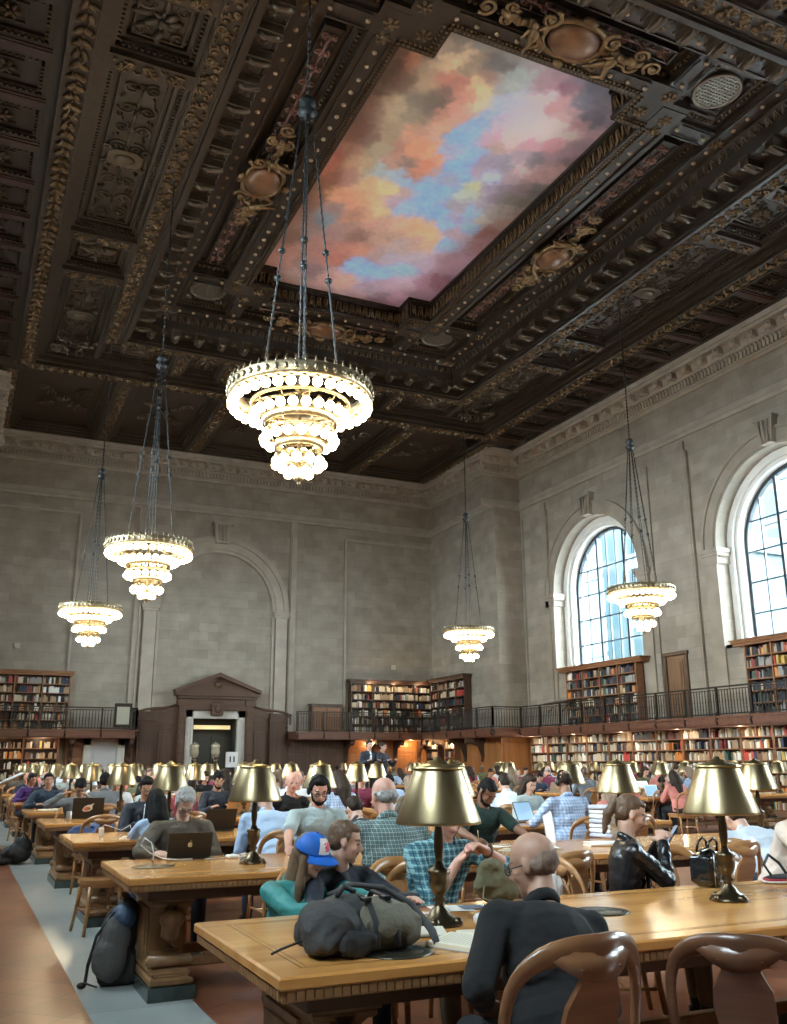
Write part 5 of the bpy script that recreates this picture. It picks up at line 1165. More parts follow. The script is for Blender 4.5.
    if style=='fringe':
        he((0,-.048,-.006),(.080,.070,.052)); 
        for q in (-1,1): m.cap(hp((q*.072,-.03,.02)),.018*s,hp((q*.074,.008,.0)),.010*s,7)
        he((0,-.03,.062),(.072,.082,.058))
    if style=='halo': he((0,-.050,-.010),(.077,.064,.050)); [m.cap(hp((q*.070,-.03,.015)),.016*s,hp((q*.072,.0,.0)),.009*s,7) for q in (-1,1)]
    if style=='stubble': he((0,-.030,.004),(.0748,.0800,.066)); [m.cap(hp((q*.070,-.02,.008)),.010*s,hp((q*.072,.004,-.004)),.006*s,7) for q in (-1,1)]
    if style=='hood': he((0,-.03,.02),(.098,.105,.112)); m.cap(hp((0,-.08,-.04)),.085*s,hp((0,-.1,-.16)),.10*s,10)
    if style=='shaved': he((0,-.026,.030),(.0765,.090,.078))
    if m.v:
        me=remesh(m,hv,[HR[hair] if scarf is None else scarf],1,'hair')
        for v in me.vertices: c=v.co; v.co=c+(c-hc).normalized()*(.004*s*noise.noise(c*60)+.004*s*noise.noise(c*25)+.007*s*noise.noise(Vector((c.x*75,c.y*75,c.z*9))))
        put('hair',me,t)
    if beard:
        m=MB(); m.ell(hp((0,.052,-.082)),tuple(k*s for k in (.044,.040,.034)),10,7,rot=HRm); m.ell(hp((0,.089,-.040)),tuple(k*s for k in (.026,.010,.006)),8,5,rot=HRm)
        for q in (-1,1): m.cap(hp((q*.045,.035,-.070)),.020*s,hp((q*.064,.005,-.02)),.010*s,8)
        put('beard',remesh(m,hv,[HR[hair]],1,'beard'),t)
    if glasses:
        m=MB()
        for q in (-1,1):
            m.tube([hp((q*.031+.022*math.cos(a),.094,.002+.016*math.sin(a))) for a in [2*PI*i/14 for i in range(14)]],.0028*s,5,closed=True); m.tube([hp((q*.053,.092,.006)),hp((q*.074,.05,.006)),hp((q*.080,.0,.004))],.0026*s,5)
        m.tube([hp((-.010,.096,.004)),hp((.010,.096,.004))],.0026*s,5); m.build('glasses',M_BLACK,t)
    if phones:
        m=MB(); m.tube([hp((.088*math.cos(a),-.01,.012+.112*math.sin(a))) for a in [PI*i/14 for i in range(15)]],.009*s,7,flat=1.4)
        for q in (-1,1): m.ell(hp((q*.088,-.006,-.004)),tuple(k*s for k in (.020,.032,.040)),10,7,rot=HRm)
        m.build('headphones',M_BLACK,t)
    t_info[t.name]=dict(hp=[hp((0,0,0))],hc=hc.copy(),HR=HRm.copy(),wR=wR.copy(),wL=wL.copy(),nb=nb.copy(),up=up.copy(),fw=fw.copy(),rt=rt.copy(),s=s,eR=eR.copy(),eL=eL.copy(),sR=sR.copy(),sL=sL.copy())
    return t
t_info={}
BK=PI
def Yn(k): return TY0+k*TP           # near edge of table k
def Yf(k): return TY0+k*TP+TW
C=cloth
teal=C('teal_jacket',(.035,.24,.235),.6); darknavy=C('dark_navy_jacket',(.018,.022,.035),.75); plaidteal=plaid('teal_plaid_shirt',(.05,.17,.22),(.30,.50,.52),(.015,.04,.06),26,.22)
plaidgreen=plaid('green_check_shirt',(.06,.11,.12),(.42,.50,.46),(.20,.28,.26),42,.16); leather=mat('black_leather',(.014,.014,.016),.26,bump=.5,bscale=22); beige=C('beige_tshirt',(.62,.50,.42)); blackk=C('black_knit',(.010,.010,.011),.95)
ltblue=C('light_grey_blue',(.38,.46,.47)); brownsh=C('brown_work_shirt',(.12,.095,.07)); bottle=C('bottle_green_tshirt',(.012,.035,.028)); pale=C('pale_blue_shirt',(.42,.55,.74)); sky=plaid('blue_check_shirt',(.34,.44,.62),(.62,.70,.84),(.22,.30,.5),30,.2); white=C('white_shirt',(.72,.78,.84))
dkblue=C('dark_blue_sweater',(.025,.045,.075)); purple=C('purple_top',(.06,.02,.13)); greyh=C('grey_hoodie',(.16,.17,.18)); greyt=C('mid_grey_shirt',(.14,.15,.16)); pinkc=C('coral_top',(.62,.22,.18)); red=C('dark_red_top',(.22,.03,.045)); mar=C('maroon_striped_top',(.20,.03,.07)); wh2=C('bluish_white_shirt',(.55,.60,.68))
N_=.0075
# --- front table
girl=person('child in a bright blue cap and teal jacket leaning over the front table',1.60,5.06,BK+.05,.86,lean=.42,hyaw=.62,hpitch=.36,rh=(1.74,4.50,.785),lh=(1.98,4.46,.79),skin='fair',shirt=teal,trous=M_JEAN,hair='blond',style='girl',head=(1.75,4.83),vox=N_,curl=.5,bulk=1.22,elbow_out=.9)
boy=person('boy in a dark jacket in profile with one hand flat on red paper',1.93,5.22,BK+.18,.90,lean=.36,hyaw=.95,hpitch=.22,lh=(2.22,4.56,.785),rh=(1.86,4.52,.80),skin='fair',shirt=darknavy,trous=M_NAVY,hair='brown',style='crop',head=(1.96,4.86),vox=N_,curl=.18,open_jacket=C('charcoal_tee',(.06,.06,.065)),elbow_out=.7)
pman=person('man in a teal plaid shirt half hidden behind the closest lampshade, hands raised together',2.60,5.18,BK+.05,1.02,lean=.42,hpitch=.55,rh=(2.58,4.74,.94),lh=(2.72,4.70,1.0),skin='pink',shirt=plaidteal,sleeve='rolled',trous=M_KHAKI,hair='grey',style='short',head=(2.58,4.84),vox=N_,curl=.9,elbow_out=1.0)
pwom=person('woman with a ponytail and black leather jacket looking down at her phone',3.74,5.02,BK+1.12,.95,lean=.12,hyaw=-.05,hpitch=.38,rh=(4.03,4.77,.98),lh=(4.10,4.87,.99),skin='fair',shirt=leather,trous=M_KHAKI,hair='brown',style='ponytail',head=(3.86,4.83),vox=N_,curl=.85,open_jacket=white,collar=True,elbow_out=.7)
rman=person('person in a beige T-shirt cut off by the picture edge, arm on the front table',5.30,5.16,BK+.2,1.05,lean=.45,hpitch=.4,rh=(5.12,4.47,.80),lh=(5.75,4.45,.80),skin='pink',shirt=beige,sleeve='short',trous=M_NAVY,hair='brown',style='short',head=(5.50,4.92),vox=.010,elbow_out=1.1,bulk=1.08)
bald=person('bald man in a black sweater seen from behind, reading with glasses on',2.10,2.42,.05,.97,lean=.50,side=.16,hyaw=.55,hpitch=.32,lh=(1.75,3.05,.66),rh=(2.12,3.22,.64),skin='weathered',shirt=blackk,trous=M_BLK,hair='stub',style='stubble',head=(2.0,3.10),vox=N_,glasses=True,bulk=1.16,elbow_out=.6)
# --- second table
plb=person('broad man in a green check shirt seen from behind, grey hair round a bald crown',2.68,5.68,.05,1.06,lean=.36,hyaw=.1,hpitch=.25,lh=(2.45,6.32,.80),rh=(2.95,6.3,.80),skin='pink',shirt=plaidgreen,sleeve='long',trous=M_NAVY,hair='grey',style='halo',head=(2.71,6.04),vox=.009,bulk=1.22,elbow_out=1.)
berd=person('bearded man with glasses and black headphones in a pale grey-blue shirt',2.86,8.16,BK-.05,1.03,lean=.20,hyaw=-.12,hpitch=.42,rh=(2.52,7.50,.80),lh=(3.05,7.52,.80),skin='pink',shirt=ltblue,sleeve='short',trous=M_NAVY,hair='black',style='short',head=(2.93,7.90),vox=N_,glasses=True,beard=True,phones=True,bulk=1.12,elbow_out=.9)
grey=person('grey-haired man with glasses in a brown shirt typing behind a black laptop',1.72,8.12,BK,1.0,lean=.44,hyaw=-.05,hpitch=.75,rh=(1.48,7.58,.80),lh=(1.84,7.62,.80),skin='fair',shirt=brownsh,trous=M_NAVY,hair='grey',style='short',head=(1.76,7.90),vox=N_,glasses=True,bulk=1.15,elbow_out=1.)
gren=person('dark-haired man in a bottle green T-shirt writing with head bowed',4.62,8.12,BK+.05,1.03,lean=.42,hyaw=.1,hpitch=.75,rh=(4.28,7.52,.80),lh=(4.80,7.50,.82),skin='brown',shirt=bottle,sleeve='short',trous=M_NAVY,hair='black',style='crop',head=(4.63,7.90),vox=.009,beard=True,bulk=1.1,curl=.8,elbow_out=1.)
bent=person('person in a bluish white shirt bent low over the second table, head hidden',6.45,5.86,-.15,1.05,lean=1.0,hpitch=.9,skin='fair',shirt=wh2,trous=M_NAVY,hair='dark',style='short',head=(6.28,6.45),local=True,lh=(-.16,.42,.80),rh=(.16,.42,.80),vox=.012,bulk=1.15)
# --- third table
lngh=person('woman with long black hair in a pale blue shirt seen from behind',1.72,8.72,.25,.98,lean=.52,hyaw=-.2,hpitch=.35,skin='tan',shirt=pale,sleeve='rolled',trous=M_JEAN,hair='black',style='long',head=(1.75,9.10),vox=.011,lh=(1.60,9.5,.79),rh=(2.0,9.45,.79))
blub=person('man in a light blue shirt leaning forward over the third table, seen from behind',2.78,8.62,.0,1.04,lean=.62,hpitch=.9,skin='fair',shirt=pale,trous=M_NAVY,hair='dark',style='short',vox=.012,bulk=1.15)
hdp=person('man with black headphones and a blue check shirt seen from behind',6.34,8.78,.05,1.03,lean=.16,hpitch=.2,skin='tan',shirt=sky,sleeve='rolled',trous=M_NAVY,hair='dark',style='shaved',head=(6.34,9.10),vox=.010,phones=True,bulk=1.2,lh=(6.05,9.4,.80),rh=(6.6,9.4,.80),elbow_out=1.)
dkg=person('dark-haired man with glasses half hidden behind the woman with long black hair',1.66,11.22,BK,1.,lean=.22,hpitch=.35,skin='tan',shirt=C('dark_blazer',(.03,.035,.05)),hair='black',style='short',glasses=True,head=(2.0,10.97),vox=.012,open_jacket=white)
bhd=person('bald man resting his chin on his hand behind the light blue shirt',3.78,11.25,BK+.05,1.04,lean=.25,hyaw=-.1,hpitch=.15,rh=(3.75,11.02,1.02),lh=(3.95,10.7,.80),skin='pink',shirt=blackk,hair='grey',style='none',head=(3.72,10.97),vox=.010,curl=.9)
dks=person('dark-jacketed person bent low behind the bearded man with headphones',3.6,8.7,.1,1.,lean=.85,hpitch=.8,skin='fair',shirt=darknavy,hair='dark',style='short',vox=.014,head=(3.80,9.2))
gh2=person('grey-haired man next to the bald man resting his chin',3.85,12.12,.1,1.,lean=.2,hpitch=.3,skin='fair',shirt=greyt,hair='grey',style='short',vox=.014)
# --- fourth and further
crl=person('curly-haired bearded man in a navy top behind a light laptop',3.58,14.20,BK,1.03,lean=.3,hpitch=.35,skin='tan',shirt=darknavy,hair='black',style='curly',beard=True,head=(3.61,14.05),vox=.012)
hid=person('person in a grey hoodie hidden behind a black stickered laptop, hand to the forehead',1.62,14.25,BK,1.0,lean=.45,hpitch=.85,rh=(1.40,13.85,1.06),lh=(1.72,13.75,1.03),skin='tan',shirt=greyh,hair='black',style='short',head=(1.64,14.00),vox=.012,curl=.8)
lft=person('dark-haired man in a dark blue sweater facing the camera at the fifth table',1.50,17.38,BK-.15,1.0,lean=.22,hyaw=.15,hpitch=.05,skin='tan',shirt=dkblue,hair='black',style='short',head=(1.48,17.10),vox=.012,bulk=1.1,elbow_out=1.1)
pur=person('person in a purple top and dark cap leaning on the sixth table by the aisle',1.36,20.42,BK+.3,1.0,lean=.35,hyaw=.3,hpitch=.3,skin='tan',shirt=purple,hair='black',style='short',head=(1.44,20.20),vox=.014,elbow_out=1.1,phones=True)
gry=person('man in a grey shirt seen from behind beyond the stickered laptop',2.30,15.05,-.1,1.03,lean=.36,hpitch=.2,skin='tan',shirt=greyt,hair='black',style='short',head=(2.14,15.25),vox=.014,bulk=1.1)
pnk=person('person in a coral top leaning on one arm in the far block',12.95,15.9,.9,1.,lean=.4,hyaw=.3,hpitch=.4,skin='pink',shirt=pinkc,hair='brown',style='short',vox=.016,sleeve='short')
wb=person('white-shirted person bent forward at the fourth table',7.45,11.90,-.1,1.05,lean=.6,hpitch=.6,skin='fair',shirt=white,hair='dark',style='short',vox=.014,bulk=1.15)
pf=MB(); pf.box(-.9,-.45,0,.9,.45,.18,b=.01); pf.box(-.7,-.35,.18,.7,.35,.36,b=.01); o=pf.build('step_platform',M_CASE,None,(8.62,20.9,0)); tag(o,'low wooden platform under the two dark-clothed people standing far back','platform')
for i,(u_,lb,hr) in enumerate(((369,'dark-suited person standing among the far tables, the one with an open collar',.95),(382,'dark-clothed person standing beside a suited companion among the far tables',.92))):
    d_=_F+_Rt*((u_-393.5)/FL)-_U*((752-512)/FL); X_=d_.x/d_.y*20.9
    q=person(lb,X_,20.9,BK+.5*i,hr,lean=.03,hpitch=.15,standing=True,local=True,lh=(-.16,.30,1.15),rh=(.16,.28,1.15),skin='fair',shirt=darknavy,trous=M_BLK,hair='dark',style='short',vox=.016,open_jacket=white if i==0 else None); q.location.z=.36
    o.location.x=X_-.15
# --- templates for the crowd further away
TPL=[]
def tpl(**k): p=person('x',-50,-50,0,vox=.018,**k); TPL.append(p); return p
tpl(lean=.2,hpitch=.4,style='short',hair='dark',skin='fair',bulk=1.05); tpl(lean=.45,hpitch=.6,style='crop',hair='black',skin='tan'); tpl(lean=.3,hpitch=.5,style='long',hair='dark',skin='fair'); tpl(lean=.1,hpitch=.1,hyaw=.5,style='ponytail',hair='brown',skin='fair',sleeve='short')
tpl(lean=.7,hpitch=.8,style='short',hair='black',skin='brown',bulk=1.1); tpl(lean=.25,hpitch=.3,hyaw=-.4,style='halo',hair='grey',skin='pink',sleeve='rolled'); tpl(lean=.35,hpitch=.5,style='long',hair='blond',skin='fair',sleeve='short'); tpl(lean=.15,hpitch=.35,style='short',hair='brown',skin='dark',bulk=1.1)
SHC=[('white',white),('light blue',pale),('black',blackk),('navy',darknavy),('grey',greyt),('dark red',red),('dark blue',dkblue),('maroon',mar),('pale grey',ltblue),('charcoal',greyh),('coral',pinkc),('brown',brownsh),('blue check',sky),('olive',C('olive_top',(.10,.11,.05)))]
HN=['short dark hair','cropped black hair','long dark hair','brown ponytail','black hair bowed','thinning grey hair','long fair hair','short brown hair']
KIDS.clear(); pr=random.Random(21); occupied=[]
for o in list(COL.objects):
    if o.name.startswith('person') and o.type=='EMPTY' and o not in TPL: occupied.append((o.location.x,o.location.y))
SEATS=[1.55,2.65,3.75,4.85,5.95,7.05]; firstuse=set(); PEOPLE=[]
used_l=set()
for k in range(1,NR):
    for blk in (0,1):
        if blk==1 and k<4: continue
        for side_ in (-1,1):
            for i,sx in enumerate(SEATS):
                X=sx if blk==0 else sx+11.78
                Y=Yn(k)-.42 if side_<0 else Yf(k)+.42
                px=X/Y
                if px>.95 or px<.05: continue
                if any(abs(X-a)<.62 and abs(Y-b)<.75 for a,b in occupied): continue
                if k==1 or (blk==0 and k<6 and X<2.4 and not (k==5 and side_<0)) or (k==2 and side_<0 and X<5.2) or (k==2 and side_>0 and 2.3<X<3.2): continue
                if pr.random()>(.80 if k<8 else .70): CH_EMPTY=True; PEOPLE.append((X,Y,0 if side_<0 else PI,None,k,side_,blk,i)); continue
                ti=pr.randrange(8); ci=pr.randrange(14)
                if ti in (3,6) and ci in (3,): ci=0
                lab='%s top, %s, %s side, %s table%s, %s place'%(SHC[ci][0],HN[ti],'near' if side_<0 else 'far',rowname[k],'' if blk==0 else ' beyond aisle',ORD[i])
                src=TPL[ti]; rz=(0 if side_<0 else PI)+pr.uniform(-.25,.25)
                if ti not in firstuse: firstuse.add(ti); p=src; p.location=(X,Y,0); p.rotation_euler=(0,0,rz); p['label']='person, '+lab
                else: p=dup(src,(X,Y,0),rz,'person, '+lab,s=pr.uniform(.95,1.05))
                p['group']='readers at the far tables'
                for ch_ in p.children:
                    if ch_.name.split('.')[0] in ('shirt','collar'): ch_.material_slots[0].link='OBJECT'; ch_.material_slots[0].material=SHC[ci][1]
                occupied.append((X,Y)); PEOPLE.append((X,Y,rz,SHC[ci][0],k,side_,blk,i))
for i,p in enumerate(TPL):
    if i not in firstuse:
        for c in list(p.children): bpy.data.objects.remove(c)
        bpy.data.objects.remove(p)
# chairs for everyone, and empty chairs where the photo shows them
CDX={girl:.24,boy:.14}
def chair_for(o,label,dark=False): chair(o.location.x+CDX.get(o,0)-.04*math.sin(-o.rotation_euler.z),o.location.y-.06*math.cos(o.rotation_euler.z),o.rotation_euler.z,label,dark)
M_CHM=wood('reddish_oak_chair',(.15,.062,.026),(.23,.105,.045),.3,3,'X',coat=.3)
c1_=make_chair(M_CHM); c1_.location=(1.74,2.78,0); c1_.rotation_euler=(0,0,.12); c1_.scale=(1.08,1.08,1.08); c1_['label']='oak chair with the bald man in black sitting on it'
chair(2.70,2.80,-.80,'dark empty chair with a vase-shaped splat drawn up to the front table',True,1.0)
for o,l in ((girl,'oak chair under the child in the blue cap'),(boy,'oak chair under the boy in the dark jacket'),(pman,'oak chair under the man in the teal plaid shirt'),(pwom,'oak chair with the leather-jacketed woman sitting sideways'),(rman,'oak chair under the person in the beige T-shirt'),
            (plb,'oak chair holding the broad man in green check'),(berd,'oak chair under the bearded man with headphones'),(grey,'oak chair under the grey-haired laptop user'),(gren,'oak chair under the man in bottle green'),(bent,'oak chair under the bent bluish white shirt'),
            (lngh,'oak chair under the woman with long black hair'),(blub,'oak chair behind the light blue shirt at the third table'),(hdp,'oak chair behind the blue check shirt with headphones'),(dkg,'oak chair under the man in the dark blazer'),(bhd,'oak chair under the bald man resting his chin'),(dks,'oak chair under the bent dark-jacketed person'),(gh2,'oak chair under the grey-haired man at the fourth table'),
            (crl,'oak chair under the curly-haired man'),(hid,'oak chair behind the stickered laptop'),(lft,'oak chair under the man in the dark blue sweater'),(pur,'oak chair under the person in purple'),(gry,'oak chair under the man in the grey shirt'),(pnk,'oak chair under the person in coral'),(wb,'oak chair under the white shirt at the fourth table')): chair_for(o,l)
for x,y,rz,l in ((3.28,4.98,PI+.5,'empty golden oak chair with a white plastic bag beside the leather jacket'),(4.62,5.20,PI-.1,'empty oak chair behind the black handbag and red pouch'),(5.35,5.75,.1,'empty oak chair at the second table behind the right-hand lamp of the front table'),(.98,5.9,.0,'x') ,(3.72,5.62,.25,'empty oak chair behind the bald reader at the second table'),
                 (1.62,8.72+3.1,.1,'empty oak chair beside the blue bag at the fourth table'),(3.9,8.75,-.2,'empty oak chair at the third table, between the two blue shirts'),(4.95,11.85,.2,'empty oak chair at the fourth table behind the white paper')):
    if l!='x' and not any(abs(x-a)<.45 and abs(y-b)<.45 for a,b in occupied): chair(x,y,rz,l)
for X,Y,rz,c,k,sd,blk,i in PEOPLE:
    chair(X,Y+(.05 if sd>0 else -.05),rz,('%soak chair, %s side of %s table%s, %s place along'%('empty ' if c is None else '', 'near' if sd<0 else 'far',rowname[k],'' if blk==0 else ' beyond aisle',ORD[i])))

def stool():
    t=thing('stool','backless oak stool half under the third table beside the marble strip','stool',(1.33,9.30,0),.2)
    m=MB(); m.prism(ngon(.20,14,(0,0),.2),.42,.455,'Z'); m.prism(ngon(.185,14,(0,0),.2),.39,.42,'Z'); m.build('seat',M_CHAIR,t)
    for x in (-1,1):
        for y in (-1,1): m=MB(); m.tube([(x*.13,y*.13,.40),(x*.15,y*.15,.2),(x*.18,y*.18,0)],[.02,.018,.014],8); m.build('leg',M_CHAIR,t)
    m=MB(); m.tube([(.15*a,.15*b,.2) for a,b in ((-1,-1),(1,-1),(1,1),(-1,1))],.010,6,closed=True); m.build('stretcher',M_CHAIR,t)
stool()
# ------------------------------------------------------------------ cap, watch, headwear belonging to people
i_=t_info[girl.name]; hM=Matrix.Translation(i_['hc'])@i_['HR'].to_4x4(); sc_=i_['s']
def hT(k=1): return hM@Matrix.Scale(sc_,4)
M_CAP=mat('bright_blue_cap',(.01,.13,.55),.6)
m=MB(); prof=[(.106*math.cos(a),.040+.098*math.sin(a)) for a in [PI/2*i/8 for i in range(8,-1,-1)]]; m.lathe(prof[::-1] if False else [(r,z) for r,z in prof],20,0,hT()@Matrix.Translation((0,-.005,.0)),cap=False); m.lathe([(.106,.042),(.108,.030),(.100,.024)],20,0,hT()@Matrix.Translation((0,-.005,0)),cap=False); m.ell((0,-.005,.139),.008,6,4,0,hT()); cap=m.build('cap_crown',M_CAP,girl)
m=MB(); vs=[];n=12
for k in range(n+1):
    a=PI*(.12+.76*k/n); ci,si=math.cos(a),math.sin(a)
    for r,dz in ((.102,0),(.145,.004),(.190,-.010*abs(ci)-.012)): vs.append((r*ci*(.98 if r<.11 else .80),-.005+r*si,.034+dz-.012*ci*ci))
fs=[(k*3+q,k*3+3+q,k*3+4+q,k*3+1+q) for k in range(n) for q in range(2)]
m.add(vs,fs,0,True,hT()); m.add([(x,y,z-.006) for x,y,z in vs],[f[::-1] for f in fs],0,True,hT()); m.build('cap_brim',M_CAP,girl)
m=MB(); vs=[];n=8
for k in range(n+1):
    a=PI*(.30+.40*k/n)
    for j in range(6): e=PI/2*(.04+.62*j/5); r=.1085; vs.append((r*math.cos(e)*math.cos(a),-.005+r*math.cos(e)*math.sin(a),.040+.1005*math.sin(e)))
m.add(vs,[(k*6+j,k*6+6+j,k*6+7+j,k*6+1+j) for k in range(n) for j in range(5)],0,True,hT()); m.build('cap_front_panel',mat('cap_white_panel',(.78,.76,.72),.7),girl)
m=MB()
for a0,e0,ra in ((.47,.32,.016),(.53,.36,.018),(.50,.22,.020),(.55,.20,.012),(.45,.44,.009),(.56,.46,.009)): a=PI*a0; e=PI/2*e0; r=.1095; m.ell((r*math.cos(e)*math.cos(a),-.005+r*math.cos(e)*math.sin(a),.040+.1015*math.sin(e)),(ra,.003,ra),8,5,0,hT())
m.build('cap_emblem',mat('coral_emblem',(.85,.18,.25),.6),girl)
i_=t_info[pman.name]; w=i_['eL'].lerp(i_['wL'],.86); d=(i_['wL']-i_['eL']).normalized(); m=MB(); a=d.cross(Vector((0,0,1))).normalized(); b=a.cross(d)
m.tube([w+a*(.031*math.cos(t))+b*(.031*math.sin(t)) for t in [2*PI*k/14 for k in range(14)]],.008,6,flat=1.,closed=True,up=d); m.ell(w+b*.034,.016,8,6); m.build('wristwatch',mat('brown_watch_strap',(.10,.04,.025),.5),pman)
i_=t_info[girl.name]; m=MB(); c_=i_['nb']-i_['fw']*.075*i_['s']-i_['up']*.02; m.ell(c_,(.115,.07,.055),12,7); m.ell(c_+Vector((0,0,.03)),(.09,.045,.05),10,6)
put('hood',remesh(m,.009,[teal],2,'hood'),girl)
# ------------------------------------------------------------------ laptops
M_ALU=mat('silver_laptop',(.50,.49,.47),.35,.7); M_DARKLAP=mat('dark_laptop_lid',(.028,.026,.025),.42,.3); M_LOGO=mat('polished_logo',(.62,.64,.66),.2,.8); M_KEYS=mat('laptop_keys',(.02,.02,.02),.5); M_SCR=mat('laptop_screen',(.05,.08,.12),.2,emit=(.30,.52,.75),estr=.9)
def apple_poly(r):
    P=[]
    for k in range(40):
        a=2*PI*k/40; x=math.cos(a); y=math.sin(a); rr=1-.10*max(0,math.sin(a))**8*1.6-.10*max(0,-math.sin(a))**14; x*=.88*rr; y*=rr
        d=math.hypot(x-1.12,y-.15)
        if d<.46: a2=math.atan2(y-.15,x-1.12); x=1.12+.46*math.cos(a2); y=.15+.46*math.sin(a2)
        P.append((x*r,y*r))
    return P
def laptop(x,y,rz,label,w=.34,d=.235,ang=22,body=None,logo=True,sticker=False,z=.76,group=None):
    body=body or M_DARKLAP; t=thing('laptop',label,'laptop',(x,y,z),rz,group)
    m=MB(); m.box(-w/2,-d,0,w/2,0,.014,b=.003); bs=m.build('laptop_base',body,t); m=MB()
    for r in range(5):
        for c in range(14): m.box(-w/2+.022+c*(w-.044)/14,-.05-r*.021,.014,-w/2+.022+(c+.86)*(w-.044)/14,-.05-r*.021+.017,.0155)
    m.box(-.05,-d+.012,.014,.05,-.165,.0148); m.build('keyboard',M_KEYS,bs)
    M=Matrix.Translation((0,0,.016))@Matrix.Rotation(R(-ang),4,'X')
    m=MB(); m.box(-w/2,0,0,w/2,.008,d,0,M,.002); lid=m.build('laptop_lid',body,t)
    m=MB(); m.box(-w/2+.010,-.0008,.012,w/2-.010,.0,d-.010,0,M); m.build('laptop_display',M_SCR,lid)
    if logo:
        P=apple_poly(.021); m=MB(); Ml=M@Matrix.Translation((0,.0082,d*.52))@Matrix.Rotation(PI,4,'Z'); m.prism(P,-.0012,0.0,'Y',0,Ml); m.prism([(.002+.010*math.cos(a)*.5+.006*math.sin(a),.028+.010*math.sin(a)+.004*math.cos(a)) for a in [2*PI*k/10 for k in range(10)]],-.0012,0,'Y',0,Ml); m.build('lid_logo',M_LOGO,lid)
    if sticker:
        Ml=M@Matrix.Translation((0,.0082,d*.52))@Matrix.Rotation(PI,4,'Z')
        for nm,mt,P,o in (('sticker',M_WHITE,[(-.075,-.035),(-.05,-.055),(.02,-.05),(.055,-.02),(.05,.015),(.075,.055),(.03,.035),(-.01,.03),(-.05,.01)],0),('sticker_print',mat('sticker_salmon',(.75,.22,.12),.5),[(-.062,-.033),(-.045,-.045),(.012,-.042),(.036,-.02),(.02,.004),(-.02,.012),(-.045,0)],.0006),('sticker_spot',mat('sticker_green',(.12,.30,.12),.5),[(.0,-.03),(.03,-.018),(.02,-.002),(-.012,-.012)],.0010)):
            m=MB(); m.prism(P,-.0009-o,0,'Y',0,Ml); m.build(nm,mt,lid)
    return t
# lids stand towards the camera for people facing it (rz=pi)
laptop(1.70,7.42,PI-.06,'black laptop with a polished apple emblem in front of the grey-haired man',w=.33,d=.195,ang=20,body=M_DARKLAP)
laptop(1.69,13.42,PI-.05,'black laptop with a white and salmon sticker on its lid at the fourth table',w=.40,d=.26,ang=12,logo=False,sticker=True)
laptop(3.72,13.35,PI+.05,'light gold laptop on the fourth table in front of the curly-haired man',body=mat('gold_laptop',(.62,.38,.18),.4,.4),w=.33)
laptop(2.66,10.25,PI+.1,'plain dark laptop on the third table beside the brown-shirted man\'s shoulder',logo=False)
laptop(6.42,10.02,.35,'open laptop with a glowing blue screen facing the man with headphones',logo=False)
laptop(7.05,13.35,PI+.1,'silver laptop with a bright emblem at the fourth table beyond the closest lampshade',body=mat('warm_silver',(.62,.42,.30),.4,.3))
# ------------------------------------------------------------------ books and papers on the tables
def open_book(x,y,rz,label,w=.20,d=.25,th=.022,z=.7605,group=None,cover=None,cat='book'):
    t=thing('open_book',label,cat,(x,y,z),rz,group); m=MB(); m.box(-w-.004,-d/2-.004,0,w+.004,d/2+.004,.004); m.build('book_cover',cover or BM[8],t)
    m=MB()
    for q in (-1,1):
        pr_=[(q*w*u,.004+th*(1-.55*u)*(min(1,u*9)**.5)*(1 if u>0 else .3)) for u in [i/10 for i in range(11)]]; P=[(0,.004)]+pr_[1:]+[(q*w,.004)]
        m.prism(P if q>0 else P[::-1],-d/2,d/2,'Y')
    pg=m.build('pages',M_CREAM,t)
    m=MB()
    for q in (-1,1):
        for k in range(11):
            for i in range(1,9): u0,u1=.12+.09*i-.05,.12+.09*i+.041; f=lambda u:.0046+th*(1-.55*u)*(min(1,u*9)**.5); yy=d/2-.03-k*.018; m.add([(q*w*u0,yy,f(u0)),(q*w*u1,yy,f(u1)),(q*w*u1,yy+.006,f(u1)),(q*w*u0,yy+.006,f(u0))],[(0,1,2,3) if q>0 else (3,2,1,0)])
    m.build('printed_lines',mat('print_ink',(.52,.48,.39),.7),pg); return t
def closed_book(x,y,z,rz,label,w=.17,d=.24,h=.035,cover=None,group=None,name='book'):
    t=thing(name,label,'book',(x,y,z),rz,group); m=MB(); m.box(-w/2,-d/2,0,w/2,d/2,.004); m.box(-w/2,-d/2,h-.004,w/2,d/2,h); m.tube([(-w/2,-d/2,h/2),(-w/2,d/2,h/2)],h/2,8,flat=1.); m.build('book_cover',cover or BM[9],t)
    m=MB(); m.box(-w/2+.002,-d/2+.005,.004,w/2-.005,d/2-.005,h-.004); m.build('page_block',M_CREAM,t); return t
def sheet(x,y,rz,label,w=.21,d=.297,z=.7608,m_=None,curl=0.,name='paper_sheet',cat='paper',group=None):
    m=MB(); vs=[];n=8
    for i in range(n+1):
        for j in range(2): u=i/n; vs.append((-w/2+w*u,-d/2+d*j,.0006+curl*math.sin(PI*u)*.5+.002*math.sin(6*u)))
    fs=[(2*i,2*i+2,2*i+3,2*i+1) for i in range(n)]; m.add(vs,fs); m.add([(a,b,c-.0008) for a,b,c in vs],[f[::-1] for f in fs]); o=m.build(name,m_ or M_WHITE,None,(x,y,z)); o.rotation_euler=(0,0,rz); return tag(o,label,cat,group)
open_book(1.99,3.50,.42,'thick open book with cream pages beside the bald reader\'s elbow',w=.175,d=.25,th=.035)
closed_book(2.36,3.84,.7605,-1.1,'white-topped hardback with a black lower cover behind the open book',w=.19,d=.27,h=.055,cover=M_WHITE)
closed_book(1.86,3.83,.7605,1.2,'thin pale journal lying flat behind the khaki backpack',w=.20,d=.27,h=.012,cover=mat('pale_journal',(.62,.58,.50),.5))
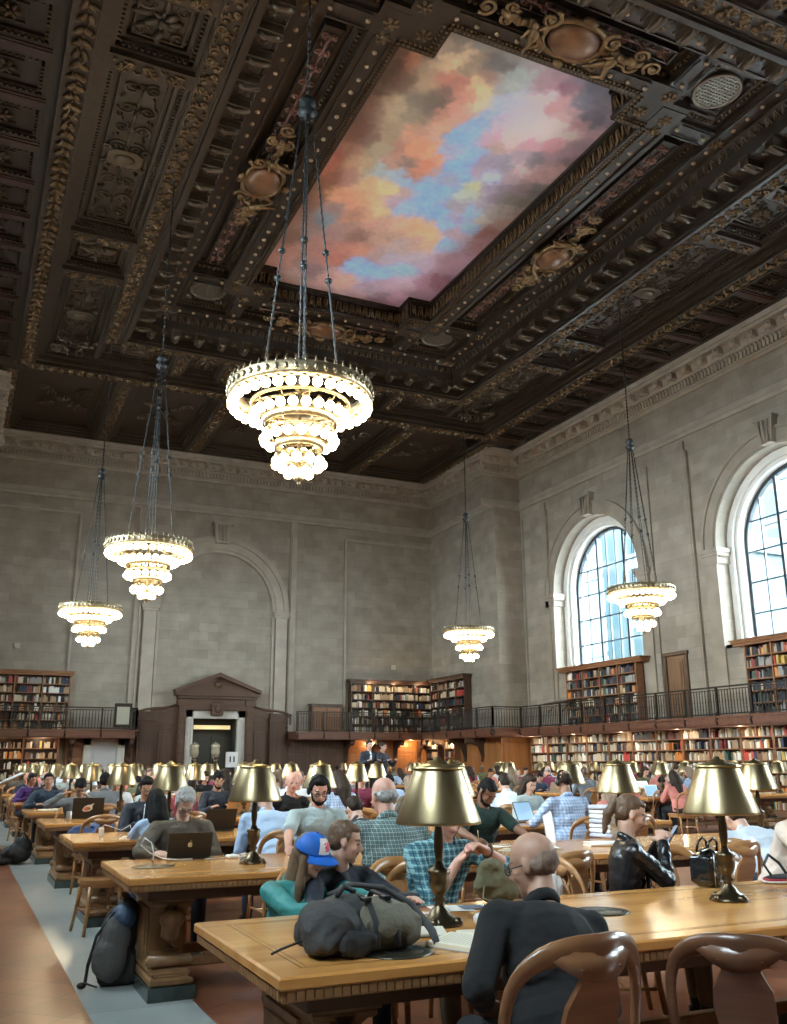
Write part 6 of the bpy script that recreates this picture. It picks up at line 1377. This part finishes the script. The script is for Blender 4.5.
s_=sheet(2.38,4.36,-.15,'white sheet with a blue printed block in front of the plaid shirt',w=.30,d=.20); m=MB(); m.box(.0,-.06,.003,.12,.06,.0036); m.build('printed_block',mat('slate_print',(.16,.19,.24),.6),s_)
sheet(2.12,4.40,.2,'orange-red leaflet under the boy\'s outstretched hand',w=.24,d=.16,m_=mat('orange_red_card',(.60,.16,.07),.6))
sheet(2.16,4.28,.1,'small pale pink slip at the end of the orange-red leaflet',w=.12,d=.07,z=.763,m_=mat('pale_pink_slip',(.66,.5,.46),.6))
sheet(4.38,7.35,.2,'white sheet the man in bottle green is writing on',w=.25,d=.30); sheet(4.62,6.98,-.3,'loose white page at the near edge behind the bald reader\'s head',w=.30,d=.24,z=.7615,curl=.02); sheet(4.28,6.85,.4,'crumpled cream page overlapping the white ones on the second table',w=.28,d=.2,z=.763,m_=M_CREAM,curl=.03)
m=MB(); vs=[]; n=10
for i in range(n+1):
    u=i/n
    for j in range(5): v=j/4; vs.append((.10*math.cos(1.9*u-.9)*1.1,.07*math.sin(2.2*u-1)+.05*v*v,.27*v*(1-.35*abs(u-.5))))
fs=[(i*5+j,i*5+5+j,i*5+6+j,i*5+1+j) for i in range(n) for j in range(4)]; m.add(vs,fs,0,True); m.add([(x+.001,y+.001,z) for x,y,z in vs],[f[::-1] for f in fs],0,True)
o=m.build('paper_sheet',M_WHITE,None,(4.92,7.40,.76)); tag(o,'white sheet held upright and curling in front of the bottle green shirt','paper')
for k in range(7): closed_book(5.80+pr.uniform(-.012,.012),7.62+pr.uniform(-.01,.01),.7605+k*.043,.15+pr.uniform(-.07,.07),'white volume in the book stack beside the ponytailed woman, %s from the bottom'%ORD[k],w=.20,d=.27,h=.041,cover=(M_WHITE if k%3 else mat('lilac_cover',(.50,.50,.60),.5)),group='stacked white books on the second table')
closed_book(5.22,6.95,.7605,1.35,'single white book lying flat at the near edge of the second table',w=.17,d=.30,h=.03,cover=M_WHITE)
sheet(2.55,7.18,.2,'white sheet beside the bearded man\'s forearm',w=.22,d=.14); 
m=MB(); m.box(-.03,-.012,0,.03,.012,.012,b=.003); o=m.build('marker_pen',mat('blue_case',(.04,.10,.35),.4),None,(2.66,7.34,.761)); tag(o,'small blue object beside the bearded man\'s hand','pen case')
o=open_book(1.78,9.72,-.3,'large white open notebook in front of the woman with long black hair',w=.20,d=.26,th=.012,cover=M_WHITE); o.scale=(1.1,1.1,1)
open_book(1.52,16.15,.2,'open white book in front of the man in the dark blue sweater',w=.22,d=.26,th=.02)
# pencil in the writing hand
m=MB(); m.tube([(0,0,0),(.02,.05,.12)],.0035,6); o=m.build('pencil',mat('yellow_pencil',(.75,.6,.3),.5),None,(4.27,7.46,.762)); tag(o,'pencil in the hand of the man in bottle green','pencil')
# phone
i_=t_info[pwom.name]; Mz=Matrix.Rotation(pwom.rotation_euler.z,4,'Z'); c=Mz@((i_['wR']+i_['wL'])/2+Vector((0,.07,.035)))+pwom.location
t=thing('phone','dark phone held up in both hands by the ponytailed woman','phone',c,pwom.rotation_euler.z); m=MB(); Mp=Matrix.Rotation(R(-35),4,'X'); m.box(-.036,-.004,-.07,.036,.004,.07,0,Mp,.003); m.build('phone_body',M_BLACK,t); m=MB(); m.box(-.033,-.0046,-.064,.033,-.004,.064,0,Mp); m.build('phone_screen',mat('phone_glow',(.1,.12,.15),.2,emit=(.5,.6,.8),estr=.5),t)
# ------------------------------------------------------------------ bags
M_KH=mat('khaki_canvas',(.125,.115,.085),.85,bump=.4,bscale=60,var=.15); M_DG=mat('charcoal_canvas',(.045,.045,.046),.8,bump=.4,bscale=60); M_WEB=mat('black_webbing',(.014,.014,.015),.7)
bp=thing('backpack','khaki and charcoal backpack lying on its side on the front table','backpack',(1.52,3.60,.7605),.12)
def rmput(mb,name,mt,par,vox=.009,amp=.006,fr_=14,sm=2):
    me=remesh(mb,vox,[mt],sm,name)
    for v in me.vertices: c=v.co; k=max(0,min(1,c.z*30)); v.co=c+Vector((1,1,.8*k))*(amp*noise.noise(c*fr_)+amp*.5*noise.noise(c*fr_*2.6)); v.co.z=max(v.co.z,.001)
    return put(name,me,par)
m=MB(); m.box(-.05,-.13,.004,.20,.13,.165,b=.045); m.ell((.13,0,.085),(.125,.15,.088),14,9); m.ell((.06,-.03,.10),(.15,.13,.085),12,8); m.ell((.02,.04,.13),(.13,.09,.06),12,8); rmput(m,'main_compartment',M_KH,bp,.008,.016,9)
m=MB(); m.box(-.23,-.13,.004,-.04,.13,.15,b=.05); m.ell((-.14,.0,.10),(.125,.15,.10),14,9); m.ell((-.07,.03,.14),(.10,.11,.07),12,8); m.ell((-.19,-.03,.06),(.075,.12,.062),10,7); rmput(m,'top_pocket',M_DG,bp,.008,.018,9)
m=MB(); m.box(-.16,-.165,.004,-.02,-.10,.10,b=.025); m.ell((-.09,-.14,.05),(.085,.03,.05),10,7); rmput(m,'front_pocket',M_WEB,bp,.008,.01,12)
m=MB(); 
for x in (-.02,.07): m.tube([(x,-.16,.03),(x+.005,-.14,.12),(x+.01,-.07,.19),(x+.01,.05,.205),(x+.02,.14,.12)],.014,6,flat=.4)
m.build('compression_strap',M_WEB,bp)
m=MB(); m.tube([(-.10,.08,.20),(.02,.12,.225),(.16,.10,.205),(.27,.05,.14),(.30,-.05,.05),(.27,-.13,.015)],[.016,.024,.026,.024,.02,.014],8,flat=.45); m.build('shoulder_strap',M_DG,bp)
m=MB(); m.tube([(-.24,.0,.06),(-.33,.03,.03),(-.36,.05,.012)],.005,6); m.tube([(-.12,-.02,.205),(-.08,.0,.235),(-.03,.0,.215)],.010,6); m.build('loop_handle',M_WEB,bp)
m=MB(); m.box(.055,-.085,.185,.085,-.045,.2,b=.003); m.box(-.035,-.09,.185,-.005,-.05,.2,b=.003); m.build('buckle',M_BLACK,bp)
fb=thing('backpack','grey and blue backpack standing on the floor against the second table leg','backpack',(1.15,7.12,0),-.10,s=1.08)
m=MB(); m.ell((0,0,.16),(.135,.115,.16),14,9); m.ell((.02,0,.30),(.12,.105,.17),14,9); m.ell((.06,.0,.40),(.09,.09,.12),12,8); m.box(-.10,-.08,.0,.13,.08,.2,b=.03); rmput(m,'main_compartment',M_WEB,fb)
m=MB(); m.ell((-.03,-.05,.17),(.115,.10,.15),14,9); m.ell((.0,-.045,.29),(.10,.085,.15),12,8); rmput(m,'front_panel',mat('mid_grey_canvas',(.11,.11,.11),.8,bump=.4,bscale=60),fb)
m=MB(); m.ell((.04,-.04,.40),(.085,.082,.085),12,8); rmput(m,'top_flap',mat('steel_blue_nylon',(.05,.09,.16),.45,bump=.3,bscale=30),fb)
m=MB(); m.tube([(-.02,-.06,.44),(-.12,-.05,.30),(-.16,-.04,.13),(-.17,-.06,.03),(-.10,-.10,.012)],[.018,.022,.022,.016,.01],8,flat=.45); m.tube([(.02,.02,.47),(.06,.04,.53),(.10,.03,.48)],.010,6); m.build('shoulder_strap',M_WEB,fb)
m=MB(); m.ell((-.19,-.07,.022),(.03,.025,.02),8,6); m.build('strap_buckle',M_BLACK,fb)
t=thing('duffel_bag','black bag slumped on the marble strip beside the fifth table leg','bag',(1.0,15.95,0),.3); m=MB(); m.ell((0,0,.14),(.24,.17,.14),14,9); m.ell((.10,0,.24),(.14,.13,.14),12,8); m.ell((-.2,-.05,.05),(.14,.1,.05),10,7); rmput(m,'bag_body',M_WEB,t,.014,.012,8); m=MB(); m.tube([(.15,-.05,.36),(.05,-.12,.46),(-.1,-.12,.3),(-.3,-.08,.02)],.014,6,flat=.5); m.build('strap',M_WEB,t)
hb=thing('handbag','black patent handbag standing on the front table beside the leather jacket','handbag',(4.08,4.44,.7605),.25); M_PAT=mat('patent_black',(.010,.010,.011),.16,coat=.6)
m=MB(); m.box(-.085,-.07,0,.085,.07,.19,b=.03); m.ell((0,0,.15),(.088,.072,.065),12,8); rmput(m,'bag_body',M_PAT,hb,.008,.005,18)
m=MB(); m.tube([(-.05,-.072,.01),(-.048,-.075,.19)],.003,5); m.tube([(-.09,-.03,.2),(-.02,-.06,.225),(.06,-.03,.22)],.004,5); m.build('zip',mat('silver_zip',(.5,.5,.48),.3,.9),hb)
m=MB(); 
for y in (-.035,.035): m.tube([(-.05,y,.19),(-.045,y-.01,.245),(0,y-.015,.27),(.045,y-.01,.245),(.05,y,.19)],.008,7)
m.build('handle',M_PAT,hb)
m=MB(); m.tube([(.085,0,.18),(.13,.03,.10),(.17,.05,.03),(.22,.02,.008),(.15,-.05,.006)],.006,6); m.build('long_strap',M_PAT,hb)
t=thing('pouch','flat black pouch with red and white bands lying by the front lamp','pouch',(4.62,4.40,.7605),.15); m=MB(); m.ell((0,0,.022),(.15,.085,.022),18,7); m.build('pouch_body',M_WEB,t); m=MB(); m.tube([(.146*math.cos(a),.083*math.sin(a),.020) for a in [2*PI*k/24 for k in range(24)]],.008,6,closed=True); m.build('red_binding',mat('red_binding',(.40,.03,.04),.6),t); m=MB(); m.tube([(.150*math.cos(a),.088*math.sin(a),.010) for a in [2*PI*k/24 for k in range(24)]],.007,6,closed=True); m.build('white_binding',M_WHITE,t); m=MB(); m.tube([(-.08,.02,.04),(-.1,.05,.10),(-.02,.07,.15),(.05,.05,.10),(.04,.0,.045)],.009,6); m.build('wrist_loop',M_WEB,t)
t=thing('tote_bag','olive cloth bag held upright by the man in teal plaid','bag',(2.64,4.46,.7605),0); m=MB(); m.ell((0,0,.08),(.13,.045,.085),12,8); m.ell((-.02,0,.14),(.09,.035,.08),10,7); m.ell((.08,.0,.06),(.08,.045,.06),10,7); rmput(m,'bag_body',mat('olive_cloth',(.15,.14,.085),.9,bump=.4,bscale=40),t,.008,.012,16)
m=MB(); m.tube([(-.08,-.03,.10),(-.10,-.05,.03),(-.03,-.06,.008),(.04,-.05,.008)],.004,5); m.build('cord',mat('beige_cord',(.4,.35,.25),.8),t)
t=thing('plastic_bag','white plastic bag with a red mark on the chair beside the leather jacket','bag',(3.30,4.98,.463),0); m=MB(); m.ell((0,0,.15),(.15,.10,.16),12,8); m.ell((.03,0,.26),(.09,.07,.09),10,7); rmput(m,'bag_body',mat('thin_white_plastic',(.75,.74,.72),.35),t,.010,.022,14); m=MB(); m.tube([(-.06,-.02,.28),(-.08,-.02,.38),(-.02,-.01,.42),(.02,0,.3)],.009,6,flat=.5); m.tube([(.03,.02,.3),(.05,.02,.4),(.09,.02,.36),(.09,.0,.28)],.009,6,flat=.5); m.build('bag_handle',mat('thin_white_plastic2',(.72,.68,.62),.4),t); m=MB(); m.ell((.08,-.115,.14),(.03,.012,.05),8,5); m.build('red_mark',mat('red_print',(.6,.05,.04),.5),t)
t=thing('jacket','crumpled blue jacket bunched on the chair before the fourth table','jacket',(1.52,11.80,.463),0); m=MB()
for k in range(9): a=k*.9; m.ell((.13*math.cos(a),.10*math.sin(a),.10+.14*(k/9)+.06*math.sin(k*2.)),(.15,.11,.09),9,6,rot=Matrix.Rotation(a,3,'Z'))
m.ell((0,0,.12),(.25,.18,.14),12,8); rmput(m,'jacket_body',mat('navy_blue_nylon',(.03,.06,.16),.55,bump=.5,bscale=20),t,.014,.030,9)
# chargers and cables
M_CBL=mat('white_cable',(.80,.80,.77),.4)
def cable(pts,label,r=.004,name='charging_cable',par=None):
    o=MB(); o.tube(pts,r,6); q=o.build(name,M_CBL,par)
    if par is None: tag(q,label,'cable')
    return q
cable([(1.36,7.02,.765),(1.355,7.02,.86),(1.34,7.03,.92),(1.30,7.08,.95),(1.28,7.12,.90),(1.36,7.18,.84),(1.48,7.28,.785),(1.60,7.36,.768),(1.72,7.38,.766)],'white cable rising from the socket plate and looping to the black laptop',.0045)
t=thing('power_adapter','white power adapter with coiled cable beside the second lamp','charger',(2.02,7.34,.7605),.2); m=MB(); m.box(-.04,-.04,0,.04,.04,.028,b=.006); m.build('adapter_body',M_WHITE,t); cable([(.04,0,.01),(.10,.03,.008),(.16,-.02,.012),(.10,-.07,.02),(.04,-.05,.03),(.12,.02,.03),(.20,.04,.012),(.22,-.03,.008),(.14,-.05,.008)],None,.004,'adapter_cable',t); cable([(-.04,0,.01),(-.12,.03,.008),(-.22,.02,.006)],None,.004,'adapter_cable',t)
t=thing('power_adapter','upright white charger plugged in at the end of the third table','charger',(1.42,10.1,.7605),0); m=MB(); m.box(-.022,-.022,0,.022,.022,.085,b=.005); m.build('adapter_body',M_WHITE,t); cable([(.0,0,.085),(.03,.02,.11),(.12,.05,.08),(.20,.04,.05),(.28,.0,.10),(.30,-.02,.02)],None,.004,'adapter_cable',t)
t=thing('flask','small steel cup at the aisle end of the fourth table','cup',(1.42,13.1,.7605),0); m=MB(); m.lathe([(0,0),(.032,0),(.036,.03),(.036,.10),(.030,.11),(.028,.12),(0,.12)],14); m.build('cup_body',mat('brushed_steel',(.5,.52,.53),.3,.9),t); m=MB(); m.lathe([(0,.12),(.030,.12),(.03,.135),(0,.14)],12); m.build('cup_lid',M_BLACK,t)
# slanted newspaper desk by the aisle
t=thing('reading_stand','wooden slanted reading stand on the open side of the aisle','reading stand',(.76,18.2,0),.0); m=MB(); m.box(-.32,-.3,0,.32,.3,.06,b=.01); m.box(-.06,-.06,.06,.06,.06,1.05); m.build('stand_post',M_TABLEB,t); Ms=Matrix.Translation((0,0,1.15))@Matrix.Rotation(R(-24),4,'Y')
m=MB(); m.box(-.42,-.5,-.03,.42,.5,0,0,Ms,.008); m.box(-.44,-.5,-.03,-.42,.5,.04,0,Ms); b_=m.build('slanted_board',M_TABLED,t)
for k,(a,b2) in enumerate(((-.36,.02),(.05,.40))):
    m=MB(); m.box(a,-.42,.002,b2,.42,.008,0,Ms); o=m.build('newspaper_page',mat('newsprint',(.62,.66,.70),.7),None); o.location=(.76,18.2,0); tag(o,'%s pale newspaper page lying on the slanted reading stand'%('lower','upper')[k],'newspaper')
# bronze finials and notice near the end door
for k,u in enumerate((194,215)):
    p=on_plane(u,757,2.15); 
    d_=_F+_Rt*((u-393.5)/FL)-_U*((758-512)/FL); tt=40.6/d_.y; X=d_.x*tt; 
    t=thing('lamp_standard','pale bronze lamp standard %s the end doorway'%('on the aisle side of' if k==0 else 'in front of the middle of'),'lamp standard',(X,40.6,0)); m=MB(); m.lathe([(.0,0),(.22,0),(.22,.08),(.10,.16),(.07,.5),(.09,1.1),(.06,1.5),(.12,1.62),(.05,1.68)],14); m.build('standard_post',M_BRASSD,t); m=MB(); m.lathe([(.04,1.68),(.16,1.76),(.20,1.95),(.17,2.12),(.22,2.2),(.15,2.28),(.04,2.34),(.0,2.38)],14); m.build('standard_head',mat('pale_bronze',(.55,.50,.36),.35,.6),t)
t=thing('notice_card','white card with the figures 11 on a stand before the end doorway','sign',(11.05,40.9,0)); m=MB(); m.lathe([(0,0),(.16,0),(.16,.03),(.02,.05),(.015,1.35),(0,1.35)],10); m.build('sign_post',M_BLACK,t); m=MB(); m.box(-.27,-.02,1.3,.27,.02,1.95,b=.006); m.build('sign_card',M_WHITE,t); m=MB(); [m.box(x-.03,-.025,1.52,x+.03,-.02,1.76) or m.box(x-.07,-.025,1.70,x-.03,-.02,1.74) for x in (-.07,.10)]; m.build('sign_figures',M_BLACK,t)
# things on the far tables: laptops, open books, sheets
KIDS.clear(); lp=None; ob=None
for X,Y,rz,c,k,sd,blk,i in PEOPLE:
    if c is None or k<2: continue
    yt=(Yn(k)+.26 if sd<0 else Yf(k)-.26); r_=pr.random(); nm='%s top, %s side of %s table%s, %s place'%(c,'near' if sd<0 else 'far',rowname[k],' beyond aisle' if blk else '',ORD[i])
    if min(abs(X-lx-(11.77 if blk else 0)) for lx in LAMPX)<.05: X+=.1
    if k==3 and blk==0 and sd>0 and X<4.2: continue
    if r_<.40:
        bd=M_ALU
        if lp is None: lp=laptop(X,yt+(.12 if sd<0 else -.12),0 if sd<0 else PI,'laptop, '+nm,body=M_ALU,group='laptops on the far tables')
        else: dup(lp,(X,yt+(.12 if sd<0 else -.12),.76),0 if sd<0 else PI,'laptop, '+nm)
    elif r_<.72:
        if ob is None: ob=open_book(X,yt,0,'open book, '+nm,group='open books on the far tables')
        else: dup(ob,(X,yt,.7605),pr.uniform(-.4,.4),'open book, '+nm)
    else: sheet(X,yt,pr.uniform(-.5,.5),'white sheet, '+nm,z=.7608,group='sheets of paper on the far tables')
# ------------------------------------------------------------------ daylight, sky and what lies outside
W=bpy.data.worlds.new('daylight'); SC.world=W; W.use_nodes=True; nt=W.node_tree; bg=nt.nodes['Background']
bg.inputs[0].default_value=(.92,.96,1.0,1); bg.inputs[1].default_value=SKY_STR
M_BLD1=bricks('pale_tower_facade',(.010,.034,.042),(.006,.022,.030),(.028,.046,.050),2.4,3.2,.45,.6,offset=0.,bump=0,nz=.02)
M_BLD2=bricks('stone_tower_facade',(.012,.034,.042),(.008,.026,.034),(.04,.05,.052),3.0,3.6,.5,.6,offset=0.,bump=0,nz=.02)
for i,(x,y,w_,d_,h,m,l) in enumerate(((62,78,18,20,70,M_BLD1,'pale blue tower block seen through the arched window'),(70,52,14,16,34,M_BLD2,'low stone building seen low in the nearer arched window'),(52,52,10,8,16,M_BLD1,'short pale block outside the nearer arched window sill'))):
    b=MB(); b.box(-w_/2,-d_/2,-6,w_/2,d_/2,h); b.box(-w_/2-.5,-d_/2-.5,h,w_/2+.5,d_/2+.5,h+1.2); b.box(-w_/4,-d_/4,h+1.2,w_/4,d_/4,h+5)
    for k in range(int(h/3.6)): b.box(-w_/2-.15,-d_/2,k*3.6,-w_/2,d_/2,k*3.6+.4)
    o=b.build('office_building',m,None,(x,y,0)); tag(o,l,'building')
g=MB(); g.box(-120,-120,-6.2,160,160,-6); struct('ground',g,mat('street_paving',(.25,.25,.25),.9))
# portals guide the daylight sampling through the window openings
for s,x in ((1,XR+GX+.2),(-1,XL-GX-.2)):
    for y in WINY:
        l=bpy.data.lights.new('window_portal','AREA'); l.shape='RECTANGLE'; l.size=2*GR; l.size_y=6.; l.cycles.is_portal=True
        o=bpy.data.objects.new('window_portal',l); COL.objects.link(o); o.location=(x,y,WSILL+2.9); o.rotation_euler=(0,PI/2*s,0); 
# warm lamps under the gallery that light the oak panelling
def lamp(loc,e,r=.06,c=(1,.62,.3)):
    l=bpy.data.lights.new('gallery_lamp','POINT'); l.energy=e; l.shadow_soft_size=r; l.color=c; o=bpy.data.objects.new('gallery_lamp',l); COL.objects.link(o); o.location=loc
for x in (18.2,20.3): lamp((x,YE-.55,2.35),UNDER)
for y in (37.2,39.6,41.4): lamp((XRS-.55,y,2.35),UNDER)
for y in (22.3,25.2,28.2,31.2,34.2): lamp((XR-.95,y,2.38),UNDER*.45,c=(1,.8,.55))
for x in (1.2,3.2): lamp((x,YE-.9,2.38),UNDER*.4,c=(1,.8,.55))
for x in (18.2,19.5,20.8): lamp((x,YE-.75,5.2),UNDER*.35,c=(1,.75,.45))

# ------------------------------------------------------------------ camera
cam=bpy.data.cameras.new('camera'); co=bpy.data.objects.new('camera',cam); COL.objects.link(co)
cam.sensor_fit='VERTICAL'; cam.sensor_height=24; cam.lens=917.38*24/1024; cam.clip_end=500; cam.clip_start=.05
f,r,u=_F,_Rt,_U
co.matrix_world=Matrix(((r.x,u.x,-f.x,0),(r.y,u.y,-f.y,0),(r.z,u.z,-f.z,HC),(0,0,0,1)))
SC.camera=co
SC.view_settings.view_transform='Standard'; SC.view_settings.look='None'; SC.view_settings.gamma=1; SC.view_settings.use_curve_mapping=False
SC.view_settings.exposure=EXPOSURE
cy=SC.cycles; cy.max_bounces=6; cy.diffuse_bounces=3; cy.glossy_bounces=3; cy.transmission_bounces=4; cy.transparent_max_bounces=8
cy.caustics_reflective=False; cy.caustics_refractive=False; cy.sample_clamp_indirect=6; cy.use_denoising=True; cy.use_adaptive_sampling=True
